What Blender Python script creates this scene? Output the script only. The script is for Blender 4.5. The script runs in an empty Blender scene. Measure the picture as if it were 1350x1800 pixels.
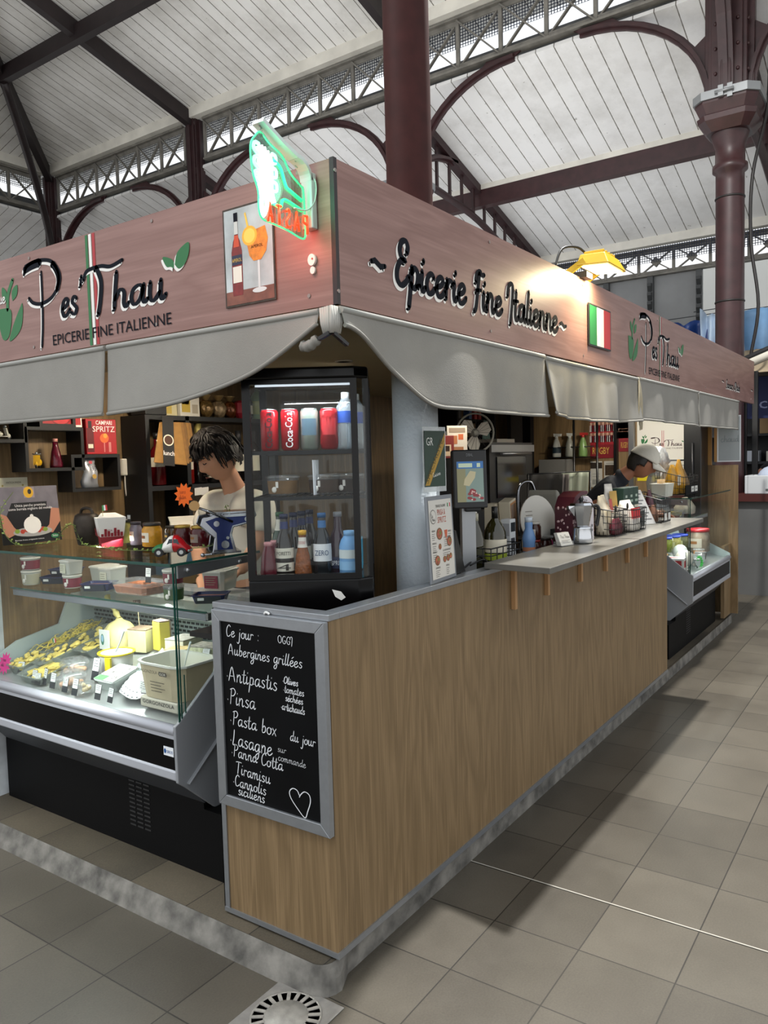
import bpy, bmesh, math, random
from mathutils import Vector, Matrix
rnd = random.Random(11)
sc = bpy.context.scene
col = sc.collection
PI = math.pi

# ------------------------------------------------------------------ camera, sky, lights, exposure
cd = bpy.data.cameras.new('camera'); cam = bpy.data.objects.new('camera', cd); col.objects.link(cam); sc.camera = cam
cd.sensor_width = 36.0; cd.lens = 1368.37 / 1800 * 36.0; cd.clip_start = .05; cd.clip_end = 200
fw = Vector((0.8185038, 0.57063833, -0.06650884)); rt = Vector((0.57021112, -0.82105074, -0.02710998)); up = Vector((0.07007712, 0.01573446, 0.99741748))
cam.matrix_world = Matrix(((rt.x, up.x, -fw.x, -1.768), (rt.y, up.y, -fw.y, -1.444), (rt.z, up.z, -fw.z, 1.6), (0, 0, 0, 1)))

world = bpy.data.worlds.new('sky'); sc.world = world; world.use_nodes = True
wn = world.node_tree.nodes; wl = world.node_tree.links
bg = wn['Background']; tc = wn.new('ShaderNodeTexCoord'); sx = wn.new('ShaderNodeSeparateXYZ'); cr = wn.new('ShaderNodeValToRGB')
wl.new(tc.outputs['Generated'], sx.inputs[0]); wl.new(sx.outputs['Z'], cr.inputs[0]); wl.new(cr.outputs[0], bg.inputs[0])
cr.color_ramp.elements[0].position = 0.0; cr.color_ramp.elements[0].color = (1, 1, 1, 1)
cr.color_ramp.elements[1].position = .6; cr.color_ramp.elements[1].color = (.9, .95, 1, 1)
bg.inputs[1].default_value = 1.45

def lamp(name, kind, loc, energy, color=(1, 1, 1), aim=None, **kw):
    d = bpy.data.lights.new(name, kind); d.energy = energy; d.color = color
    for k, v in kw.items(): setattr(d, k, v)
    o = bpy.data.objects.new(name, d); col.objects.link(o); o.location = loc
    if aim is not None: o.rotation_euler = (Vector(aim) - Vector(loc)).to_track_quat('-Z', 'Y').to_euler()
    return o
# a pendant lamp of the hall high over the long side, and an added soft fill light for the short side
lamp('hall_pendant', 'AREA', (3.36, -.12, 7.0), 950, (1, .98, .94), aim=(1.6, -1.2, 0), shape='DISK', size=.2)
lamp('short_side_fill', 'AREA', (-3.2, 2.6, 6.5), 170, (1, .99, .97), aim=(0, .6, 1), shape='RECTANGLE', size=2.5, size_y=2.5)

# added fill lights, aimed up to brighten the white roof boards
lamp('roof_fill', 'AREA', (4.5, 3.5, 4.6), 270, (.97, .98, 1), aim=(5.2, 3.8, 9), shape='RECTANGLE', size=7, size_y=12)
lamp('roof_fill', 'AREA', (10.2, 3.5, 3.9), 40, (.95, .97, 1), aim=(10.2, 3.5, 9), shape='RECTANGLE', size=2.4, size_y=11)
sc.view_settings.view_transform = 'Standard'; sc.view_settings.look = 'None'
sc.view_settings.gamma = 1; sc.view_settings.use_curve_mapping = False
sc.view_settings.exposure = -.3
sc.cycles.max_bounces = 7; sc.cycles.diffuse_bounces = 4; sc.cycles.glossy_bounces = 4; sc.cycles.transparent_max_bounces = 24
sc.cycles.use_denoising = True; sc.cycles.caustics_reflective = False; sc.cycles.caustics_refractive = False; sc.cycles.sample_clamp_indirect = 4

# ------------------------------------------------------------------ helpers
def lin(c):
    if isinstance(c, str): c = tuple(int(c[i:i + 2], 16) for i in (0, 2, 4))
    return tuple(((v / 255) / 12.92 if v / 255 <= .04045 else ((v / 255 + .055) / 1.055) ** 2.4) for v in c) + (1,)
MATS = {}
def P(color, rough=.5, metal=0, emit=0, noise=0, scale=20, bump=0, spec=.5, key=None, bscale=None):
    k = key or (color, rough, metal, emit, noise, scale, bump, spec, bscale)
    if k in MATS: return MATS[k]
    m = bpy.data.materials.new('mat_%d' % len(MATS)); m.use_nodes = True; MATS[k] = m
    n = m.node_tree.nodes; l = m.node_tree.links; b = n['Principled BSDF']; c = lin(color)
    b.inputs['Base Color'].default_value = c; b.inputs['Roughness'].default_value = rough; b.inputs['Metallic'].default_value = metal
    b.inputs['Specular IOR Level'].default_value = spec
    if emit: b.inputs['Emission Color'].default_value = c; b.inputs['Emission Strength'].default_value = emit
    if noise or bump:
        t = n.new('ShaderNodeTexCoord'); nz = n.new('ShaderNodeTexNoise'); nz.inputs['Scale'].default_value = scale; nz.inputs['Detail'].default_value = 5
        l.new(t.outputs['Object'], nz.inputs['Vector'])
        if noise:
            r = n.new('ShaderNodeValToRGB'); e = r.color_ramp.elements
            e[0].position = .3; e[1].position = .7
            e[0].color = tuple(max(0, x * (1 - noise)) for x in c[:3]) + (1,); e[1].color = tuple(min(1, x * (1 + noise * .6)) for x in c[:3]) + (1,)
            l.new(nz.outputs['Fac'], r.inputs[0]); l.new(r.outputs[0], b.inputs['Base Color'])
        if bump:
            nb = nz
            if bscale: nb = n.new('ShaderNodeTexNoise'); nb.inputs['Scale'].default_value = bscale; l.new(t.outputs['Object'], nb.inputs['Vector'])
            bp = n.new('ShaderNodeBump'); bp.inputs['Strength'].default_value = bump; bp.inputs['Distance'].default_value = .01
            l.new(nb.outputs['Fac'], bp.inputs['Height']); l.new(bp.outputs[0], b.inputs['Normal'])
    return m
def glass(tint='e8f4f0', refl=.06, key=None, rough=.02, alpha=None):
    k = ('glass', tint, refl, rough, alpha)
    if k in MATS: return MATS[k]
    m = bpy.data.materials.new('mat_%d' % len(MATS)); m.use_nodes = True; MATS[k] = m
    n = m.node_tree.nodes; l = m.node_tree.links; n.clear()
    o = n.new('ShaderNodeOutputMaterial'); tr = n.new('ShaderNodeBsdfTransparent'); gl = n.new('ShaderNodeBsdfGlossy'); mx = n.new('ShaderNodeMixShader')
    tr.inputs[0].default_value = lin(tint); gl.inputs['Roughness'].default_value = rough
    lw = n.new('ShaderNodeLayerWeight'); lw.inputs['Blend'].default_value = .35
    mr = n.new('ShaderNodeMapRange'); mr.inputs['To Min'].default_value = refl * .5; mr.inputs['To Max'].default_value = min(1, refl * 6)
    l.new(lw.outputs['Fresnel'], mr.inputs[0]); l.new(mr.outputs[0], mx.inputs[0]); l.new(tr.outputs[0], mx.inputs[1]); l.new(gl.outputs[0], mx.inputs[2])
    last = mx
    if alpha:   # milky plastic: some diffuse mixed in
        df = n.new('ShaderNodeBsdfDiffuse'); df.inputs[0].default_value = lin(tint); m2 = n.new('ShaderNodeMixShader'); m2.inputs[0].default_value = alpha
        l.new(mx.outputs[0], m2.inputs[1]); l.new(df.outputs[0], m2.inputs[2]); last = m2
    l.new(last.outputs[0], o.inputs[0]); return m
def wood(name, c1, c2, c3, axis='Z', scale=1, rough=.5, bump=.05, fine=0.5, spec=.5):
    if name in MATS: return MATS[name]
    m = bpy.data.materials.new(name); m.use_nodes = True; MATS[name] = m
    n = m.node_tree.nodes; l = m.node_tree.links; b = n['Principled BSDF']; b.inputs['Roughness'].default_value = rough; b.inputs['Specular IOR Level'].default_value = spec
    t = n.new('ShaderNodeTexCoord'); mp = n.new('ShaderNodeMapping'); l.new(t.outputs['Object'], mp.inputs[0])
    s = [9 * scale] * 3; s['XYZ'.index(axis)] = .9 * scale; mp.inputs['Scale'].default_value = s
    n1 = n.new('ShaderNodeTexNoise'); n1.inputs['Scale'].default_value = .8; n1.inputs['Detail'].default_value = 3; n1.inputs['Distortion'].default_value = .6; l.new(mp.outputs[0], n1.inputs['Vector'])
    ml = n.new('ShaderNodeMath'); ml.operation = 'MULTIPLY'; ml.inputs[1].default_value = 15; l.new(n1.outputs['Fac'], ml.inputs[0])
    fr = n.new('ShaderNodeMath'); fr.operation = 'PINGPONG'; fr.inputs[1].default_value = 1; l.new(ml.outputs[0], fr.inputs[0])
    mp2 = n.new('ShaderNodeMapping'); s2 = [150 * scale] * 3; s2['XYZ'.index(axis)] = 4 * scale; mp2.inputs['Scale'].default_value = s2; l.new(t.outputs['Object'], mp2.inputs[0])
    n2 = n.new('ShaderNodeTexNoise'); n2.inputs['Scale'].default_value = 1; n2.inputs['Detail'].default_value = 3; l.new(mp2.outputs[0], n2.inputs['Vector'])
    r1 = n.new('ShaderNodeValToRGB'); e = r1.color_ramp.elements; e[0].color = lin(c1); e[0].position = .05; e[1].color = lin(c2); e[1].position = .9
    l.new(fr.outputs[0], r1.inputs[0])
    r2 = n.new('ShaderNodeValToRGB'); e = r2.color_ramp.elements; e[0].position = .35; e[0].color = (0, 0, 0, 1); e[1].position = .7; e[1].color = (1, 1, 1, 1); l.new(n2.outputs['Fac'], r2.inputs[0])
    fm = n.new('ShaderNodeMath'); fm.operation = 'MULTIPLY'; fm.inputs[1].default_value = fine; l.new(r2.outputs[0], fm.inputs[0])
    mx = n.new('ShaderNodeMix'); mx.data_type = 'RGBA'; l.new(fm.outputs[0], mx.inputs['Factor']); l.new(r1.outputs[0], mx.inputs['A']); mx.inputs['B'].default_value = lin(c3)
    l.new(mx.outputs['Result'], b.inputs['Base Color'])
    if bump:
        bp = n.new('ShaderNodeBump'); bp.inputs['Strength'].default_value = bump; bp.inputs['Distance'].default_value = .002; l.new(n2.outputs['Fac'], bp.inputs['Height']); l.new(bp.outputs[0], b.inputs['Normal'])
    return m

def spline(pts, k=6, closed=False):
    """Catmull-Rom through the points"""
    pts = [Vector(p) for p in pts]
    if len(pts) < 3: return pts
    out = []; n = len(pts)
    for i in range(n if closed else n - 1):
        if closed: a, b, c, d = pts[(i - 1) % n], pts[i], pts[(i + 1) % n], pts[(i + 2) % n]
        else: a, b, c, d = pts[max(0, i - 1)], pts[i], pts[i + 1], pts[min(n - 1, i + 2)]
        for j in range(k):
            t = j / k
            out.append(.5 * ((2 * b) + (c - a) * t + (2 * a - 5 * b + 4 * c - d) * t * t + (3 * b - a - 3 * c + d) * t ** 3))
    if not closed: out.append(pts[-1])
    return out
TXT = {}
def text_geo(s, res=2, bold=0):
    k = (s, res, bold)
    if k not in TXT:
        cu = bpy.data.curves.new('t', 'FONT'); cu.body = s; cu.resolution_u = res; cu.offset = bold
        o = bpy.data.objects.new('t', cu); me = bpy.data.meshes.new_from_object(o)
        v = [(p.co.x, p.co.y) for p in me.vertices]; f = [tuple(p.vertices) for p in me.polygons]
        w = max((p[0] for p in v), default=1); TXT[k] = (v, f, w)
        bpy.data.objects.remove(o); bpy.data.curves.remove(cu); bpy.data.meshes.remove(me)
    return TXT[k]
class Fr:
    """a flat frame: origin, reading direction, up; normal = U x V towards the reader"""
    def __init__(s, O, U, V): s.O = Vector(O); s.U = Vector(U).normalized(); s.V = Vector(V).normalized(); s.N = s.U.cross(s.V)
    def p(s, u, v, w=0): return s.O + s.U * u + s.V * v + s.N * w
class MB:
    DT = None
    def __init__(s, mat=None): s.v = []; s.f = []; s.mi = []; s.sm = []; s.mats = []; s.c = 0; s.T = MB.DT; mat and s.m(mat)
    def m(s, mat):
        if mat not in s.mats: s.mats.append(mat)
        s.c = s.mats.index(mat); return s
    def add(s, V, F, smooth=False):
        b = len(s.v); s.v += [(s.T @ Vector(p)) if s.T else Vector(p) for p in V]
        for f in F: s.f.append(tuple(i + b for i in f)); s.mi.append(s.c); s.sm.append(smooth)
        return s
    def box(s, x0, x1, y0, y1, z0, z1):
        return s.add([(x, y, z) for z in (z0, z1) for y in (y0, y1) for x in (x0, x1)], [(0, 2, 3, 1), (4, 5, 7, 6), (0, 1, 5, 4), (2, 6, 7, 3), (0, 4, 6, 2), (1, 3, 7, 5)])
    def hexa(s, lo, hi):
        """loop lo (bottom) joined to loop hi (top), both capped"""
        n = len(lo); return s.add(list(lo) + list(hi), [tuple(reversed(range(n))), tuple(range(n, 2 * n))] + [(i, (i + 1) % n, n + (i + 1) % n, n + i) for i in range(n)])
    def rbox(s, x0, x1, y0, y1, z0, z1, r=.01, seg=3, r2=None, axis='Z'):
        """box with rounded vertical edges and a small top chamfer"""
        def loop(o, z):
            L = []
            for cx, cy, a in ((x1 - r, y1 - r, 0), (x0 + r, y1 - r, 1), (x0 + r, y0 + r, 2), (x1 - r, y0 + r, 3)):
                for j in range(seg + 1):
                    t = (a + j / seg) * PI / 2; L.append((cx + (r - o) * math.cos(t), cy + (r - o) * math.sin(t), z))
            return L
        c = r2 if r2 is not None else min(r * .4, (z1 - z0) * .3); Ls = [loop(c, z0), loop(0, z0 + c), loop(0, z1 - c), loop(c, z1)]
        return s.loft(Ls)
    def loft(s, Ls, cap=True, smooth=False, closed=True):
        n = len(Ls[0]); V = [p for L in Ls for p in L]; F = []
        for k in range(len(Ls) - 1):
            for i in range(n if closed else n - 1): F.append((k * n + i, k * n + (i + 1) % n, (k + 1) * n + (i + 1) % n, (k + 1) * n + i))
        b = len(s.v); s.add(V, F, smooth)
        if cap:
            s.add([], []); s.f += [tuple(b + i for i in reversed(range(n))), tuple(b + (len(Ls) - 1) * n + i for i in range(n))]; s.mi += [s.c] * 2; s.sm += [False] * 2
        return s
    def lathe(s, prof, c=(0, 0, 0), n=20, smooth=True, cap=True):
        return s.loft([[(c[0] + r * math.cos(2 * PI * i / n), c[1] + r * math.sin(2 * PI * i / n), c[2] + z) for i in range(n)] for r, z in prof], cap, smooth)
    def tube(s, pts, r, n=8, closed=False, smooth=True, flat=1):
        pts = [Vector(p) for p in pts]; Ls = []; prev = None; N = len(pts)
        for i, p in enumerate(pts):
            if closed: d = pts[(i + 1) % N] - pts[i - 1]
            else: d = pts[min(N - 1, i + 1)] - pts[max(0, i - 1)]
            d = d.normalized() if d.length > 1e-9 else Vector((0, 0, 1))
            if prev is None: a = d.orthogonal().normalized() if abs(d.z) > .95 else Vector((0, 0, 1)).cross(d).normalized()
            else: a = (prev - d * prev.dot(d)); a = a.normalized() if a.length > 1e-6 else d.orthogonal().normalized()
            prev = a; b = d.cross(a); rr = r[i] if isinstance(r, (list, tuple)) else r
            Ls.append([p + a * (rr * math.cos(2 * PI * j / n)) + b * (rr * flat * math.sin(2 * PI * j / n)) for j in range(n)])
        if closed: Ls.append(Ls[0])
        return s.loft(Ls, not closed, smooth)
    def cyl(s, p0, p1, r, n=12): return s.tube([p0, p1], r, n)
    def bar(s, p0, p1, w, h, upv=(0, 0, 1)):
        p0 = Vector(p0); p1 = Vector(p1); d = (p1 - p0).normalized(); u = Vector(upv); a = d.cross(u)
        a = a.normalized() if a.length > 1e-6 else d.orthogonal().normalized(); b = a.cross(d)
        return s.hexa([p0 + a * x * w / 2 + b * y * h / 2 for x, y in ((-1, -1), (1, -1), (1, 1), (-1, 1))], [p1 + a * x * w / 2 + b * y * h / 2 for x, y in ((-1, -1), (1, -1), (1, 1), (-1, 1))])
    def ell(s, c, rx, ry, rz, n=16, k=10, fn=None):
        Ls = []
        for a in range(k + 1):
            t = -PI / 2 + PI * a / k; L = []
            for i in range(n):
                p = Vector((math.cos(t) * math.cos(2 * PI * i / n), math.cos(t) * math.sin(2 * PI * i / n), math.sin(t)))
                q = Vector((p.x * rx, p.y * ry, p.z * rz)); q = fn(q, p) if fn else q; L.append(q + Vector(c))
            Ls.append(L)
        return s.loft(Ls, False, True)
    # flat work on a frame
    def poly(s, fr, pts, w=0, d=0):
        P0 = [fr.p(u, v, w) for u, v in pts]
        a = sum(pts[i][0] * pts[(i + 1) % len(pts)][1] - pts[(i + 1) % len(pts)][0] * pts[i][1] for i in range(len(pts)))
        if a < 0: P0.reverse()
        n = len(P0)
        if not d: return s.add(P0, [tuple(range(n))])
        return s.add([p - fr.N * d for p in P0] + P0, [tuple(reversed(range(n))), tuple(range(n, 2 * n))] + [(i, (i + 1) % n, n + (i + 1) % n, n + i) for i in range(n)])
    def rect(s, fr, u0, u1, v0, v1, w=0, d=0): return s.poly(fr, [(u0, v0), (u1, v0), (u1, v1), (u0, v1)], w, d)
    def disc(s, fr, u, v, ru, rv=None, w=0, n=20, a0=0, a1=2 * PI, d=0):
        rv = rv or ru; full = abs(a1 - a0 - 2 * PI) < 1e-6
        return s.poly(fr, [(u + ru * math.cos(a0 + (a1 - a0) * i / (n if full else n - 1)), v + rv * math.sin(a0 + (a1 - a0) * i / (n if full else n - 1))) for i in range(n)], w, d)
    def text(s, fr, txt, u, v, h, w=.0006, width=None, center=False, shear=0, bold=0, res=2, mirror=False, rot=0):
        V, F, W = text_geo(txt, res, bold); k = h / .7; kx = (width / W) if width else k; ox = -W * kx / 2 if center else 0; c, sn = math.cos(rot), math.sin(rot); out = []
        for x, y in V:
            a = ox + x * kx + y * k * shear; b = y * k; a, b = a * c - b * sn, a * sn + b * c
            out.append(fr.p(u + (-a if mirror else a), v + b, w))
        return s.add(out, [tuple(reversed(f)) for f in F] if mirror else F)
    def ribbon(s, fr, pts, wd, w=.001, nib=.35, ang=.9, d=0):
        """brush stroke along 2D points; the width follows the direction like a nib"""
        pts = [Vector((p[0], p[1])) for p in pts]; n = len(pts); L = []; Rr = []
        for i, p in enumerate(pts):
            t = pts[min(n - 1, i + 1)] - pts[max(0, i - 1)]
            t = t.normalized() if t.length > 1e-9 else Vector((1, 0)); a = math.atan2(t.y, t.x)
            h = wd / 2 * ((1 - nib) + nib * abs(math.sin(a - ang + PI / 2 - .6)))
            if i == 0 or i == n - 1: h *= .75
            q = Vector((-t.y, t.x)) * h; L.append(p + q); Rr.append(p - q)
        V = []
        for a, b in zip(L, Rr): V += [fr.p(a.x, a.y, w), fr.p(b.x, b.y, w)]
        F = [(2 * i, 2 * i + 1, 2 * i + 3, 2 * i + 2) for i in range(n - 1)]
        # round ends
        for p, q in ((pts[0], L[0]), (pts[-1], L[-1])):
            r = (q - p).length; b = len(V); V += [fr.p(p.x + r * math.cos(PI * j / 4), p.y + r * math.sin(PI * j / 4), w) for j in range(8)]; F.append(tuple(range(b, b + 8)))
        return s.add(V, F)
    def hand(s, fr, txt, u, v, xh, wd, w=.001, sx=1, slant=0, track=0, nib=.35, jit=0, rot=0, off=(0, 0), k=5):
        """write txt in the stroke alphabet; xh = height of a small letter"""
        e = xh / 4; x = 0; c, sn = math.cos(rot), math.sin(rot)
        for ch in txt:
            adv, st = GL.get(ch, (3, []))
            dx, dy = (rnd.uniform(-jit, jit), rnd.uniform(-jit, jit)) if jit else (0, 0)
            for pl in st:
                pp = []
                for q in spline([(a, b, 0) for a, b in pl], k):
                    a = (x + q.x + dx) * e * sx + (q.y + dy) * e * slant; b = (q.y + dy) * e
                    pp.append((u + off[0] + a * c - b * sn, v + off[1] + a * sn + b * c))
                s.ribbon(fr, pp, wd, w, nib)
            x += adv + track
        return s
    def mesh(s, name):
        me = bpy.data.meshes.new(name); me.from_pydata([tuple(p) for p in s.v], [], s.f)
        for m in s.mats: me.materials.append(m)
        me.polygons.foreach_set('material_index', s.mi); me.polygons.foreach_set('use_smooth', s.sm); me.update()
        return me
    def build(s, name, parent=None, bev=0, loc=None, rz=0, rot=None, label=None, cat=None, group=None, kind=None, solid=0, seg=2, sub=0, recalc=True):
        me = s.mesh(name)
        if recalc:
            b = bmesh.new(); b.from_mesh(me); bmesh.ops.recalc_face_normals(b, faces=b.faces) if recalc is True else None; b.to_mesh(me); b.free()
        o = bpy.data.objects.new(name, me); col.objects.link(o); o.parent = parent
        if loc: o.location = loc
        if rz: o.rotation_euler[2] = rz
        if rot: o.rotation_euler = rot
        if solid: md = o.modifiers.new('s', 'SOLIDIFY'); md.thickness = solid; md.offset = 0
        if bev: md = o.modifiers.new('b', 'BEVEL'); md.width = bev; md.segments = seg; md.limit_method = 'ANGLE'; md.angle_limit = .6
        if sub: md = o.modifiers.new('u', 'SUBSURF'); md.levels = sub; md.render_levels = sub
        return tag(o, label, cat, group, kind)
def tag(o, label=None, cat=None, group=None, kind=None):
    for k, v in (('label', label), ('category', cat), ('group', group), ('kind', kind)):
        if v: o[k] = v
    return o
def thing(name, label, cat, loc=(0, 0, 0), rz=0, group=None, rot=None):
    o = bpy.data.objects.new(name, None); col.objects.link(o); o.location = loc; o.rotation_euler[2] = rz; o.empty_display_size = .05
    if rot: o.rotation_euler = rot
    return tag(o, label, cat, group)
def kids(o): return [c for c in ALL() if c.parent == o]
def ALL(): return list(col.objects)
def dup(o, loc=None, rz=None, label=None, group=None, rot=None, scale=None):
    """a copy of a thing and of each of its parts and sub-parts"""
    objs = ALL()
    def rec(a, par):
        b = a.copy(); col.objects.link(b); b.parent = par
        for ch in objs:
            if ch.parent == a: rec(ch, b)
        return b
    r = rec(o, o.parent)
    if loc is not None: r.location = loc
    if rz is not None: r.rotation_euler[2] = rz
    if rot is not None: r.rotation_euler = rot
    if scale is not None: r.scale = (scale,) * 3 if isinstance(scale, (int, float)) else scale
    if label: r['label'] = label
    if group: r['group'] = group
    return r

# ------------------------------------------------------------------ stroke alphabet (x-height 4, ascender 8, descender -4)
_b = [(3.2, 3.3), (2.2, 4), (.9, 3.3), (.4, 1.6), (1.1, .1), (2.3, .7), (3.2, 3)]
GL = {
 ' ': (3, []),
 'a': (4.2, [_b, [(3.3, 3.9), (3.1, 1.2), (3.6, .1), (4.4, .8)]]),
 'b': (3.8, [[(1, 8), (.8, 4), (.7, .5)], [(.8, 2.5), (2, 4), (3, 3), (2.9, 1), (1.6, 0), (.7, .6)]]),
 'c': (3.6, [[(3, 3.2), (2, 4), (.8, 3.2), (.4, 1.6), (1.2, 0), (2.4, .2), (3.5, 1.3)]]),
 'd': (4.2, [_b, [(3.4, 8), (3.2, 4), (3.1, 1.2), (3.6, .1), (4.4, .8)]]),
 'e': (3.7, [[(.5, 1.7), (2, 2.2), (2.8, 3.2), (2, 4), (.8, 3.2), (.4, 1.6), (1.2, 0), (2.5, .2), (3.7, 1.4)]]),
 'g': (4.2, [_b, [(3.3, 3.9), (3.2, 0), (2.8, -3), (1.6, -3.9), (.7, -3), (1.6, -1.4), (4.2, .6)]]),
 'h': (4.2, [[(.9, 8), (.7, 4), (.6, 0)], [(.7, 2), (1.9, 3.9), (2.9, 3.2), (2.9, 1), (3.4, 0), (4.2, .8)]]),
 'i': (2, [[(.6, 3.9), (.5, 1.2), (1, 0), (2, .9)], [(.9, 5.7), (1, 6.1)]]),
 'j': (2.2, [[(1.2, 3.9), (1.1, -2), (.2, -3.8), (-.8, -3)], [(1.3, 5.6), (1.4, 6)]]),
 'l': (2.1, [[(1.3, 8), (.8, 4), (.6, 1.2), (1.2, 0), (2.1, .9)]]),
 'm': (5.6, [[(.5, 4), (.5, 0)], [(.5, 2), (1.6, 4), (2.3, 3.2), (2.3, 0)], [(2.3, 2), (3.5, 4), (4.2, 3.2), (4.2, 1), (4.7, 0), (5.6, .8)]]),
 'n': (4.1, [[(.5, 4), (.5, 0)], [(.5, 2), (1.7, 4), (2.7, 3.2), (2.7, 1), (3.2, 0), (4.1, .9)]]),
 'o': (3.9, [[(1.9, 4), (.6, 3), (.5, 1), (1.8, 0), (3.1, 1), (3.1, 3), (1.9, 4), (3.9, 3.2)]]),
 'p': (3.9, [[(.9, 4.1), (.7, 0), (.3, -4)], [(.8, 2.8), (1.9, 4), (3, 3), (2.8, .8), (1.7, 0), (.8, .8)], [(2.6, .5), (3.9, .9)]]),
 'r': (3, [[(.6, 4), (.5, 0)], [(.55, 2.2), (1.3, 3.7), (2.2, 3.9), (2.9, 3.3)]]),
 's': (3.1, [[(2.6, 3.5), (1.4, 4), (.7, 3), (1.6, 2.1), (2.6, 1.2), (1.8, 0), (.3, .5)]]),
 't': (2.6, [[(1.2, 7), (.9, 2), (1.2, .2), (2, 0), (2.7, .9)], [(-.2, 4.4), (2.4, 4.6)]]),
 'u': (4.2, [[(.5, 4), (.5, 1), (1.4, 0), (2.8, 1.6)], [(2.9, 4), (2.9, 1), (3.4, 0), (4.2, .9)]]),
 'v': (3.4, [[(.3, 4), (1.4, 0), (2.8, 3.6), (3.4, 3.8)]]),
 'x': (3.4, [[(.3, 4), (2.9, 0)], [(2.8, 4), (.3, 0)]]),
 'A': (5.4, [[(.2, 0), (2, 7.6), (4.6, 0)], [(.8, 2.6), (4.2, 2.8)]]),
 'C': (4.6, [[(4, 6.8), (2.6, 8), (1, 6), (.6, 3), (1.6, .2), (3.2, .2), (4.4, 1.4)]]),
 'E': (4.4, [[(3.4, 6.3), (3.7, 7.6), (2.9, 8.6), (1.7, 8.2), (1.1, 6.8), (1.6, 5.4), (3, 4.8), (1.5, 4.5), (.5, 2.8), (.6, .9), (1.9, -.1), (3.3, .6), (4.4, 2)]]),
 'F': (4, [[(.9, 5.6), (1.2, 7.4), (2.6, 8.3), (3.4, 7.7), (4.8, 7.9)], [(2.4, 7.8), (1.9, 4), (1.3, 0), (.4, -1)], [(1, 3.8), (3.4, 4.2)]]),
 'G': (4.8, [[(4, 7), (2.6, 8), (.9, 6), (.7, 2.5), (2, .1), (3.8, .8), (4, 3.2), (2.6, 3.2)]]),
 'I': (2.7, [[(-.6, 5), (-.2, 7.4), (1.2, 8.3), (2, 7.2), (1.8, 3), (1.2, -1.4)]]),
 'L': (4, [[(1, 8), (.9, 4), (.5, .3), (2, .5), (4, .1)]]),
 'O': (5.2, [[(2.5, 8), (.7, 6), (.7, 2), (2.5, 0), (4.4, 2), (4.4, 6), (2.5, 8)]]),
 'P': (4.2, [[(1.2, 7.6), (1, 0)], [(.2, 7.4), (2.6, 8.2), (4, 6.6), (3, 4.6), (1.2, 4.2)]]),
 'S': (4, [[(3.4, 6.6), (3.2, 8.2), (1.8, 8), (1.4, 5.6), (2.4, 3.6), (2.6, 1), (1.2, -.4), (0, .6)]]),
 'T': (4.4, [[(-.2, 7.6), (2, 8), (4.6, 7.8)], [(2.2, 7.8), (2, 4), (1.8, 0)]]),
 ':': (2.4, [[(.8, 4), (.9, 3.6)], [(.8, .8), (.9, .4)]]), '-': (4, [[(.3, 3.6), (1.2, 4.1), (2.2, 3.5), (3.2, 3.9)]]), "'": (1.6, [[(1, 8.2), (.7, 6.2)]]), '.': (1.6, [[(.6, 2.4), (.8, 2)]]),
}
GL['é'] = (3.7, GL['e'][1] + [[(1.6, 5.4), (3, 6.6)]])
GL['1'] = (2.2, [[(1, 7.6), (1, 0)]])
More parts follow.
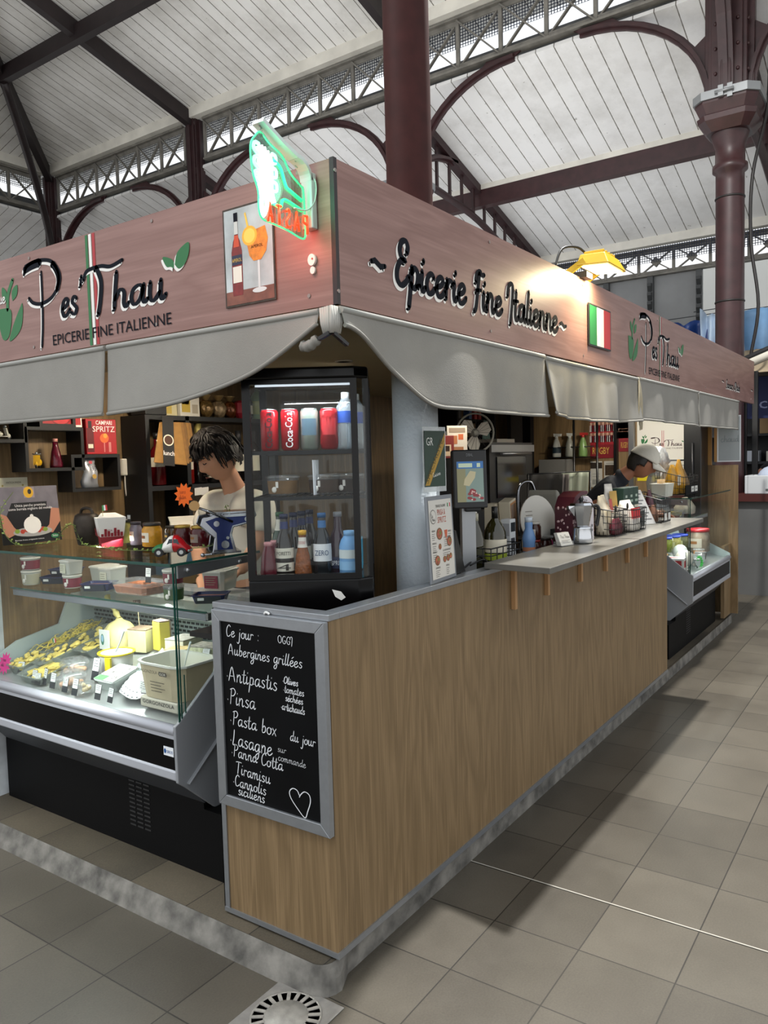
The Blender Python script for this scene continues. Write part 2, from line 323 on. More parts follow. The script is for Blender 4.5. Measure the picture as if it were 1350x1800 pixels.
# ------------------------------------------------------------------ the hall
def nodes(name):
    m = bpy.data.materials.new(name); m.use_nodes = True; return m, m.node_tree.nodes, m.node_tree.links, m.node_tree.nodes['Principled BSDF']
def mth(n, l, op, a, b=None, c=None):
    k = n.new('ShaderNodeMath'); k.operation = op
    for i, v in enumerate((a, b, c)):
        if v is None: continue
        if isinstance(v, (int, float)): k.inputs[i].default_value = v
        else: l.new(v, k.inputs[i])
    return k.outputs[0]
def tile_mat(name, px, py, x0, y0, c1, c2, grout, gw=.0045, rough=.42):
    m, n, l, b = nodes(name)
    t = n.new('ShaderNodeTexCoord'); s = n.new('ShaderNodeSeparateXYZ'); l.new(t.outputs['Object'], s.inputs[0])
    ux = mth(n, l, 'DIVIDE', mth(n, l, 'SUBTRACT', s.outputs[0], x0), px); uy = mth(n, l, 'DIVIDE', mth(n, l, 'SUBTRACT', s.outputs[1], y0), py)
    dx = mth(n, l, 'MULTIPLY', mth(n, l, 'PINGPONG', ux, .5), px); dy = mth(n, l, 'MULTIPLY', mth(n, l, 'PINGPONG', uy, .5), py)
    g = mth(n, l, 'LESS_THAN', mth(n, l, 'MINIMUM', dx, dy), gw / 2)
    cb = n.new('ShaderNodeCombineXYZ'); l.new(mth(n, l, 'FLOOR', ux), cb.inputs[0]); l.new(mth(n, l, 'FLOOR', uy), cb.inputs[1])
    w = n.new('ShaderNodeTexWhiteNoise'); l.new(cb.outputs[0], w.inputs['Vector'])
    nz = n.new('ShaderNodeTexNoise'); nz.inputs['Scale'].default_value = 2.2; nz.inputs['Detail'].default_value = 6; nz.inputs['Roughness'].default_value = .65; l.new(t.outputs['Object'], nz.inputs['Vector'])
    nf = n.new('ShaderNodeTexNoise'); nf.inputs['Scale'].default_value = 160; nf.inputs['Detail'].default_value = 2; l.new(t.outputs['Object'], nf.inputs['Vector'])
    f = mth(n, l, 'ADD', mth(n, l, 'MULTIPLY', w.outputs['Value'], .3), mth(n, l, 'ADD', mth(n, l, 'MULTIPLY', nz.outputs['Fac'], .65), mth(n, l, 'MULTIPLY', nf.outputs['Fac'], .35)))
    f = mth(n, l, 'SUBTRACT', f, .15)
    r = n.new('ShaderNodeValToRGB'); e = r.color_ramp.elements; e[0].position = .25; e[0].color = lin(c1); e[1].position = .8; e[1].color = lin(c2); l.new(f, r.inputs[0])
    mx = n.new('ShaderNodeMix'); mx.data_type = 'RGBA'; l.new(g, mx.inputs['Factor']); l.new(r.outputs[0], mx.inputs['A']); mx.inputs['B'].default_value = lin(grout)
    l.new(mx.outputs['Result'], b.inputs['Base Color']); b.inputs['Roughness'].default_value = rough
    rr = mth(n, l, 'ADD', rough - .1, mth(n, l, 'MULTIPLY', nz.outputs['Fac'], .25)); l.new(rr, b.inputs['Roughness'])
    bp = n.new('ShaderNodeBump'); bp.inputs['Strength'].default_value = .25; bp.inputs['Distance'].default_value = .003
    l.new(mth(n, l, 'SUBTRACT', mth(n, l, 'MULTIPLY', nf.outputs['Fac'], .25), g), bp.inputs['Height']); l.new(bp.outputs[0], b.inputs['Normal'])
    return m
def plank_mat(name, ax, pitch, c1, c2, gap, gw=.010):
    m, n, l, b = nodes(name)
    t = n.new('ShaderNodeTexCoord'); s = n.new('ShaderNodeSeparateXYZ'); l.new(t.outputs['Object'], s.inputs[0])
    u = mth(n, l, 'DIVIDE', s.outputs[ax], pitch); d = mth(n, l, 'MULTIPLY', mth(n, l, 'PINGPONG', u, .5), pitch)
    nz = n.new('ShaderNodeTexNoise'); nz.inputs['Scale'].default_value = 1.6; nz.inputs['Detail'].default_value = 7; nz.inputs['Roughness'].default_value = .7; l.new(t.outputs['Object'], nz.inputs['Vector'])
    nf = n.new('ShaderNodeTexNoise'); nf.inputs['Scale'].default_value = 14; nf.inputs['Detail'].default_value = 4; l.new(t.outputs['Object'], nf.inputs['Vector'])
    g = mth(n, l, 'LESS_THAN', d, mth(n, l, 'MULTIPLY', mth(n, l, 'ADD', nf.outputs['Fac'], .25), gw * .7))
    w = n.new('ShaderNodeTexWhiteNoise'); w.noise_dimensions = '1D'; l.new(mth(n, l, 'FLOOR', u), w.inputs['W'])
    f = mth(n, l, 'ADD', mth(n, l, 'MULTIPLY', w.outputs['Value'], .22), mth(n, l, 'MULTIPLY', nz.outputs['Fac'], .95))
    r = n.new('ShaderNodeValToRGB'); e = r.color_ramp.elements; e[0].position = .32; e[0].color = lin(c1); e[1].position = .66; e[1].color = lin(c2); l.new(f, r.inputs[0])
    sp = mth(n, l, 'GREATER_THAN', nf.outputs['Fac'], .735)   # flaking paint
    mx0 = n.new('ShaderNodeMix'); mx0.data_type = 'RGBA'; l.new(mth(n, l, 'MULTIPLY', sp, .55), mx0.inputs['Factor']); l.new(r.outputs[0], mx0.inputs['A']); mx0.inputs['B'].default_value = lin('6a675f')
    mx = n.new('ShaderNodeMix'); mx.data_type = 'RGBA'; l.new(g, mx.inputs['Factor']); l.new(mx0.outputs['Result'], mx.inputs['A']); mx.inputs['B'].default_value = lin(gap)
    l.new(mx.outputs['Result'], b.inputs['Base Color']); b.inputs['Roughness'].default_value = .65
    bp = n.new('ShaderNodeBump'); bp.inputs['Strength'].default_value = .5; bp.inputs['Distance'].default_value = .01
    l.new(mth(n, l, 'SUBTRACT', 1, g), bp.inputs['Height']); l.new(bp.outputs[0], b.inputs['Normal'])
    return m
def net_mat(color, pitch, wd):
    m = bpy.data.materials.new('netting'); m.use_nodes = True; n = m.node_tree.nodes; l = m.node_tree.links; b = n['Principled BSDF']; b.inputs['Base Color'].default_value = lin(color)
    t = n.new('ShaderNodeTexCoord'); s = n.new('ShaderNodeSeparateXYZ'); l.new(t.outputs['Object'], s.inputs[0])
    h = mth(n, l, 'ADD', s.outputs[0], s.outputs[1])
    d = mth(n, l, 'MINIMUM', mth(n, l, 'PINGPONG', h, pitch / 2), mth(n, l, 'PINGPONG', s.outputs[2], pitch / 2))
    l.new(mth(n, l, 'LESS_THAN', d, wd / 2), b.inputs['Alpha']); return m

FLOOR = tile_mat('floor_tiles', .306, .302, .25, -.243, '47423a', '655f54', '2b2823')
fl = MB(FLOOR); fl.add([(-8, -12, 0), (20, -12, 0), (20, 20, 0), (-8, 20, 0)], [(0, 1, 2, 3)]); fl.build('floor', kind='structure', recalc=False)
MB(P('b5b1a6', .6)).add([(.864, -6, .0012), (.870, -6, .0012), (.870, .018, .0012), (.864, .018, .0012)], [(0, 1, 2, 3)]).build('trim_1', kind='structure', recalc=False)
# drain in the floor before the corner of the stall
dr = thing('floor_drain', 'square grey floor drain cover with a slotted round grate before the stall corner', 'drain', (-.19, .05, 0))
zinc = P('989590', .45, .3, noise=.2, scale=30); dark = P('121212', .7)
fr0 = Fr((0, 0, .004), (1, 0, 0), (0, 1, 0))
MB(zinc).box(-.12, .12, -.12, .12, .0005, .004).build('frame', dr, bev=.001)
g = MB(P('a8a49c', .5, .2, noise=.25, scale=40)); g.lathe([(.066, .0045), (.066, .0065), (.0, .0065)], n=32); g.lathe([(.104, .0045), (.104, .0065), (.099, .0065), (.099, .0045)], n=40)
for i in range(20):
    a = 2 * PI * i / 20; c, s = math.cos(a), math.sin(a); g.bar((.064 * c, .064 * s, .0058), (.101 * c, .101 * s, .0058), .011, .003)
g.m(dark).lathe([(.1, .0042), (.0, .0043)], n=32, cap=False); g.build('grate', dr)

# kerb (plinth) that carries the stall
KERB = P('75726c', .85, noise=.6, scale=13, bump=.35, bscale=40); KT = tile_mat('kerb_tiles', .306, .302, .19, .03, '3f3a30', '6b6151', '24211c', rough=.6)
def kloop(o, z, ro): # outline of the plinth, o = how far it stands out on the left
    L = [(5.97, .022, z), (.06, .016, z)]
    for j in range(6): a = -PI / 2 - j / 5 * PI / 2; L.append((.045 - o + (.045 + ro) - .045 + .0 + (.05 + ro) * math.cos(a) + 0, .064 + (.05 + ro) * math.sin(a), z))
    L += [(-.005 - o, 2.6, z), (5.97, 2.6, z)]
    return L[::-1]
k = MB(KERB); k.loft([kloop(.085, 0, .03), kloop(.065, .04, .02), kloop(.045, .079, 0)], cap=False)
k.m(KT); Lp = kloop(.045, .08, 0); k.add(Lp, [tuple(range(len(Lp)))])
k.build('trim_2', kind='structure', bev=.006)

IRON = P('391f21', .42, noise=.3, scale=8, bump=.08); IRON2 = P('2f1a1c', .5, noise=.3, scale=6); GIRD = P('77746d', .6, noise=.3, scale=7); WHITE = P('dfdcd2', .6, noise=.14, scale=3)
DARKW = P('231a1b', .55, noise=.3, scale=5)
CAPZ = 5.31; ZB, ZT = 6.80, 7.46
def column(name, x, y, label, r=.153, base=None):
    t = thing('iron_column', label, 'column', (x, y, 0)); k = r / .0875; Z = CAPZ
    if base: MB(P('e2eaf0', .55, noise=.06, scale=6, bump=.35, bscale=60)).lathe([(r + .001, .08), (r + .001, base)], n=36).build('painted_base', t, label='bluish white painted lower shaft'); z0 = base
    else: z0 = 0
    MB(IRON if r > .1 else P('3d1c1a', .6, noise=.25, scale=14, spec=.2)).lathe([(r, z0), (r * .98, Z - .42 * k), (r * .98, Z - .36 * k), (r * 1.2, Z - .345 * k), (r * 1.2, Z - .31 * k), (r * 1.02, Z - .30 * k), (r * 1.0, Z - .2 * k), (r * 1.25, Z - .14 * k), (r * 1.3, Z - .12 * k)], n=32, cap=False).build('shaft', t)
    def oct_(w, z, c=.32): w *= k; w2 = w * (1 - c); z = Z + z * k; return [(w, -w2, z), (w, w2, z), (w2, w, z), (-w2, w, z), (-w, w2, z), (-w, -w2, z), (-w2, -w, z), (w2, -w, z)]
    MB(IRON).loft([oct_(.125, -.12), oct_(.17, -.06), oct_(.175, -.03), oct_(.16, -.02), oct_(.185, .04), oct_(.185, .055)]).build('capital', t)
    def bx(m, *q): m.box(*[v * k for v in q[:4]], Z + q[4] * k, Z + q[5] * k)
    b = MB(P('8f9294', .45, .5)); b.loft([oct_(.196, .056), oct_(.196, .106)]); bx(b, -.2, -.19, -.05, -.02, .04, .12); bx(b, -.215, -.19, .0, .03, .05, .115); b.cyl((-.21 * k, -.06 * k, Z + .08 * k), (-.21 * k, .05 * k, Z + .08 * k), .009 * k); b.build('clamp_band', t, label='grey steel clamp band')
    p = MB(IRON if y < 1 else IRON2); h = (7.5 - Z) / k; kk = k; k *= 1 if y < 1 else .62
    h = (7.5 - Z) / k
    for sx in (-1, 1):
        bx(p, sx * .1 - .012, sx * .1 + .012, -.09, .09, .1, h); bx(p, -.09, .09, sx * .1 - .012, sx * .1 + .012, .1, h); bx(p, sx * .125 - .02, sx * .125 + .02, -.03, .03, .1, h - .03); bx(p, -.03, .03, sx * .125 - .02, sx * .125 + .02, .1, h - .03)
    for z in (.23, .38, .53, .68):
        for q in (-1, 1): p.ell((-.115 * k, q * .065 * k, Z + z * k), .012 * k, .012 * k, .012 * k, 8, 4); p.ell((q * .065 * k, -.115 * k, Z + z * k), .012 * k, .012 * k, .012 * k, 8, 4)
    p.build('post', t, bev=.004, seg=1)
    return t
def arch(t, dx, dy, span=1.5, z0=CAPZ + .21, z1=ZB - .02, mat=None):
    """curved cast bracket from the capital up to the girder, with its spandrel web"""
    m = MB(mat or IRON); pts = []
    for i in range(13):
        a = PI / 2 * i / 12; u = .21 + span * (1 - math.cos(a)); z = z0 + (z1 - z0 - .05) * math.sin(a); pts.append((u, z))
    s = Vector((dx, dy, 0)).cross(Vector((0, 0, 1)))
    for w, h in ((.15, .04), (.045, .1)):
        up_ = [(dx * u, dy * u, z) for u, z in pts]; L = []
        for i, p in enumerate(up_):
            a = Vector(up_[min(12, i + 1)]) - Vector(up_[max(0, i - 1)]); a.normalize(); nn = s.cross(a); p = Vector(p)
            L.append([p + s * w / 2 + nn * h / 2, p + s * w / 2 - nn * h / 2, p - s * w / 2 - nn * h / 2, p - s * w / 2 + nn * h / 2])
        m.loft(L)
    for sl in ([0, 1, 2, 3, 4], [9, 10, 11, 12]):
        if sl[0] == 0: P0 = [(.18, pts[0][1])] + [pts[i] for i in sl] + [(.18, pts[4][1] + .17)]
        else: P0 = [pts[i] for i in sl] + [(pts[12][0] + .08, z1), (pts[9][0] + .17, z1)]
        A = [Vector((dx * u, dy * u, z)) + s * .014 for u, z in P0]; B = [Vector((dx * u, dy * u, z)) - s * .014 for u, z in P0]; m.hexa(A, B)
    return m.build('arched_bracket', t)
YB = [-3.89, .40, 4.69, 8.98, 13.27]; GX = 7.8
names = ['maroon iron column outside the right edge, beyond the stall', 'maroon iron column with stepped capital and a hanging cable, behind the far end of the sign', 'maroon iron column hidden behind the large near column', 'dark iron post rising above the middle of the left sign under the girder', 'dark iron corner post of the roof lantern at the far left']
for y, nm in zip(YB, names):
    c = column('c', GX, y, nm)
    if y < 13: arch(c, 0, 1)
    if y > -2.8: arch(c, 0, -1)
    if y == YB[1]: arch(c, -1, 0, span=1.7, z1=7.5)
    if y != YB[4]: arch(c, 1, 0, span=1.2, z1=6.25)
    if y == YB[1]:
        cb = MB(P('1d1a1a', .5)); cb.tube(spline([(.28, -.35, 6.3), (.18, -.35, 5.4), (-.05, -.24, 4.6), (-.02, -.22, 3.9), (-.035, -.3, 3.2), (-.0, -.22, 2.65), (0, -.17, 2.3)], 6), .018, 6)
        cb.build('cable', c, label='dark grey cable running down the column')
        h = MB(P('1d1a1a', .5)); h.lathe([(.156, 4.4), (.16, 4.41), (.156, 4.42)], n=24); h.lathe([(.156, 3.26), (.16, 3.27), (.156, 3.28)], n=24); h.build('tie_wire', c)
column('near', .80, .187, 'large maroon iron column rising through the stall roof behind the corner sign, white at its foot', r=.0875, base=2.08)

def girder(label, a, b, nb=6, z0=ZB, z1=ZT, nodeplate=False):
    a = Vector(a); b = Vector(b); t = thing('lattice_girder', label, 'girder', ((a.x + b.x) / 2, (a.y + b.y) / 2, 0)); c = (a + b) / 2; a = a - c; b = b - c; d = b - a
    s = Vector((0, 0, 1)).cross(d.normalized()); Zv = lambda z: Vector((0, 0, z))
    for nm, z in (('bottom_chord', z0), ('top_chord', z1)):
        e = .035 if z == z0 else -.035
        m = MB(GIRD); m.bar(a + Zv(z), b + Zv(z), .13, .028); m.bar(a + Zv(z + e), b + Zv(z + e), .02, .085); m.build(nm, t)
    w = MB(GIRD)
    for i in range(nb + 1):
        p = a + d * i / nb
        w.bar(p + Zv(z0), p + Zv(z1), .038, .05, d)
        if i < nb:
            q = a + d * (i + 1) / nb
            w.bar(p + Zv(z0 + .02) + s * .02, q + Zv(z1 - .02) + s * .02, .02, .046, s); w.bar(p + Zv(z1 - .02) - s * .02, q + Zv(z0 + .02) - s * .02, .02, .046, s)
            if nodeplate:
                e = (p + q) / 2 + Zv((z0 + z1) / 2); dn = d.normalized(); w.hexa([e + dn * x * .09 + Zv(y * .09) - s * .035 for x, y in ((-1, 0), (0, -1), (1, 0), (0, 1))], [e + dn * x * .09 + Zv(y * .09) + s * .035 for x, y in ((-1, 0), (0, -1), (1, 0), (0, 1))])
    w.build('lattice', t, kind='stuff'); return t
gl = ['grey lattice girder at the top right edge above the far column', 'grey lattice girder crossing behind the large near column to the far column', 'grey lattice girder right of the post above the left sign', 'grey lattice girder left of the post, ending at the corner post']
for i in range(4): girder(gl[i], (GX, YB[i] + .25, 0), (GX, YB[i + 1] - .25, 0))
girder('grey lattice girder at the left edge turning away from the corner post', (GX - .25, 13.27, 0), (3.6, 13.27, 0))
girder('grey lattice girder further along the far end, beyond the left edge', (3.4, 13.27, 0), (-.8, 13.27, 0))
for i in range(4):
    girder(['grey lattice girder with diamond plates, low at the right edge', 'grey lattice girder with diamond plates above the yellow floodlight', 'grey lattice girder of the outer wall behind the near column', 'grey lattice girder of the outer wall behind the left sign'][i], (12.6, YB[i] + .02, 0), (12.6, YB[i + 1] - .02, 0), nb=7, z0=4.75, z1=5.2, nodeplate=True)
# roof boards
UPX = plank_mat('boards_a', 1, .185, 'd2d0ca', 'f0efeb', '77736b', .012); LOX = plank_mat('boards_b', 1, .245, 'd4d3d0', 'efefee', '77736b', .012); UPY = plank_mat('boards_c', 0, .185, 'd2d0ca', 'eeede9', '77736b', .012); LOY = plank_mat('boards_d', 0, .245, 'd0cfcc', 'ebebea', '77736b', .012)
zu = lambda d: 7.64 + .26 * d
zl = lambda d: 6.71 - .29 * d
def slope(mat, q, th=.05): MB(mat).add(q, [(0, 1, 2, 3)]).build('ceiling', kind='structure', solid=th, recalc=False)
slope(UPX, [(8.36, -6, zu(-.56)), (8.36, 13.83, zu(-.56)), (1.85, 7.32, zu(5.95)), (1.85, -6, zu(5.95))])
slope(UPY, [(8.36, 13.83, zu(-.56)), (-4, 13.83, zu(-.56)), (-4, 7.32, zu(5.95)), (1.85, 7.32, zu(5.95))])
slope(LOX, [(7.8, -6, zl(0)), (7.8, 13.27, zl(0)), (12.7, 18.17, zl(4.9)), (12.7, -6, zl(4.9))])
slope(LOY, [(7.8, 13.27, zl(0)), (-4, 13.27, zl(0)), (-4, 18.17, zl(4.9)), (12.7, 18.17, zl(4.9))])
# fascia boards and zinc kerbs
MB(WHITE).box(7.63, 7.78, -6, 13.25, 7.49, 7.66).build('trim_3', kind='structure'); MB(WHITE).box(-4, 7.78, 13.1, 13.25, 7.49, 7.66).build('trim_4', kind='structure')
MB(WHITE).box(12.35, 12.5, -6, 17, 5.22, 5.43).build('trim_5', kind='structure')
ZK = P('5b5d5e', .6, noise=.35, scale=4)
MB(ZK).box(8.15, 8.2, -6, 13.6, 6.625, 7.11).build('trim_6', kind='structure'); MB(ZK).box(-4, 8.2, 13.62, 13.67, 6.625, 7.11).build('trim_7', kind='structure')
nt = MB(net_mat('16223a', .04, .011)); nt.add([(8.0, -6, 7.2), (8.0, 13.4, 7.2), (8.0, 13.4, 7.5), (8.0, -6, 7.5)], [(0, 1, 2, 3)]); nt.add([(8.0, 13.42, 7.2), (-4, 13.42, 7.2), (-4, 13.42, 7.5), (8.0, 13.42, 7.5)], [(0, 1, 2, 3)])
nt.add([(12.52, -6, 4.96), (12.52, 13.2, 4.96), (12.52, 13.2, 5.3), (12.52, -6, 5.3)], [(0, 1, 2, 3)])
nt.build('bird_netting', label='dark bird netting stretched behind the lattice girders under the eaves', cat='netting', kind='stuff', recalc=False)
# rafters and purlins
def beam(label, a, b, w=.12, h=.23, mat=None, name='roof_rafter', cat='rafter', white=0):
    a = Vector(a); b = Vector(b); c = (a + b) / 2; t = thing(name, label, cat, c)
    MB(mat or IRON2).bar(a - c, b - c, w, h).build('beam', t)
    if white: MB(WHITE).bar(a - c + Vector((0, 0, h / 2 + .06)), b - c + Vector((0, 0, h / 2 + .06)), w * 1.1, .12).build('batten', t, label='white painted batten along the top')
    return t
ul = ['dark roof rafter at the far right, above the far column', 'dark roof rafter at the top middle, beside the large near column', 'dark roof rafter running down to the post above the left sign']
for y, l_ in zip(YB[1:4], ul): d = 5.95 - max(0, y - 7.32); beam(l_, (7.72, y, zu(.08) - .17), (7.8 - d, y, zu(d) - .17), mat=DARKW)
beam('dark hip rafter rising from the corner post at the far left', (7.76, 13.23, zu(0) - .16), (1.85, 7.32, zu(5.95) - .16), mat=DARKW)
beam('dark purlin crossing the upper left roof boards', (5.55, -6, zu(2.25) - .23), (5.55, 11.02, zu(2.25) - .23), .12, .23, DARKW, 'roof_purlin', 'purlin')
beam('dark purlin crossing the far end roof at the left edge', (5.55, 11.02, zu(2.25) - .23), (-4, 11.02, zu(2.25) - .23), .12, .23, DARKW, 'roof_purlin', 'purlin')
beam('maroon purlin with a white batten under the lower roof right of the near column', (10.04, -6, zl(2.24) - .21), (10.04, 15.4, zl(2.24) - .21), .16, .26, IRON, 'roof_purlin', 'purlin', white=1)
ll = ['maroon truss rafter under the lower roof at the right edge behind the far column', 'maroon truss rafter with open web, right of the large near column', 'maroon truss rafter of the lower roof behind the left sign']
for y, l_ in zip(YB[1:4], ll):
    t = thing('roof_truss', l_, 'truss', (10.1, y, 0)); a = Vector((-2.2, 0, zl(.1) - .1)); b = Vector((2.4, 0, zl(4.7) - .1)); Z = lambda z: Vector((0, 0, z))
    MB(IRON2).bar(a, b, .15, .12).build('top_chord', t); MB(IRON2).tube(spline([a + Z(-.88), a * .6 + b * .4 + Z(-.5), a * .3 + b * .7 + Z(-.42), b + Z(-.2)], 6), .055, 6).build('bottom_chord', t)
    w = MB(IRON2)
    for i in range(1, 12):
        p = a.lerp(b, i / 12); hg = .88 - .41 * min(1, i / 5) if i < 5 else .47 - .22 * (i - 5) / 7
        w.bar(p, p + Z(-hg), .035, .05, (1, 0, 0))
    w.build('web', t, kind='stuff')
s = thing('hip_strut', 'dark curved strut standing under the hip roof at the left edge', 'strut', (6.6, 12.0, 0)); MB(DARKW).tube(spline([(1.08, 1.05, 4.8), (.88, .88, 6.1), (.0, .0, 7.1), (-1.05, -1.05, 7.9)], 6), .07, 6).build('beam', s)
# outer wall under the low lattice
wb = MB(P('8f9192', .6, noise=.15, scale=2)); wb.box(12.7, 12.8, 1.82, 17, 0, 4.75); wb.build('wall_back', kind='structure')
for i, y in enumerate((1.82, 2.65, 3.45, 4.25, 5.05)):
    s = thing('shutter_rail', ['dark toothed shutter rail nearest the window opening', 'second dark toothed shutter rail from the window opening', 'third dark toothed shutter rail from the window opening', 'fourth dark toothed shutter rail, mostly behind the sign', 'fifth dark toothed shutter rail behind the sign'][i], 'rail', (12.62, y, 0)); m = MB(P('4b4d4e', .5, .3)); m.box(-.03, .05, -.05, .05, 2.6, 4.75); m.build('rail', s)
    m = MB(P('3a3c3d', .5, .3)); [m.hexa([(-.09, -.035, z), (-.035, -.035, z - .09), (-.035, .035, z - .09), (-.09, .035, z)], [(-.09, -.035, z + .05), (-.035, -.035, z + .05), (-.035, .035, z + .05), (-.09, .035, z + .05)]) for z in [2.8 + .16 * k for k in range(12)]]; m.build('teeth', s, kind='stuff')
# ------------------------------------------------------------------ the stall: shell, counters, sign boards, awnings
OAK = wood('oak_laminate', '7d6748', '8f7756', '634f36', 'Z', 1, .5, fine=.55)
OAKW = wood('oak_wall', '7a6343', '8c724e', '5f4a30', 'Z', .9, .55, fine=.5)
MAUVE = lambda ax: wood('sign_wood_' + ax, '87645c', '96736b', '7a5750', ax, .8, .42, bump=.03, fine=.5)
ALU = P('a2a6ab', .35, .75, noise=.06, scale=40); GREY = P('9a9da0', .4); BLACK = P('0a0a0b', .35); BLACKM = P('070708', .6, spec=.15); STEEL = P('9fa1a3', .3, .85)
# structure of the stall
MB(OAKW).box(0.15, 5.95, 2.1, 2.14, .08, 2.1).build('wall_left', kind='structure')
MB(OAKW).box(5.9, 5.94, .7, 2.1, .08, 2.1).build('wall_right', kind='structure')
MB(P('b5ab90', .7, noise=.05, scale=4)).box(.062, 5.93, -.013, 2.1, 2.1, 2.13).build('ceiling', kind='structure')
MB(P('c9ced2', .7, noise=.3, scale=8, bump=.2)).box(-.03, .16, 2.09, 2.4, .08, 2.05).build('wall_left', kind='structure', label='white plastered pier')
# low counter wall: left return and long right side
t = thing('counter_wall', 'oak laminate counter wall wrapping the stall corner with a grey metal rail on top', 'counter', (0, 0, 0))
m = MB(OAK); m.box(0, .022, 0, .485, .1, 1.13); m.build('end_panel', t)
m = MB(OAK); m.box(.0225, 3.67, 0, .022, .1, 1.13); m.build('front_panel', t)
m = MB(ALU); m.box(-.004, .05, -.004, .49, 1.128, 1.148); m.box(.05, 3.67, -.004, .05, 1.128, 1.148); m.build('top_rail', t, label='brushed grey metal rail', bev=.002)
m = MB(ALU); m.box(-.004, 0, .465, .489, .1, 1.128); m.box(-.004, .026, .485, .489, .1, 1.128); m.box(-.005, .0, .0, .489, .088, .104); m.box(-.005, 3.67, -.005, .0, .088, .108); m.build('edge_trim', t)
# fold-out shelf along the long side
t = thing('counter_shelf', 'grey stone-look shelf folded out along the long side of the stall', 'shelf', (1, 0, 0))
CON = P('716f69', .3, noise=.3, scale=5)
m = MB(CON); m.hexa([(-.02, -.285, 1.152), (1.09, -.29, 1.152), (1.09, .014, 1.152), (.02, .014, 1.152)], [(-.02, -.285, 1.176), (1.09, -.29, 1.176), (1.09, .014, 1.176), (.02, .014, 1.176)]); m.build('near_board', t, bev=.002)
m = MB(CON); m.box(1.092, 2.42, -.292, .014, 1.154, 1.178); m.build('far_board', t, bev=.002)
for i, (x, z) in enumerate(((.243, .95), (.595, .955), (1.02, .957), (1.4, .96), (1.78, .96), (2.15, .951))):
    m = MB(P('b98f62', .6)); m.box(x - .011, x + .011, -.02, -.001, z, 1.15); m.hexa([(x - .009, -.02, 1.02), (x + .009, -.02, 1.02), (x + .009, -.001, 1.0), (x - .009, -.001, 1.0)], [(x - .009, -.2, 1.15), (x + .009, -.2, 1.15), (x + .009, -.18, 1.15), (x - .009, -.18, 1.15)]) if i > 6 else None; m.build('bracket', t)

# chalkboard
CB = thing('menu_chalkboard', 'black chalkboard menu in a grey frame on the short end panel', 'chalkboard', (-.012, .24, .8))
F = Fr((-.0125, .475, 0), (0, -1, 0), (0, 0, 1))  # u from left to right
W0, W1, Z0, Z1 = .0, .475, .474, 1.128; b_ = .036
def frl(fr, du, dv, dw): return Fr(fr.p(du, dv, dw), fr.U, fr.V)
fb = Fr((0, .235, -.8), (0, -1, 0), (0, 0, 1))
for nm, q in (('frame_top', [(W0, Z1), (W1, Z1), (W1 - b_, Z1 - b_), (W0 + b_, Z1 - b_)]), ('frame_bottom', [(W0, Z0), (W1, Z0), (W1 - b_, Z0 + b_), (W0 + b_, Z0 + b_)]), ('frame_side', [(W0, Z0), (W0 + b_, Z0 + b_), (W0 + b_, Z1 - b_), (W0, Z1)]), ('frame_side', [(W1, Z0), (W1 - b_, Z0 + b_), (W1 - b_, Z1 - b_), (W1, Z1)])):
    MB(ALU).poly(fb, q, .012, .022).build(nm, CB, bev=.002)
MB(P('08090b', .5, noise=.4, scale=6, spec=.12)).rect(fb, W0 + b_, W1 - b_, Z0 + b_, Z1 - b_, .004, .01).build('slate', CB)
CK = P('dfe2e6', .9); S = .003
def chalk(txt, u, v, xh, wd=S, sx=1, sl=.1, tr=.2): MB(CK).hand(fb, txt, u, v, xh, wd, .0052, sx, sl, tr, .3, .12, rot=-.02).build('chalk_line', CB, recalc=False)
chalk('Ce jour :', .058, 1.044, .019, sx=1.0); chalk('OGGI', .285, 1.047, .012, .0022, sx=1.15, sl=0)
chalk('Aubergines grillées', .066, .985, .0185, sx=1.02, tr=.15)
chalk('.Antipastis', .052, .898, .025, .0034, sx=.98); chalk('.Olives', .298, .922, .0115, sx=1.0, sl=.2); chalk('.tomates', .30, .894, .0125, .0025, sx=.95); chalk('séchées', .308, .868, .0115, .0026, sx=.95); chalk('.artichauds', .288, .838, .0125, .0025, sx=.8)
chalk('.Pinsa', .05, .82, .026, .0034, sx=.98)
chalk('.Pasta box', .06, .752, .023, .0034, sx=1.0); chalk('du jour', .322, .745, .0165, .0027, sx=.95)
chalk('.Lasagne', .056, .684, .026, .0036, sx=.95); chalk('sur', .268, .7, .011, .0013, sx=1.2); chalk('commande', .268, .672, .012, .0014, sx=1.05)
chalk('.Panna Cotta', .06, .646, .02, .0032, sx=1.0)
chalk('Tiramisu', .078, .59, .0205, .0032, sx=1.0)
chalk('.Cannolis', .062, .548, .019, .0032, sx=1.0); chalk('siciliens', .085, .52, .0175, .0032, sx=1.0)
ht = [(.352, .578), (.343, .592), (.325, .594), (.312, .58), (.318, .56), (.345, .532), (.372, .512), (.384, .535), (.396, .567), (.392, .588), (.374, .594), (.358, .582), (.352, .572)]
ck = MB(CK); ck.ribbon(fb, [(p.x, p.y) for p in spline([(a, b, 0) for a, b in ht], 6)], .0034, .0052, .2)
ck.build('chalk_heart', CB, recalc=False, label='white chalk heart')
m = MB(P('e8e8e6', .5)); m.tube(spline([(.004, .01, .33), (.002, 0, .336), (.004, -.012, .33)], 5), .004, 6); m.build('hanging_cord', CB)

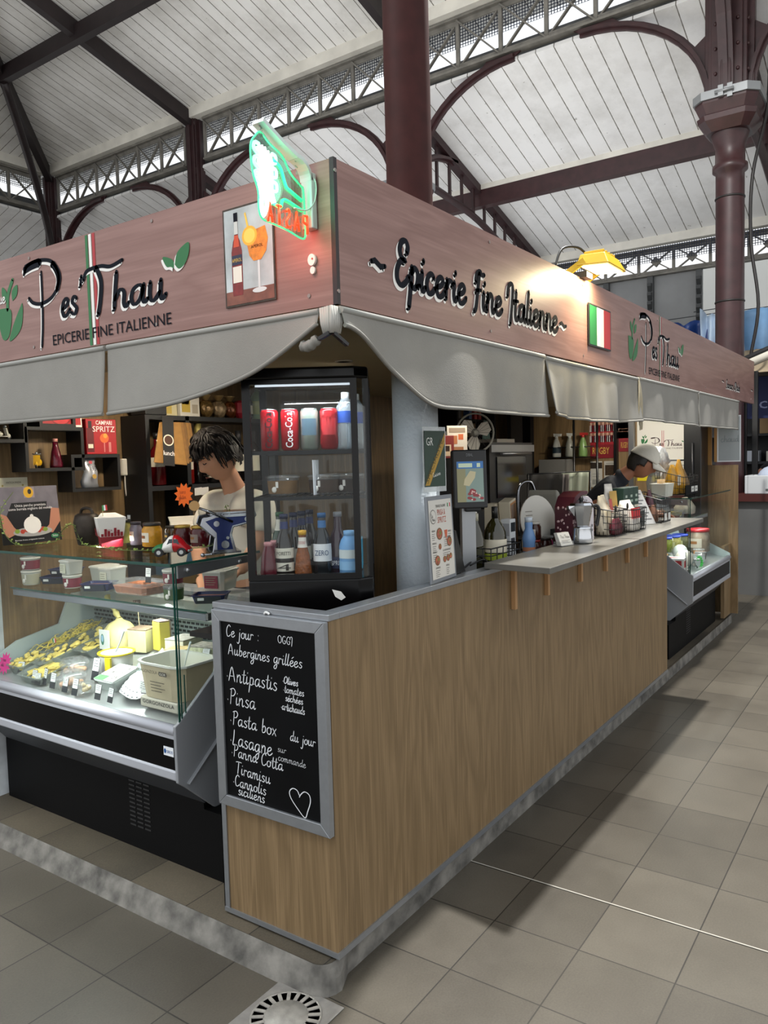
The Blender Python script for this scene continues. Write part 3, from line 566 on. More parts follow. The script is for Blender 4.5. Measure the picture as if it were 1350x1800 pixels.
# ------------------------------------------------------------------ sign boards
GREEN = P('1f6b39', .5); RED = P('a9282f', .5); WH = P('e9e7e2', .5); INK = P('1c1f26', .85, spec=.08)
SZ0, SZ1 = 2.053, 2.464
SR = thing('fascia_sign', 'long mauve wood-look shop sign along the right side reading Epicerie Fine Italienne', 'sign', (3.3, -.03, SZ0))
MB(MAUVE('X')).box(-3.265, 3.356, -.014, .012, 0, SZ1 - SZ0).build('board', SR)
SL = thing('fascia_sign', 'mauve wood-look shop sign on the short left side with the large shop name', 'sign', (.05, 1.2, SZ0))
MB(MAUVE('Y')).box(-.016, .01, -1.229, 1.35, 0, SZ1 - SZ0).build('board', SL)
m = MB(P('20181a', .5)); m.box(-.016, -.001, -.0445 - 1.2, -.0295 - 1.2, 0, SZ1 - SZ0 + .003); m.build('corner_strip', SL)
m = MB(P('b89a6c', .6)); m.box(.0, .02, -1.229, 1.3, -.03, .0); m.build('rear_batten', SL)
FR = Fr((-3.3, -.0146, -SZ0), (1, 0, 0), (0, 0, 1)); FL = Fr((-.0166, -1.2, -SZ0), (0, -1, 0), (0, 0, 1))   # u = x on FR, u = -y on FL
def pes(m, fr, ox, s, dark, dz=0, ww=.001):
    """the shop's lettered name: origin ox = left of the P, metres at scale s"""
    T = lambda L: [(ox + p.x * s, dz + 2.08 + (p.y - 2.08) * s) for p in spline([(a, b, 0) for a, b in L], 7)]
    for pss in (0, 1):
        m.m(WH if pss == 0 else dark); w = ww if pss == 0 else ww + .0008; o = (-.009 * s, -.009 * s) if pss == 0 else (0, 0)
        q = lambda L: [(a + o[0], b + o[1]) for a, b in T(L)]
        m.ribbon(fr, q([(.01, 2.385), (.03, 2.41), (.1, 2.42), (.19, 2.405), (.235, 2.36), (.235, 2.31), (.19, 2.268), (.12, 2.252), (.06, 2.262), (.03, 2.285)]), .016 * s, w, .1)
        m.ribbon(fr, q([(.012, 2.40), (.06, 2.408), (.12, 2.412)]), .034 * s, w, 0)
        m.ribbon(fr, q([(.205, 2.395), (.235, 2.36), (.243, 2.33), (.225, 2.29)]), .026 * s, w, 0)
        m.ribbon(fr, q([(.125, 2.375), (.122, 2.25), (.115, 2.16), (.103, 2.085)]), .013 * s, w, 0)
        m.hand(fr, "es'", ox + .243 * s + o[0], dz + 2.08 + .105 * s + o[1], .064 * s, .021 * s, w, .95, .12, .2, .5)
        m.ribbon(fr, q([(.395, 2.30), (.42, 2.33), (.5, 2.335), (.56, 2.325), (.63, 2.337)]), .017 * s, w, .2)
        m.ribbon(fr, q([(.475, 2.335), (.5, 2.28), (.49, 2.21), (.475, 2.165)]), .024 * s, w, .3)
        m.hand(fr, 'hau', ox + .556 * s + o[0], dz + 2.08 + .092 * s + o[1], .064 * s, .022 * s, w, 1.45, .12, .1, .55)
    m.m(dark); m.text(fr, 'EPICERIE FINE ITALIENNE', ox + .175 * s, dz + 2.082, .04 * s, ww + .001, width=.70 * s)
    for pss in (0, 1):
        m.m(WH if pss == 0 else GREEN); o = -.008 * s if pss == 0 else 0; w = ww + .0009 + .0004 * pss
        L1 = [(.905, 2.275), (.918, 2.31), (.95, 2.33), (.978, 2.335), (.975, 2.30), (.955, 2.27), (.925, 2.258)]
        L2 = [(.9, 2.262), (.885, 2.27), (.862, 2.275), (.845, 2.308), (.88, 2.3), (.9, 2.285)]
        for L in (L1, L2): m.poly(fr, [(a + o, b + o) for a, b in T(L + L[:1])[:-1]], w)
def mortar(m, fr, cx, s, dz=0):
    T = lambda L: [(cx + p.x * s, dz + 2.14 + p.y * s) for p in spline([(a, b, 0) for a, b in L], 5)]
    m.m(GREEN); m.poly(fr, T([(-.09, .13), (.005, .115), (-.015, .02), (-.06, .0), (-.085, .05), (-.09, .13)])[:-1], .0012); m.poly(fr, T([(.09, .135), (.03, .07), (-.02, -.005), (.03, .005), (.075, .04), (.092, .1), (.09, .135)])[:-1], .0012)
    m.ribbon(fr, T([(-.02, .12), (-.01, .18), (.03, .235)]), .02 * s, .0012, .2); m.poly(fr, T([(.02, .15), (.055, .17), (.06, .21), (.02, .19), (.02, .15)])[:-1], .0013); m.poly(fr, T([(-.03, .15), (-.055, .18), (-.05, .215), (-.02, .19), (-.03, .15)])[:-1], .0013)
def stripes(m, fr, u, gap, wd, w=.0007):
    for mat, k in ((GREEN, 0), (WH, 1), (RED, 2)): m.m(mat).rect(fr, u + k * gap, u + k * gap + wd, SZ0 + .004, SZ1 - .004, w)
m = MB(); stripes(m, FL, -1.13, .021, .016); m.build('tricolour_stripe', SL, recalc=False)
m = MB(); pes(m, FL, -1.545, 1.0, INK); m.build('shop_name', SL, recalc=False)
m = MB(); mortar(m, FL, -1.655, 1.0); m.m(WH).hand(FL, 'Lue', -1.76, 2.29, .025, .006, .002)
m.build('leaf_emblem', SL, recalc=False)
m = MB(); stripes(m, FR, 3.34, .022, .009); m.build('tricolour_stripe', SR, recalc=False)
m = MB(); pes(m, FR, 2.925, 1.03, INK); m.build('shop_name', SR, recalc=False)
m = MB(); mortar(m, FR, 2.8, 1.0); m.build('leaf_emblem', SR, recalc=False)
m = MB(); m_ = MB()
for pss in (0, 1):
    m.m(WH if pss == 0 else INK); o = (-.010, -.011) if pss == 0 else (0, 0); w = .0008 + .0008 * pss
    m.hand(FR, 'Epicerie Fine Italienne', .335, 2.163, .067, .0245, w, 1.06, .1, 0, .3, off=o, k=7)
    for u in (.205, 1.70): m.ribbon(FR, [(u + o[0] + a, 2.2 + o[1] + b) for a, b in ((0, .006), (.02, .012), (.05, -.002), (.075, .004))], .02, w, 0)
    m_.m(WH if pss == 0 else INK).hand(FR, 'Saveurs d\'Italie', 5.35, 2.135, .034, .01 if pss else .01, w, 1.35, .1, 0, .4, off=o); m_.ribbon(FR, [(5.19 + o[0], 2.185 + o[1]), (5.27 + o[0], 2.18 + o[1])], .012, w); m_.ribbon(FR, [(6.5 + o[0], 2.185 + o[1]), (6.58 + o[0], 2.18 + o[1])], .012, w)
m.build('slogan_lettering', SR, recalc=False); m_.build('far_lettering', SR, recalc=False)
m = MB(P('8f8580', .4, .5))
for x in (.04, 1.0, 2.0, 3.3, 4.6, 5.9, 6.5):
    for z in (2.09, 2.43): m.disc(FR, x, z, .006, w=.002, n=10, d=.002)
m.build('screw', SR, kind='stuff')
m = MB(P('8f8580', .4, .5))
for y in (.06, .75, 1.5):
    for z in (2.09, 2.44): m.disc(FL, -y, z, .006, w=.002, n=10, d=.002)
m.build('screw', SL, kind='stuff')
# tin poster of a bottle and an orange drink
t = thing('tin_poster', 'rusted tin drink poster with a bottle and an orange spritz glass on the left sign', 'poster', (.031, .295, 2.1))
f = Fr((-.0, .105, 0), (0, -1, 0), (0, 0, 1)); A = lambda x, y: (x * .21, y * .3)
m = MB(P('4a4038', .6, .4, noise=.5, scale=30)); m.rect(f, -.003, .213, -.003, .303, .002, .003); m.build('plate', t)
m = MB(P('b9c2c4', .4, noise=.35, scale=9)); m.rect(f, .003, .207, .003, .297, .0024); m.m(P('7d4a3a', .5, noise=.4, scale=20)).rect(f, .003, .207, .003, .045, .0027)
Bt = [(.16, .1), (.36, .1), (.37, .14), (.37, .55), (.33, .66), (.3, .7), (.295, .88), (.225, .88), (.22, .7), (.19, .66), (.15, .55), (.15, .14)]
m.m(P('7a1c1a', .25, noise=.3, scale=40)).poly(f, [A(*p) for p in Bt], .003); m.m(P('c9461f', .3)).poly(f, [A(*p) for p in ((.2, .6), (.32, .6), (.3, .72), (.22, .72))], .0034); m.m(P('c9ccc8', .3)).poly(f, [A(*p) for p in ((.22, .73), (.3, .73), (.295, .86), (.225, .86))], .0034); m.m(INK).rect(f, .046, .063, .258, .285, .0036)
m.m(P('1b1d3c', .4)).rect(f, .033, .077, .125, .155, .0036); m.m(P('e8e2d4', .5)).rect(f, .036, .074, .07, .12, .0036); m.m(P('d9b24a', .5)).text(f, 'APEROL', .034, .134, .011, .004, width=.042)
gp = [(.52, .48), (.6, .42), (.75, .42), (.86, .5), (.9, .62), (.85, .75), (.53, .72), (.48, .6)]
m.m(P('d4d8d8', .3)).poly(f, [A(a, b) for a, b in ((.68, .12), (.72, .12), (.72, .43), (.68, .43))], .003); m.disc(f, .147, .036, .03, .008, .0031); m.m(P('e0851f', .3, noise=.3, scale=60)).poly(f, [A(*p) for p in gp], .0032); m.m(P('f0b030', .4)).disc(f, .112, .205, .032, .03, .0034); m.m(P('f7cf5a', .4)).disc(f, .112, .205, .024, .022, .0036)
m.m(P('eac04a', .4)).poly(f, [A(*p) for p in ((.44, .92), (.47, .93), (.56, .68), (.52, .67))], .0033); m.m(INK).text(f, 'APEROL', .118, .165, .009, .0038, width=.05); m.build('printed_picture', t, recalc=False)
t = thing('cable_grommet', 'white round cable cover on the left sign below the pasta sign', 'cover', (.03, .04, 2.19)); m = MB(P('e6e2dc', .4)); f = Fr((0, 0, 0), (0, -1, 0), (0, 0, 1)); m.disc(f, 0, 0, .014, .017, .006, d=.008); m.disc(f, .001, -.03, .009, .011, .004, d=.006); m.build('cap', t); m = MB(P('a83c34', .4)); m.disc(f, .004, .002, .003, w=.007); m.build('hole', t)
# flag plate
t = thing('flag_plate', 'small framed Italian tricolour plate on the right sign', 'flag', (2.22, -.05, 2.25)); f = Fr((0, 0, 0), (1, 0, 0), (0, 0, 1)); m = MB(P('1d1d1f', .5)); m.rect(f, -.165, .165, -.105, .105, .004, .006); m.build('backing', t)
m = MB(); [m.m(mm).rect(f, -.155 + k * .1033, -.155 + (k + 1) * .1033, -.097, .097, .005) for k, mm in enumerate((GREEN, P('e3e2de', .35, noise=.1, scale=20), RED))]; m.build('tricolour', t, recalc=False)
# yellow work floodlight above the sign
t = thing('floodlight', 'yellow work floodlight clamped on the top edge of the right sign', 'lamp', (2.0, -.12, 2.52)); YEL = P('d8b01c', .4)
m = MB(YEL); m.hexa([(-.13, -.1, -.03), (.13, -.1, -.03), (.13, .06, -.02), (-.13, .06, -.02)], [(-.1, -.07, .03), (.1, -.07, .03), (.1, .05, .035), (-.1, .05, .035)]); [m.box(x, x + .012, -.06, .04, .03, .05) for x in (-.08, -.04, 0, .04, .07)]; m.build('housing', t, bev=.005)
m = MB(P('fff3c8', .3, emit=6)); m.add([(-.115, -.088, -.033), (.115, -.088, -.033), (.115, .045, -.023), (-.115, .045, -.023)], [(0, 1, 2, 3)]); m.build('lens', t, recalc=False)
m = MB(P('1a1a1a', .5)); m.tube(spline([(-.02, .03, .03), (-.1, .06, .07), (-.2, .1, .05), (-.26, .11, -.04)], 5), .006, 6); m.box(-.04, .04, .04, .16, -.06, -.03); m.build('cord', t); m = MB(YEL); m.bar((-.12, .02, 0), (-.12, .11, -.05), .01, .03); m.bar((.12, .02, 0), (.12, .11, -.05), .01, .03); m.build('bracket', t)
lamp('floodlight_beam', 'AREA', (2.0, -.165, 2.475), 11, (1, .84, .52), aim=(1.9, -.05, 1.9), shape='RECTANGLE', size=.18, size_y=.08)

# neon sign
NX = -.005; t = thing('neon_sign', 'glowing pasta neon sign with green fork outline hanging from a bracket at the corner', 'sign', (.02, .035, 2.3))
m = MB(P('b9bcbc', .35, .3)); m.rbox(-.02, .012, -.02, .02, -.03, .14, .006); m.build('wall_plate', t)
m = MB(P('c4c8c8', .3, .4)); L = []
for i in range(9):
    a = PI / 2 * i / 8; L.append((-.07 - .0 + .068 * math.cos(a) - .012, .0, .115 + .055 * math.sin(a)))
L += [(-.15, 0, .19), (-.25, 0, .228)]
for a, b in zip(L, L[1:]): m.bar(a, b, .04, .012, (.3, 0, 1))
m.build('bracket_arm', t)
fN = Fr((0, -.002, 0), (1, 0, 0), (0, 0, 1)); U = lambda L: [(a, .0, b) for a, b in L]
out = [(-.265, .185), (-.29, .15), (-.285, .08), (-.262, .03), (-.262, -.02), (-.245, -.045), (-.19, -.05), (-.12, -.055), (-.05, -.065), (-.03, -.05), (-.03, .02), (-.035, .085), (-.05, .095), (-.1, .12), (-.14, .16), (-.2, .18), (-.24, .2)]
m = MB(glass('d6efe2', .05)); q = [(p.x, p.y) for p in spline([(a, b, 0) for a, b in out], 4, True)]; m.poly(fN, q, .003, .006); m.build('acrylic_panel', t)
EG = P('35ff9a', .3, emit=1.6); EW = P('f2fffb', .3, emit=9); ER = P('ff3a1c', .3, emit=2.6); EC = P('9dffe0', .3, emit=4)
m = MB(P('5cf0b0', .3, emit=.9)); m.tube([Vector((x, 0, z)) for x, z in q], .003, 6, True); m.build('edge_glow', t)
m = MB(EG)
for L in ([(-.185, .135), (-.15, .122), (-.125, .075), (-.1, .065), (-.045, .05)], [(-.185, .01), (-.155, .008), (-.145, .028), (-.12, .032), (-.045, .02)]): m.tube(spline(U(L), 6), .0055, 6)
m.build('fork_handle_tube', t)
m = MB(EC)
for z in (.135, .095, .055): m.tube(spline(U([(-.255, z), (-.275, z + .012), (-.27, z + .03), (-.25, z + .03)]), 5), .005, 6); m.tube(spline(U([(-.19, z - .01), (-.172, z - .005), (-.172, z + .014), (-.19, z + .018)]), 5), .005, 6)
m.build('noodle_loop_tube', t)
m = MB(EW)
for x in (-.252, -.24, -.226, -.212, -.2): m.tube(spline(U([(x + .012, .012), (x, .05), (x + .004, .11), (x - .002, .165 - abs(x + .235) * .5)]), 5), .0075, 6)
m.tube(spline(U([(-.25, .01), (-.24, -.035), (-.215, .012)]), 4), .006, 6); m.build('fork_tube', t, label='dazzling white fork tubes')
m = MB(ER)
lets = {'P': [[(0, 0), (0, 1)], [(0, 1), (.5, .95), (.55, .6), (0, .5)]], 'A': [[(0, 0), (.3, 1), (.6, 0)], [(.1, .35), (.5, .35)]], 'S': [[(.55, .85), (.25, 1), (.05, .75), (.5, .35), (.4, .05), (0, .1)]], 'T': [[(.3, 0), (.3, 1)], [(0, 1), (.6, 1)]]}
x = -.03
for ch in 'PASTA':
    for L in lets[ch]: m.tube([(x - a * .036, -.008, -.05 + b * .055) for a, b in L] if ch != 'S' else spline([(x - a * .036, -.008, -.05 + b * .055) for a, b in L], 5), .0042, 6)
    x -= .0445
m.build('lettering_tube', t, label='red and orange PASTA letters seen from behind')
m = MB(P('8a9a94', .4, .6))
for a, b in (((-.24, .222), (-.235, .19)), ((-.07, .165), (-.06, .09))):
    for i in range(5):
        p = Vector((a[0], 0, a[1])).lerp(Vector((b[0], 0, b[1])), i / 4); m.tube([p + Vector((.004 * math.cos(s * PI / 4), .004 * math.sin(s * PI / 4) * (i % 2), .005 * math.sin(s * PI / 4))) for s in range(8)], .001, 5, True)
m.build('chain', t); m = MB(P('b9c4be', .4)); m.tube(spline([(-.02, .02, .135), (.0, -.02, .12), (-.0, -.02, .06), (-.04, -.015, .02), (-.1, -.01, .015)], 6), .0025, 6); m.build('power_cord', t)
t.scale = (.82, 1, .93)
lamp('neon_glow_red', 'POINT', (.02 - .1, .075, 2.265), 1.5, (1, .12, .05), shadow_soft_size=.05); lamp('neon_glow_green', 'POINT', (.02 - .13, .0, 2.37), 1.2, (.25, 1, .55), shadow_soft_size=.06)

# ------------------------------------------------------------------ awning valances
CLOTH = P('8c8a84', .8, noise=.05, scale=12, bump=.1, bscale=220)
def valance(label, fr, u0, u1, top, hem, amp=.012, fold=6, seed=0, nv=16, nu=60, band=True):
    """hem(u) gives the height of the lower edge"""
    r = random.Random(seed); ph = [r.uniform(0, 6) for _ in range(4)]; t = thing('awning_valance', label, 'awning', fr.p((u0 + u1) / 2, top - .02))
    o = t.location; m = MB(CLOTH); V = []; F = []
    for j in range(nv + 1):
        k = j / nv
        for i in range(nu + 1):
            s = i / nu; u = u0 + (u1 - u0) * s; z = top + (hem(s) - top) * k
            L = (top - hem(s)) ; w = .018 + amp * k * (math.sin(s * fold * 2 * PI + ph[0]) * .5 + math.sin(s * fold * 3.7 + ph[1] + k) + .6 * math.sin(s * fold * 11 + ph[2])) * min(1, L / .15) + .012 * k
            V.append(fr.p(u, z, w) - o)
    for j in range(nv):
        for i in range(nu): a = j * (nu + 1) + i; F.append((a, a + 1, a + nu + 2, a + nu + 1))
    m.add(V, F, True); m.build('fabric', t, solid=.003, recalc=False)
    m = MB(CLOTH); m.tube([V[nv * (nu + 1) + i] for i in range(nu + 1)], .007, 6); m.build('hem', t)
    if band: m = MB(P('9c9c97', .8)); m.tube([fr.p(u0 + (u1 - u0) * i / 12, top + .001, .012) - o for i in range(13)], .016, 8, flat=.7); m.build('roller', t)
    return t
aL = Fr((.036, 0, 0), (0, -1, 0), (0, 0, 1)); aR = Fr((0, -.038, 0), (1, 0, 0), (0, 0, 1)); sm = lambda a, b, x: (lambda t: t * t * (3 - 2 * t))(max(0, min(1, (x - a) / (b - a))))
valance('grey fabric awning valance at the left edge under the shop name', aL, -2.4, -1.022, 2.035, lambda s: 1.80 - .005 * s, .006, 2, 1)
valance('grey fabric awning valance left of the corner, gathered up toward the corner', aL, -1.005, -.012, 2.035, lambda s: 1.795 + .02 * s + .185 * max(0, (s - .12) / .88) ** 2.4 + .0 * s, .008, 1.3, 2)
valance('grey fabric awning valance right of the corner, gathered up toward the corner', aR, .035, 1.485, 2.035, lambda s: 1.775 + .215 * (1 - sm(0, .42, s)) ** 1.5, .012, 2.2, 3)
valance('second grey fabric awning valance lit by the floodlight', aR, 1.50, 2.84, 2.03, lambda s: 1.79 - .02 * math.sin(s * PI), .02, 3.2, 4)
valance('third grey fabric awning valance on the right side beside the tied cords', aR, 2.87, 4.3, 2.035, lambda s: 1.80 - .01 * s, .008, 3, 5)
valance('last grey fabric awning valance at the far end of the right side', aR, 4.33, 5.83, 2.035, lambda s: 1.79, .008, 3, 6)
# gathered corner with black clips
t = thing('awning_corner_gather', 'bunched grey awning fabric clipped together under the sign corner', 'awning', (.025, -.03, 2.0)); m = MB(P('b4b2ac', .8))
for i in range(9): a = -.9 + 1.8 * i / 8; c = Vector((.004 + .024 * math.sin(a + .3) * (1 if a > 0 else .3), 0, 0)); p = Vector((.012 * math.cos(a) - .03 + abs(a) * .02, .05 * -a - .008, 0)) if a < 0 else Vector((-.018 + .05 * a, -.012, 0)); m.tube([p + Vector((0, 0, .045)), p * .9 + Vector((-.004, -.004, .0)), p * .7 + Vector((0, 0, -.03))], [.006, .008, .006], 6)
m.build('pleats', t); m = MB(BLACK); m.bar((-.012, .0, -.03), (-.01, .05, -.045), .012, .01); m.bar((-.008, -.008, -.03), (.05, -.014, -.06), .012, .01); m.build('clip', t)
m = MB(CLOTH); m.tube(spline([(-.006, .05, -.04), (-.01, .07, -.055), (-.008, .09, -.06), (-.006, .11, -.055)], 4), [.014 + .002 * (i % 3) for i in range(13)], 8); m.build('rolled_edge', t)
t = thing('rope_bundle', 'beige cord bundle hanging tied between the awning valances', 'cord', (2.85, -.06, 2.0)); m = MB(P('a9a08a', .8))
for i in range(6): x = -.04 + .014 * i; m.tube(spline([(0, 0, .04), (x * .7, -.01, -.05), (x, -.012, -.14), (x * .8, -.01, -.2 - .03 * (i % 3)), (x * .2, -.008, -.24 + .02 * (i % 2))], 5), .0035, 5)
m.build('cord', t)
# ------------------------------------------------------------------ cheese counter on the short side
GL_ = glass('fcfefd', .026); GEDGE = P('1f4a40', .15, spec=.6); PLA = glass('fbfcfc', .07, rough=.08, alpha=.08); MILK = P('d9d6cc', .45); MILKY = glass('eceee6', .06, rough=.2, alpha=.62)
CGREY = P('8f9296', .4); CLIGHT = P('b9bcc4', .35, .3); INOX = P('c3c8c8', .3, .6)
dk = lambda x: .668 + .23 * (x - .06)
def display_counter(name, label, loc, rz=0, mir=False):
    MB.DT = Matrix.Scale(-1, 4, (0, 1, 0)) if mir else None
    t = thing(name, label, 'display counter', loc, rz); y0, y1 = .70 - 1.38, 2.06 - 1.38
    m = MB(BLACKM); m.box(.125, .85, y0 - .17, y1, .08, .335); m.box(.125, .85, y0 + .02, y1, .335, .5); m.build('base', t)
    m = MB(P('2a2a2b', .5))
    for i in range(14):
        for j in range(3): m.box(.1225, .1252, y0 + .33 + j * .045, y0 + .365 + j * .045, .17 + .018 * i, .176 + .018 * i)
    m.build('vent', t, kind='stuff')
    m = MB(P('3c3f44', .4)); m.hexa([(.02, y0 + .012, .487), (.125, y0 + .012, .36), (.125, y0 + .012, .49)], [(.02, y1, .487), (.125, y1, .36), (.125, y1, .49)]); m.build('belly', t)
    m = MB(CLIGHT); m.tube([(.012, y0 + .012, .665), (.012, y1, .665)], .02, 12); m.box(.0, .02, y0 + .012, y1, .636, .66); m.build('front_lip', t)
    m = MB(P('040405', .25, spec=.15)); m.box(.002, .03, y0 + .012, y1, .522, .638); m.build('kick_panel', t)
    m = MB(CLIGHT); m.box(-.004, .03, y0 + .012, y1, .486, .523); m.build('bumper', t, bev=.006)
    if not mir: m = MB(P('e8ecf0', .4)); f = Fr((-.0, y0 + .075, .585), (0, -1, 0), (0, 0, 1)); m.rect(f, -.0, .052, -.013, .019, .001, .002); m.m(P('1c4f8c', .4)).disc(f, .008, .003, .006, .009, .0016).text(f, 'SIRIUS', .017, -.003, .011, .0016, width=.032); m.build('maker_plate', t, recalc=False)
    m = MB(CGREY); e = [(-.004, .482), (-.006, .686), (.01, .694), (.21, .852), (.62, .93), (.66, 1.1), (.72, 1.1), (.8, .08), (.5, .1), (.16, .335), (.03, .455)]
    m.hexa([(x, y0, z) for x, z in e], [(x, y0 + .014, z) for x, z in e]); m.bar((.035, y0 - .004, .468), (.25, y0 - .004, .64), .006, .02, (0, 1, 0)); m.build('end_panel', t, bev=.005)
    m = MB(P('aebcbc', .4)); e2 = [(0, .5), (0, .70), (.2, .8), (.42, .84), (.47, .95), (.5, .98), (.8, .98), (.8, .1), (.2, .3)]; m.hexa([(x, y1 - .014, z) for x, z in e2], [(x, y1, z) for x, z in e2]); m.build('end_panel', t)
    m = MB(INOX); m.hexa([(.03, y0 + .015, .62), (.03, y0 + .015, dk(.03)), (.62, y0 + .015, dk(.62)), (.62, y0 + .015, .62)], [(.03, y1 - .015, .62), (.03, y1 - .015, dk(.03)), (.62, y1 - .015, dk(.62)), (.62, y1 - .015, .62)]); m.build('deck', t)
    m = MB(P('7d8886', .45)); m.box(.62, .64, y0 + .015, y1 - .015, .6, 1.0); m.m(P('14191a', .6))
    for i in range(44):
        for j in range(4): u = y0 + .04 + i * .03 + (j % 2) * .015; m.box(.6175, .6205, u, u + .02, .812 + j * .02, .822 + j * .02)
    m.build('back_grille', t)
    m = MB(P('aeb6b4', .4)); m.hexa([(.56, y0 + .015, .91), (.64, y0 + .015, .9), (.64, y0 + .015, 1.0), (.54, y0 + .015, 1.0)], [(.56, y1 - .015, .91), (.64, y1 - .015, .9), (.64, y1 - .015, 1.0), (.54, y1 - .015, 1.0)]); m.build('air_hood', t)
    m = MB(CGREY); m.box(.64, .8, y0 + .015, y1, .1, 1.02); m.build('rear_body', t)
    m = MB(GL_); m.box(.014, .02, y0 + .004, y1, .684, 1.25); m.build('front_glass', t); m = MB(GEDGE); m.box(.0135, .0205, y0 + .001, y0 + .005, .684, 1.25); m.box(.026, .03, y0 + .001, y0 + .005, .69, 1.25); m.box(.045, .048, y0 + .002, y0 + .006, .7, .86); m.box(.012, .022, y0 + .004, y1, 1.247, 1.251); m.build('glass_edge', t)
    m = MB(GL_); m.box(.03, .55, y0 + .002, y0 + .008, .71, 1.25); m.build('side_glass', t); 
    m = MB(GL_); m.box(.002, .44, y0 - .004, y1, 1.252, 1.26); m.build('top_glass', t); m = MB(GEDGE); m.box(-.001, .002, y0 - .006, y1, 1.2515, 1.2605); m.box(-.001, .44, y0 - .007, y0 - .004, 1.2515, 1.2605); m.build('glass_edge', t)
    m = MB(STEEL); m.hexa([(.035, y0 - .002, 1.205), (.39, y0 - .002, 1.222), (.4, y0 - .002, 1.248), (.035, y0 - .002, 1.25)], [(.035, y0 + .012, 1.205), (.39, y0 + .012, 1.222), (.4, y0 + .012, 1.248), (.035, y0 + .012, 1.25)]); [m.ell((x, y0 - .006, 1.23), .009, .007, .009, 10, 6) for x in (.075, .33)]; m.build('glass_bracket', t)
    m = MB(GL_); m.box(.18, .56, y0 + .02, y1 - .02, 1.054, 1.06); m.build('shelf_glass', t); m = MB(GEDGE); m.box(.177, .18, y0 + .02, y1 - .02, 1.0535, 1.0605); m.build('glass_edge', t)
    m = MB(P('8b9098', .4, .4)); m.box(.182, .215, y0 + .03, y1 - .03, 1.022, 1.05); m.build('light_bar', t, bev=.004); m = MB(P('eafff8', .4, emit=5)); m.box(.2, .213, y0 + .06, y1 - .06, 1.018, 1.022); m.build('light_tube', t)
    m = MB(STEEL); m.hexa([(.175, y0 + .01, 1.03), (.56, y0 + .01, 1.0), (.56, y0 + .01, 1.05), (.175, y0 + .01, 1.055)], [(.175, y0 + .022, 1.03), (.56, y0 + .022, 1.0), (.56, y0 + .022, 1.05), (.175, y0 + .022, 1.055)]); m.ell((.24, y0 + .006, 1.036), .009, .007, .009, 10, 6); m.build('shelf_bracket', t)
    MB.DT = None; return t
display_counter('cheese_counter', 'grey and black refrigerated glass counter full of cheese on the short side of the stall', (0, 1.38, 0))
lamp('cheese_counter_light', 'AREA', (.2, 1.38, 1.012), 11, (.93, 1, .96), aim=(.14, 1.38, .5), shape='RECTANGLE', size=.03, size_y=1.25)
lamp('cheese_counter_light', 'AREA', (.035, 1.38, 1.243), 4.5, (.96, 1, .97), aim=(.16, 1.38, .6), shape='RECTANGLE', size=.02, size_y=1.25)  # added light with no fixture, brightens the card fronts and shelf goods

def slab(y_): return Matrix.Translation((0, 0, 0))
TILT = (0, -math.atan(.25), 0)     # things lying on the sloping deck
def on(x): return dk(x) + .002
# --- builders for small goods
def price_card(label, loc, rz=0, h=.055, w=.034, lean=.25, top='e9ecea', rot=None, group='price cards in the cheese counter', txt=True):
    t = thing('price_card', label, 'price card', loc, rz, group)
    f = Fr((0, 0, .0), (0, -1, 0), (lean, 0, 1)); m = MB(P('20262b', .5)); m.rect(f, -w / 2, w / 2, 0, h, 0, .0015); m.build('holder', t)
    m = MB(P(top, .5)); m.rect(f, -w / 2 + .001, w / 2 - .001, h * .42, h - .001, .0006); m.m(P('6a6f74', .6)); [m.rect(f, -w * .36, w * (.36 - .12 * (i % 2)), h * (.86 - .12 * i), h * (.89 - .12 * i), .001) for i in range(3)]; m.build('label', t, recalc=False)
    return t
def tub(name, label, loc, r=.042, h=.06, mat=None, lid=None, band=None, group=None, rz=0, taper=.85, square=False, writing=None, bandw=None):
    t = thing(name, label, 'tub', loc, rz, group); mat = mat or MILKY
    m = MB(mat)
    if square:
        def lp(s, z): return [(s * r * 1.15 * a, s * r * .85 * b, z) for a, b in ((1, .75), (.8, 1), (-.8, 1), (-1, .75), (-1, -.75), (-.8, -1), (.8, -1), (1, -.75))]
        m.loft([lp(taper, 0), lp(1, h)], smooth=False)
        m.build('cup', t, bev=.002)
        if lid: m = MB(lid); m.loft([lp(1.06, h - .002), lp(1.08, h + .004), lp(1.0, h + .007)]); m.build('lid', t)
        if band: f = Fr((-r * 1.15 * .96, 0, 0), (0, -1, 0), (0, 0, 1)); m = MB(band); m.rect(f, -r * .55, r * .45, h * .15, h * .82, .004, .003); m.m(P('8a8470', .6)); [m.rect(f, -r * .45, r * (.3 - .1 * (i % 2)), h * (.7 - .12 * i), h * (.73 - .12 * i), .0046) for i in range(4)]; m.build('label', t, recalc=False)
    else:
        m.lathe([(r * taper, 0), (r * taper + .001, .002), (r, h)], n=24); m.build('cup', t)
        if band: m = MB(band); m.lathe([(r * (taper + .06) + .0012, h * .1), (r * .985 + .0012, h * .85)], n=24, cap=False); m.m(P('efece4', .5)).ell((-r * .93, -.004, h * .35), .004, .011, .011, 10, 6); m.m(P('efece4', .5)).box(-r * .97, -r * .9, -.022, -.013, h * .45, h * .8); m.build('label', t)
        if lid: m = MB(lid); m.lathe([(r * 1.05, h - .004), (r * 1.07, h + .004), (r * .98, h + .006), (r * .96, h + .003)], n=24); m.build('lid', t)
    return t
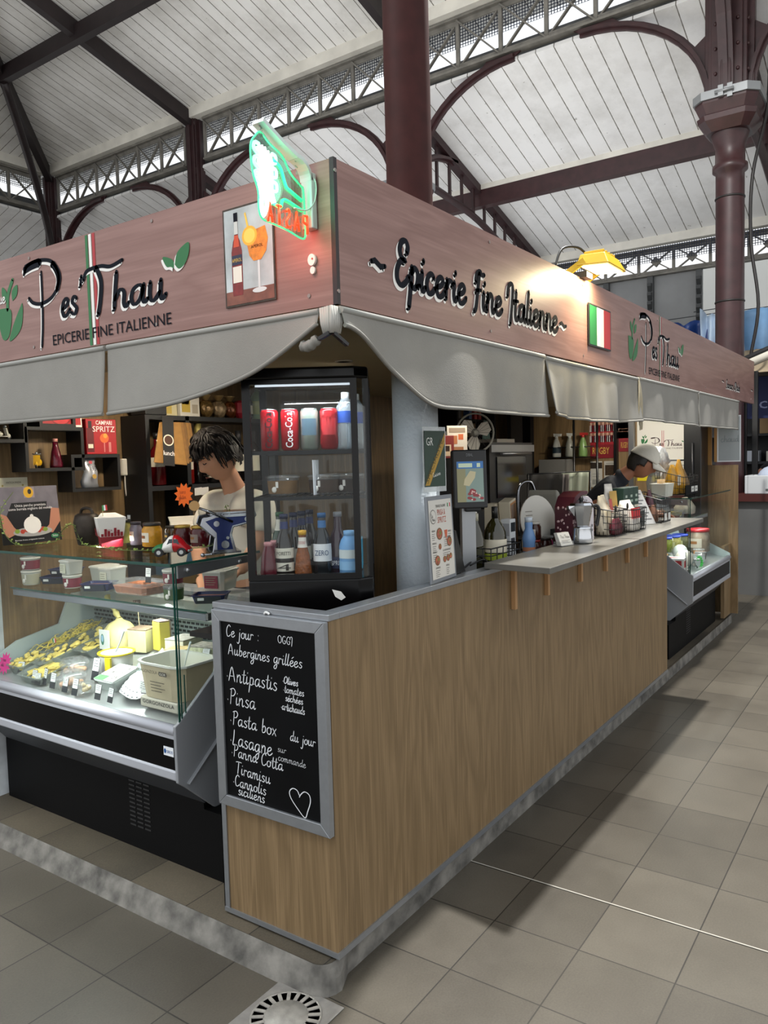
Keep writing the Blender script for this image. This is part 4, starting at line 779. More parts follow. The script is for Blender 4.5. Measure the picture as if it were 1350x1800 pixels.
def tray(name, label, loc, lx, ly, h, mat, fill=None, rz=0, group=None, rot=None, fillname='filling', bumps=0, cat='tray', film=False, fz=.7, back=None):
    """open rectangular tray, tapered, with a rim"""
    t = thing(name, label, cat, loc, rz, group, rot)
    def lp(s, z): return [(s * lx / 2 * a, s * ly / 2 * b, z) for a, b in ((1, .82), (.86, 1), (-.86, 1), (-1, .82), (-1, -.82), (-.86, -1), (.86, -1), (1, -.82))]
    m = MB(mat); m.loft([lp(.84, 0), lp(.98, h), lp(1.06, h), lp(1.06, h + .003), lp(.96, h + .003), lp(.82, .003)], smooth=False); m.build('tray', t)
    if fill:
        m = MB(fill); m.loft([lp(.83, .004), lp(.93, h * fz)])
        for i in range(bumps): m.ell((rnd.uniform(-.36, .36) * lx, rnd.uniform(-.36, .36) * ly, h * fz), .012 + rnd.random() * .01, .012 + rnd.random() * .01, .008, 8, 5)
        m.build(fillname, t)
    if film: m = MB(PLA); m.loft([lp(1.0, h + .003), lp(.9, h + .02)]); m.build('lid', t)
    return t
CHEESE = lambda c, n=.12: P(c, .55, noise=n, scale=30, bump=.15, bscale=60); RIND = P('8a7560', .7, noise=.4, scale=50); RINDG = P('a9a59c', .75, noise=.4, scale=60)
def wedge(name, label, loc, L, W, H, cheese, rind, rz=0, rot=None, rindt=.006, cat='cheese', w2=None, group=None):
    """cut piece: paste block with a rind shell along the top and the back"""
    t = thing(name, label, cat, loc, rz, group, rot); w2 = W if w2 is None else w2
    q = [(-L / 2, -w2 / 2), (L / 2, -W / 2), (L / 2, W / 2), (-L / 2, w2 / 2)]
    m = MB(cheese); m.hexa([(x, y, 0) for x, y in q], [(x, y, H) for x, y in q]); m.build('paste', t, bev=.003)
    m = MB(rind); m.hexa([(x * 1.01, y * 1.01, H + .0005) for x, y in q], [(x, y, H + rindt) for x, y in q]); m.hexa([(L / 2 + .0005, -W / 2, 0), (L / 2 + rindt, -W / 2, 0), (L / 2 + rindt, W / 2, 0), (L / 2 + .0005, W / 2, 0)], [(L / 2 + .0005, -W / 2, H + rindt), (L / 2 + rindt, -W / 2, H), (L / 2 + rindt, W / 2, H), (L / 2 + .0005, W / 2, H + rindt)]); m.build('rind', t, bev=.002)
    return t
# --- on the deck: fresh pasta trays
PG = glass('dfe6e2', .08, rough=.05, alpha=.18); PASTA = P('e3cf62', .5, noise=.15, scale=50); PASTB = P('e6d070', .5, noise=.12, scale=30)
def pasta(t, kind, lx, ly, z):
    m = MB(PASTA if kind == 0 else PASTB); r = random.Random(kind + 3)
    for i in range(70 if kind == 0 else 46):
        x = r.uniform(-.44, .44) * lx; y = r.uniform(-.4, .4) * ly; zz = z + r.uniform(0, .022)
        if kind == 0: a = r.uniform(0, 6.3); m.tube(spline([(x + .02 * math.cos(a + k) * (1 + .3 * k), y + .02 * math.sin(a + k * 1.1), zz + .006 * math.sin(k * 2)) for k in range(5)], 3), .0025, 5, flat=.6)
        elif kind == 1: m.ell((x, y, zz), .014, .011, .008, 8, 5); m.ell((x + .008, y, zz + .004), .006, .012, .005, 8, 4)
        else: a = r.uniform(0, 3); m.T = Matrix.Translation((x, y, zz)) @ Matrix.Rotation(a, 4, 'Z') @ Matrix.Rotation(r.uniform(-.6, .6), 4, 'X'); m.ell((0, 0, 0), .02, .016, .004, 10, 4); m.T = None
    m.build('pasta', t, kind='stuff')
for i, (lab, loc, lx, ly, k) in enumerate((('grey tray of fresh ribbon pasta at the back of the cheese counter', (.42, 1.95, 0), .36, .12, 0), ('clear tray of small filled pasta beside the ribbon pasta', (.36, 1.815, 0), .4, .1, 1), ('clear tray of round ravioli beside the netted cheese', (.45, 1.70, 0), .28, .1, 2), ('clear tray of curled pasta at the front left of the cheese counter', (.17, 1.90, 0), .14, .12, 1))):
    x = loc[0]; t = tray('pasta_tray', lab, (x, loc[1], on(x)), lx, ly, .045, PG, None, rot=TILT, group='pasta trays in the cheese counter'); pasta(t, k, lx, ly, .03)
t = tray('pasta_box', 'shallow clear box of pale square pasta at the front of the cheese counter', (.14, 1.72, on(.14)), .16, .17, .04, PG, None, rot=TILT, cat='box'); m = MB(PASTB); r = random.Random(5)
for i in range(22): m.T = Matrix.Translation((r.uniform(-.06, .06), r.uniform(-.065, .065), .02 + r.uniform(0, .02))) @ Matrix.Rotation(r.uniform(0, 3), 4, 'Z') @ Matrix.Rotation(r.uniform(-.4, .4), 4, 'X'); m.box(-.018, .018, -.018, .018, -.003, .003)
m.T = None; m.build('pasta', t, kind='stuff')
t = tub('salad_tub', 'round clear tub with a domed lid of pink filled pasta behind the price cards', (.11, 1.49, on(.11)), .06, .05, PLA, None); m = MB(P('e2b08a', .5, noise=.3, scale=40)); [m.ell((rnd.uniform(-.03, .03), rnd.uniform(-.03, .03), .018 + rnd.random() * .015), .015, .013, .012, 8, 6) for _ in range(14)]; m.build('filling', t, kind='stuff'); m = MB(PLA); m.lathe([(.064, .05), (.06, .058), (.05, .07), (.02, .076), (0, .077)], n=24, cap=False); m.build('lid', t)
dup(t, (.2, 1.6, on(.2)), label='round clear tub of stuffed pasta with a white paper lid, left of the netted cheese')
t = tub('salad_cup', 'small open clear cup of cut food leaning at the front of the cheese counter', (.09, 1.36, on(.09)), .035, .05, PLA, None); m = MB(P('e7cf9a', .5, noise=.3, scale=40)); [m.ell((rnd.uniform(-.016, .016), rnd.uniform(-.016, .016), .02 + rnd.random() * .02), .01, .01, .01, 8, 5) for _ in range(8)]; m.build('filling', t, kind='stuff')
# netted provolone
t = thing('netted_cheese', 'pale yellow cheese hanging-knot up in plastic with a green crest label', 'cheese', (.44, 1.6, on(.44)))
m = MB(CHEESE('ddd08e', .1)); m.lathe([(.066, .0), (.08, .01), (.082, .05), (.07, .1), (.05, .125), (.02, .14), (.012, .15)], n=20); m.build('body', t); m = MB(P('d8cc80', .5)); m.tube(spline([(0, 0, .148), (.0, .02, .17), (.0, .045, .2), (0, .075, .235), (.0, .085, .25)], 5), [.012 - .003 * math.sin(i) for i in range(21)], 8); m.build('knot', t)
m = MB(P('e8ebe6', .4)); f = Fr((-.081, .0, .02), (0, -1, 0), (.0, 0, 1)); m.rect(f, -.036, .036, 0, .09, .004, .003); m.m(P('2c7a62', .4)).disc(f, -.012, .045, .012, .026, .0046); m.m(P('9fc6e0', .4)).disc(f, -.012, .05, .008, .016, .005); m.build('label', t, recalc=False)
wedge('pecorino', 'pale cheese wedge with a dark brown rind and a pick sign behind it', (.47, 1.475, on(.47)), .09, .1, .1, CHEESE('dcd9a8'), RIND, .25, cat='cheese')
t = thing('pick_sign', 'small black name sign on a wooden pick stuck in the dark rinded cheese', 'sign', (.5, 1.53, on(.5))); m = MB(P('d8c79a', .6)); m.cyl((0, 0, .02), (0, .012, .19), .002, 6); m.build('pick', t); m = MB(P('1d2429', .5)); f = Fr((-.002, .014, .2), (0, -1, .12), (0, .12, 1)); m.rect(f, -.026, .026, -.012, .014, 0, .002); m.m(P('eef2f2', .7)).hand(f, 'Ovidis', -.02, -.004, .007, .0012, .0008); m.build('plate', t)
wedge('firm_cheese', 'tall bright yellow cheese wedge with a brown top rind', (.5, 1.385, on(.5)), .05, .075, .13, CHEESE('e0d152', .06), RIND, -.15, w2=.06)
wedge('washed_rind_cheese', 'square soft cheese block with a grey mouldy rind behind the glass edge', (.53, 1.27, on(.53)), .12, .11, .052, CHEESE('dedcc4'), RINDG, .1); wedge('washed_rind_cheese', 'lower soft cheese slab with a yellowish rind, under the grey rinded block', (.46, 1.2, on(.46)), .12, .1, .045, CHEESE('ddd2a0'), P('c9b27c', .7, noise=.3, scale=40), .1)
wedge('blue_cheese', 'crumbly blue veined cheese wedge with grey rind beside the chalkboard', (.47, 1.05, on(.47)), .09, .12, .07, P('d6dab6', .6, noise=.35, scale=70, bump=.4, bscale=80), RINDG, .2)
wedge('brie_wedge', 'cut brie wedge with a white rind on pale blue paper', (.36, 1.19, on(.36)), .1, .11, .05, CHEESE('e5dcae'), P('ecebe2', .7, noise=.1, scale=50), .1)
t = thing('wrapping_sheet', 'pale blue plastic wrapping lying under the brie wedge', 'wrapping', (.36, 1.27, on(.36))); m = MB(glass('cfe4ea', .12, rough=.2, alpha=.45)); V = [(x * .05 - .1, y * .03 - .12, .004 + .03 * abs(math.sin(x * 1.3 + y * .9)) + .25 * (x * .05 - .1)) for x in range(5) for y in range(7)]; m.add(V, [(x * 7 + y, x * 7 + y + 1, x * 7 + y + 8, x * 7 + y + 7) for x in range(4) for y in range(6)], True); m.build('sheet', t, recalc=False)
# ricotta tub
t = tub('ricotta_tub', 'white tub with a bright yellow rim and a spoon standing in it', (.28, 1.41, on(.28)), .072, .085, P('e9eae6', .4), None); m = MB(P('e8d21c', .4)); m.lathe([(.073, .08), (.079, .083), (.079, .088), (.066, .088)], n=28, cap=False); m.box(-.075, -.066, -.055, -.02, .01, .08); m.build('rim', t); m = MB(P('eef0ec', .6, noise=.05, bump=.4)); m.lathe([(.07, .07), (.03, .078), (0, .08)], n=20, cap=False); m.build('filling', t)
t = thing('serving_spoon', 'pale plastic spoon leaning out of the yellow rimmed tub', 'spoon', (.28, 1.41, on(.28))); m = MB(P('e4ecec', .3)); m.tube(spline([(0, .01, .08), (.01, -.01, .12), (.02, -.035, .18)], 5), [.012, .01, .008, .006, .005, .005, .006, .007, .008, .009, .009], 6, flat=.4); m.build('spoon', t)
# big gorgonzola tub on its crate
t = thing('cardboard_box', 'low printed carton box under the large gorgonzola tub', 'box', (.17, .885, on(.15))); m = MB(P('c9c4b4', .6)); m.rbox(-.09, .1, -.1, .12, .0, .04, .012); m.build('carton', t); m = MB(INK); f = Fr((-.0905, 0, .018), (0, -1, 0), (0, 0, 1)); m.text(f, 'GORGONZOLA', -.1, 0, .014, .001, width=.18); m.build('print', t, recalc=False)
t = thing('cheese_tub', 'large beige printed gorgonzola tub with white inside and a serving spoon', 'tub', (.17, .885, on(.15) + .042))
lp = lambda s, z: [(s * .1 * a, s * .125 * b, z) for a, b in ((1, .6), (.9, .85), (.65, 1), (-.65, 1), (-.9, .85), (-1, .6), (-1, -.6), (-.9, -.85), (-.65, -1), (.65, -1), (.9, -.85), (1, -.6))]
m = MB(P('cdbf9f', .6, noise=.1, scale=15)); m.loft([lp(.86, 0), lp(1, .13), lp(.97, .13), lp(.85, .045)], cap=True); m.build('tub', t); m = MB(P('e9ebe2', .4)); m.loft([lp(1.0, .126), lp(1.06, .13), lp(1.06, .137), lp(.97, .137), lp(.965, .125)], cap=False); m.build('rim', t); m = MB(P('e6e6da', .5)); m.loft([lp(.962, .128), lp(.87, .06), lp(.1, .058)], cap=False); m.build('lining', t, recalc=False)
m = MB(P('e3dc96', .5, noise=.3, scale=50)); [m.ell((rnd.uniform(-.05, .05), rnd.uniform(-.07, .07), .06 + rnd.random() * .02), .022, .022, .014, 8, 5) for _ in range(16)]; m.build('cheese', t, kind='stuff')
m = MB(P('4a4238', .6)); f = Fr((-.0935, 0, 0), (0, -1, 0), (-.11, 0, 1)); m.text(f, 'GORGONZOLA', -.1, .105, .012, .0075, width=.12); m.poly(f, [(.03, .1), (.07, .1), (.074, .108), (.07, .117), (.03, .117), (.026, .108)], .0072); m.text(f, 'IGOR', .034, .103, .011, .0082, width=.033) if 0 else None; [m.rect(f, -.03, .05 - .02 * (i % 2), .07 - .012 * i, .073 - .012 * i, .0055) for i in range(4)]; m.m(P('e9e6da', .6)).text(f, 'IGOR', .033, .104, .01, .0086, width=.034); m.build('print', t, recalc=False)
t = thing('serving_spoon', 'pale plastic spoon standing in the large gorgonzola tub', 'spoon', (.19, .88, on(.15) + .115)); m = MB(P('dfe8ea', .3)); m.tube(spline([(0, 0, 0), (.012, -.01, .06), (.022, -.025, .12)], 5), [.013, .01, .007, .006, .006, .007, .008, .01, .012, .012, .011], 6, flat=.4); m.build('spoon', t)
# doily parcel and boxes
t = thing('doily_parcel', 'wrapped cheese under a white lace paper doily near the front glass', 'cheese', (.22, 1.1, on(.22)))
m = MB(P('e9efee', .7, noise=.05)); m.ell((.02, .03, .03), .09, .1, .035, 20, 10); m.build('cheese', t); m = MB(P('eef3f4', .7, bump=.5, bscale=130)); n = 32
L = [[(r_ * math.cos(2 * PI * i / n) * .9 - .015, r_ * math.sin(2 * PI * i / n), .074 - .26 * max(0, r_ - .02) ** 1.1 * 2.3 + .006 * math.sin(5 * 2 * PI * i / n) * r_ * 8 + .2 * r_ * math.cos(2 * PI * i / n)) for i in range(n)] for r_ in (.005, .04, .07, .1, .125 )]; m.loft(L, cap=False, smooth=True)
m.build('doily', t, recalc=False)
m = MB(P('4c5a60', .6)); 
for i in range(n):
    for r_, s in ((.118, .004), (.098, .003)):
        a = 2 * PI * (i + .5 * (r_ < .1)) / n; m.ell((r_ * math.cos(a) * .9 - .015, r_ * math.sin(a), .0745 - .26 * max(0, r_ - .02) ** 1.1 * 2.3 + .006 * math.sin(5 * a) * r_ * 8 + .2 * r_ * math.cos(a)), s, s, .0012, 6, 3)
m.build('lace_holes', t, kind='stuff')
t = tray('white_box', 'white lidded box with speckled paper beside the doily parcel', (.2, 1.29, on(.2)), .13, .12, .045, P('dfe9e4', .4), rot=TILT, cat='box'); m = MB(P('e6ecea', .6)); m.box(-.066, .066, -.062, .062, .046, .054); m.m(P('5b5a52', .6)); [m.box(x, x + .01, y, y + .006, .0541, .0548) for x, y in [(rnd.uniform(-.05, .04), rnd.uniform(-.05, .04)) for _ in range(14)]]; m.m(P('5aa45e', .5)).box(-.066, -.03, .0, .06, .0541, .0546); m.build('lid', t)
for i, (lab, q, rz, h) in enumerate((('price card with white top at the front left of the cheese counter', (.065, 1.70), 0, .05), ('second white price card from the front left', (.06, 1.665), .1, .045), ('price card with dark top edge beside the domed tub', (.07, 1.63), -.2, .062), ('black and white price card left of the domed tub lid', (.06, 1.555), 0, .058), ('black and white price card in front of the domed tub', (.055, 1.46), 0, .055), ('black and white price card right of the domed tub', (.05, 1.385), 0, .062), ('tall black price card standing before the yellow rimmed tub', (.17, 1.42), 0, .085), ('black and white price card before the white lidded box', (.06, 1.245), 0, .055), ('price card tilted in front of the lace doily', (.06, 1.165), -.1, .052), ('price card leaning on the lace doily parcel', (.12, 1.03), .2, .062), ('second slanted price card leaning on the lace doily', (.125, 1.055), .0, .06), ('slanted card strip with three rows at the left of the counter', (.1, 1.86), .3, .05))):
    price_card(lab, (q[0], q[1], on(q[0]) + .012), rz, h * 1.1, .036 if i not in (6,) else .044)
price_card('price card hanging at the back of the cheese counter beside the chalkboard', (.55, 1.02, on(.55)), 0, .12, .045, .1)
price_card('small white price tag on the blue veined cheese', (.41, 1.0, on(.41) + .05), .3, .04, .034, .5)
t = thing('star_sign', 'bright pink starburst paper sign with handwriting in the cheese counter', 'sign', (.1, 1.985, on(.1))); f = Fr((0, 0, .045), (0, -1, 0), (.3, 0, 1)); st = lambda R, r_, n: [((R if i % 2 == 0 else r_) * math.cos(PI * i / n + .1), (R if i % 2 == 0 else r_) * math.sin(PI * i / n + .1)) for i in range(2 * n)]
m = MB(P('e0218a', .6)); m.poly(f, st(.052, .034, 12), 0, .001); m.build('paper', t); m = MB(INK); m.hand(f, 'ravi', -.022, .008, .009, .0016, .0008); m.hand(f, 'olis', -.026, -.015, .009, .0016, .0008); m.build('writing', t, recalc=False)
def flag(label, loc, s=.03, rz=0):
    t = thing('toothpick_flag', label, 'flag', loc, rz, 'toothpick flags'); f = Fr((0, 0, .03), (0, -1, .1), (0, .1, 1)); m = MB(P('d9c79a', .6)); m.cyl((0.001, 0, 0), (.001, 0, .03 + s * .66), .0012, 5); m.build('pick', t)
    m = MB(); [m.m(mm).rect(f, s * k / 3, s * (k + 1) / 3, 0, s * .66, 0) for k, mm in enumerate((P('1c8a44', .6), P('eeeeea', .6), P('cf2f34', .6)))]; m.build('flag', t, recalc=False); return t
flag('small Italian paper flag stuck in the tray of ribbon pasta', (.3, 1.92, on(.3) + .03)); flag('small Italian paper flag beside the pink starburst sign', (.12, 1.94, on(.12)), .026)
# --- on the middle glass shelf
zs = 1.0625; LID = P('e6e4da', .45); RB = P('7d2438', .45, noise=.2, scale=30)
tub('cheese_cup', 'lower beige cheese cup at the left end of the glass shelf', (.26, 2.0, zs), .042, .062, MILKY, LID, P('b7b49f', .5), group='cheese cups on the glass shelf')
tub('cheese_cup', 'dark pink cheese cup stacked on the beige cup at the left end', (.26, 2.0, zs + .0695), .042, .055, MILKY, LID, RB, group='cheese cups on the glass shelf')
tub('cheese_cup', 'dark red cheese cup under a square tub in the middle of the glass shelf', (.29, 1.72, zs), .04, .055, MILKY, LID, RB, group='cheese cups on the glass shelf')
tub('square_tub', 'square cream tub standing on the dark red cheese cup', (.29, 1.72, zs + .0625), .038, .06, MILKY, LID, P('dad9c4', .5), square=True)
tub('square_tub', 'tall milky square tub at the back of the glass shelf', (.46, 1.72, zs), .05, .075, MILKY, LID, None, square=True); tub('square_tub', 'square tub with a printed label right of the tall milky tub', (.42, 1.6, zs), .045, .08, MILKY, LID, P('dad9c4', .5), square=True)
BLUE = P('1b2557', .3)
def bluetray(label, loc, rz): t = tray('meat_tray', label, loc, .1, .13, .03, BLUE, P('c98b74', .5, noise=.3, scale=50), rz, 'blue meat trays on the glass shelf'); m = MB(P('1d2436', .3)); m.hexa([(-.056, -.05, .03), (-.056, .05, .03), (-.04, .05, .0), (-.04, -.05, .0)], [(-.06, -.05, .03), (-.06, .05, .03), (-.046, .05, .0), (-.046, -.05, .0)]); m.m(P('dfe0dc', .5)).box(-.0575, -.055, .015, .04, .014, .026); m.build('sleeve', t); return t
bluetray('lower dark blue meat tray left of the stacked cups', (.35, 1.93, zs), .5); bluetray('dark blue meat tray lying on another one', (.38, 1.9, zs + .034), .4); bluetray('dark blue meat tray in front of the square tubs', (.31, 1.55, zs), .5); bluetray('dark blue meat tray at the right end under the large milky tub', (.33, .86, zs), .6)
tray('sauce_tray', 'wide clear tray of orange grated filling with a black tag in it', (.34, 1.3, zs), .15, .24, .05, PLA, P('b5683a', .55, noise=.35, scale=60, bump=.3), 0, bumps=16)
price_card('black price tag standing in the tray of orange filling', (.36, 1.28, zs + .04), 0, .065, .035, .1)
tub('pesto_cup', 'cup of green pesto under a dark red cup on the glass shelf', (.28, 1.02, zs), .04, .058, PLA, PLA, P('3c5a2c', .5, noise=.3, scale=50)); tub('cheese_cup', 'dark red cheese cup standing on the cup of green pesto', (.28, 1.02, zs + .066), .04, .055, MILKY, LID, RB, group='cheese cups on the glass shelf')
t = tub('square_tub', 'large milky tub with a dark red label over the right blue tray', (.42, .9, zs + .035), .06, .075, MILKY, LID, RB, square=True, rz=.3)
# --- on the top glass
zt = 1.262
t = thing('cheese_poster', 'black advertising board showing a white burrata ball in two hands, on the glass counter', 'poster', (.255, 1.95, zt)); f = Fr((0, 0, 0), (1, -.03, 0), (0, .1, 1)); m = MB(P('101012', .35)); m.rect(f, -.145, .14, 0, .262, 0, .004); m.build('board', t)
m = MB(); q = lambda x, y: (-.145 + .285 * x, .262 * y)
m.m(P('6f6a73', .5, noise=.2, scale=20)).poly(f, [q(.0, 1), q(1, 1), q(1, .55), q(.78, .6), q(.8, .72), q(.2, .72), q(.1, .5), q(0, .55)], .001); m.m(P('8d7f86', .5)).rect(f, .285 * .42 - .145, .285 * .6 - .145, .21, .26, .0014); m.m(P('d2a21c', .4)).disc(f, .285 * .5 - .145, .235, .024, .026, .0018); m.m(P('1a160c', .5)).disc(f, .285 * .5 - .14, .238, .009, .012, .0021)
m.m(P('b77c63', .5)).poly(f, [q(.0, .55), q(.1, .5), q(.2, .3), q(.28, .2), q(.1, .12), q(.03, .2)], .0016).poly(f, [q(1, .58), q(.86, .6), q(.8, .3), q(.68, .18), q(.85, .15), q(1, .35)], .0016)
m.m(P('a9a6a4', .3)).disc(f, -.0, .052, .095, .022, .002); m.m(P('b5402c', .5)); [m.disc(f, -.05 + .02 * i, .055 + .006 * (i % 2), .011, .01, .0024) for i in range(6)]; m.m(P('7e9a34', .5)); [m.disc(f, x, .058, .012, .01, .0026) for x in (-.075, .06)]; m.m(P('ece9e4', .5)).disc(f, .0, .083, .042, .04, .003).disc(f, .0, .124, .009, .009, .0031)
m.m(P('efedea', .6)).text(f, 'Unica perche premiata', 0, .17, .012, .002, width=.15, center=True); m.text(f, 'come burrata migliore del mondo', 0, .154, .012, .002, width=.21, center=True); m.m(P('2f7d52', .4)).disc(f, .105, .024, .02, .011, .003); m.m(P('efedea', .6)).text(f, 'Salse', .105, .021, .009, .0034, width=.026, center=True); m.text(f, 'Burrata fresca artigianale italiana', -.02, .014, .006, .002, width=.14, center=True); m.build('printed_picture', t, recalc=False)
t = thing('cow_bell', 'dark iron cow bell standing behind the paper pasta box', 'bell', (.3, 1.6, zt)); m = MB(P('3a332c', .5, .6, noise=.4, scale=20))
lp2 = lambda a, b, z: [(a * math.cos(2 * PI * i / 20), b * math.sin(2 * PI * i / 20) * (1.15 if abs(math.sin(2 * PI * i / 20)) > .7 else 1), z) for i in range(20)]
m.loft([lp2(.04, .045, 0), lp2(.052, .058, .06), lp2(.055, .062, .1), lp2(.045, .055, .13), lp2(.03, .045, .138)], smooth=True); m.build('bell', t); m = MB(P('3a332c', .5, .6)); m.tube(spline([(0, .045, .13), (0, .035, .155), (0, 0, .162), (0, -.035, .155), (0, -.045, .13)], 5), .007, 6); m.build('handle', t)
t = thing('pasta_box', 'white and dark red folded paper pasta box with a small flag on top', 'box', (.295, 1.43, zt), -.5); lp3 = lambda s, z: [(s * a, s * b, z) for a, b in ((.045, .045), (-.045, .045), (-.045, -.045), (.045, -.045))]
m = MB(P('8c1624', .5)); m.loft([lp3(.95, 0), lp3(1.05, .045)]); m.build('red_base', t); m = MB(P('ebe9e2', .55)); m.loft([lp3(1.05, .045), lp3(1.3, .125)]); m.hexa([(-.058, -.058, .125), (.058, -.058, .125), (.03, .05, .14), (-.03, .05, .14)], [(-.058, -.058, .127), (.058, -.058, .127), (.03, .05, .142), (-.03, .05, .142)]); m.build('white_top', t)
m = MB(P('8c1624', .5))
for f in (Fr((-.046, 0, 0), (0, -1, 0), (-.14, 0, 1)), Fr((0, -.046, 0), (1, 0, 0), (0, -.14, 1))):
    for i in range(7): m.rect(f, -.045 + .013 * i, -.035 + .013 * i, .048, .06 + .03 * ((i * 37) % 10) / 10, .0035)
    m.text(f, 'PASTA', -.03, .07, .008, .0035, width=.03); m.text(f, 'WINE', .005, .06, .007, .0035, width=.024)
m.build('print', t, recalc=False); flag('small Italian paper flag lying on the pasta box lid', (.26, 1.43, zt + .125), .035)
# jars
def jar(label, loc, r, h, body, lid, lab='e8e0cc', group='jars on the glass counter', name='jar', neck=.82, mark='8a5a2a'):
    t = thing(name, label, 'jar', loc, 0, group); m = MB(body); m.lathe([(r * .9, 0), (r, .004), (r, h * .72), (r * neck, h * .84), (r * neck, h * .88)], n=22); m.build('jar', t)
    m = MB(lid); m.lathe([(r * neck * 1.08, h * .88), (r * neck * 1.08, h), (r * neck, h * 1.01)], n=22); m.build('lid', t)
    m = MB(P(lab, .5)); rr = r + .0008; L = [[(rr * math.cos(a), rr * math.sin(a), z) for a in [PI * .72 + i * .13 for i in range(12)]] for z in (h * .2, h * .6)]; m.loft(L, cap=False, closed=False); m.m(P(mark, .5)); m.loft([[(1.015 * rr * math.cos(a), 1.015 * rr * math.sin(a), z) for a in [PI * .85 + i * .09 for i in range(8)]] for z in (h * .36, h * .48)], cap=False, closed=False); m.build('label', t, recalc=False); return t
J = lambda c: P(c, .12, noise=.15, scale=60)
jar('jar of green olive cream with a dark lid, leftmost jar behind the pasta box', (.42, 1.50, zt), .032, .105, J('8f8a4a'), P('2c3028', .4)); jar('jar of grey purple cream between the green and the yellow jars', (.38, 1.37, zt), .026, .1, J('8a8390'), P('34303a', .4)); jar('jar of bright yellow cream with a dark lid', (.37, 1.25, zt), .042, .1, J('d0952a'), P('2e2a26', .4))
jar('small dark jar with a square gold label behind the toy car', (.5, 1.28, zt), .03, .075, J('4a3a22'), P('26221d', .4), '1a1712', mark='c9a23a'); jar('dark red jam jar with a golden lid, left one behind the toy car', (.45, 1.15, zt), .038, .085, J('4a1418'), P('b89a4a', .35, .5), '6a1a20'); jar('dark red jam jar with a golden lid, right one behind the toy car', (.46, 1.05, zt), .042, .085, J('521318'), P('b89a4a', .35, .5), '8a7a70')
price_card('small white card standing among the jars', (.37, 1.4, zt + .1), 0, .03, .022, .0)
# toy car in flag colours
t = thing('toy_car', 'small rounded toy car painted green, white and red on the glass counter', 'toy', (.17, .885, zt), -.95); 
m = MB(); 
for (a, b, mm) in ((-.072, -.03, GREEN), (-.03, .008, P('e6e4de', .25)), (.008, .07, P('b0141c', .2))):
    L = []
    for k in range(5):
        x = a + (b - a) * k / 4; s = math.sqrt(max(.03, 1 - (x / .078) ** 4)); hh = .035 + .03 * math.exp(-((x - .012) / .034) ** 4)
        L.append([(x, .033 * s * math.cos(c) * (1 if math.sin(c) < .3 else .82), .012 + max(0, hh * s * (.5 + .5 * math.sin(c)))) for c in [2 * PI * i / 16 for i in range(16)]])
    m.m(mm).loft(L, smooth=True)
m.build('body', t); m = MB(P('2a3338', .1)); m.poly(Fr((-.012, -.0285, .045), (1, 0, 0), (0, .25, 1)), [(0, 0), (.02, 0), (.02, .02), (.008, .02)], .002).poly(Fr((.012, -.0285, .045), (1, 0, 0), (0, .25, 1)), [(0, 0), (.022, 0), (.016, .019), (0, .02)], .002); m.build('window', t, recalc=False)
for x in (-.042, .042):
    for s in (-1, 1): w = MB(P('141414', .6)); w.tube([(x, s * .024, .016), (x, s * .036, .016)], .0165, 16); w.m(P('b9bcbc', .3, .6)).tube([(x, s * .0355, .016), (x, s * .0375, .016)], .008, 12); w.build('wheel', t)
m = MB(P('c0c4c4', .25, .8)); m.tube([(.066, -.026, .02), (.074, 0, .02), (.066, .026, .02)], .004, 6); m.build('bumper', t)
# pasta machine
t = thing('pasta_machine', 'chrome and blue hand-cranked pasta machine at the corner of the glass counter', 'pasta machine', (.345, .80, zt), -.62); CHR = P('9a9da3', .16, 1); BLU = P('1c2a5c', .2, .5)
for s in (-1, 1):
    m = MB(CHR); pr = [(-.05, .0), (.045, .0), (.04, .02), (.028, .07), (.035, .098), (.1, .112), (.125, .14), (.12, .155), (-.03, .15), (-.08, .14), (-.09, .11), (-.06, .08), (-.038, .06), (-.045, .02)]
    m.hexa([(x, s * .07 - .006, z) for x, z in pr], [(x, s * .07 + .006, z) for x, z in pr]); m.build('side_frame', t, bev=.003); m = MB(BLU); q = [(-.03, .015), (.03, .015), (.018, .07), (.03, .105), (.1, .12), (.108, .14), (-.03, .138), (-.07, .125), (-.03, .08)]; m.hexa([(x, s * .0775 - .001, z) for x, z in q], [(x, s * .0775 + .001, z) for x, z in q]); m.build('side_plate', t, label='dark blue enamel side plate')
    m = MB(CHR); [m.tube([(x, s * .078, z), (x, s * .084, z)], r_, 14) for x, z, r_ in ((0, .035, .015), (-.03, .115, .011), (.085, .128, .009), (0.01, .06, .006))]; m.build('boss', t, kind='stuff')
m = MB(CHR); m.box(-.055, .06, -.075, .075, 0, .008); m.cyl((-.03, -.07, .118), (-.03, .07, .118), .018, 18); m.cyl((.01, -.07, .118), (.01, .07, .118), .018, 18); m.box(-.05, .12, -.07, .07, .146, .158); m.build('roller_body', t)
m = MB(CHR); m.tube([(.03, -.09, .12), (-.05, -.1, .16), (-.11, -.105, .185)], .005, 8); m.build('crank', t); m = MB(P('b98f56', .5)); m.tube([(-.115, -.10, .187), (-.115, -.145, .19)], [.016, .019], 12); m.build('crank_knob', t, label='turned wooden crank knob')
t = thing('counter_clamp', 'chrome clamp foot of the pasta machine gripping the glass corner', 'clamp', (.18, .73, zt)); m = MB(CHR); m.cyl((0, 0, .008), (.1, -.02, .008), .004, 8); m.ell((0, 0, .008), .009, .009, .008, 10, 6); m.build('rod', t)
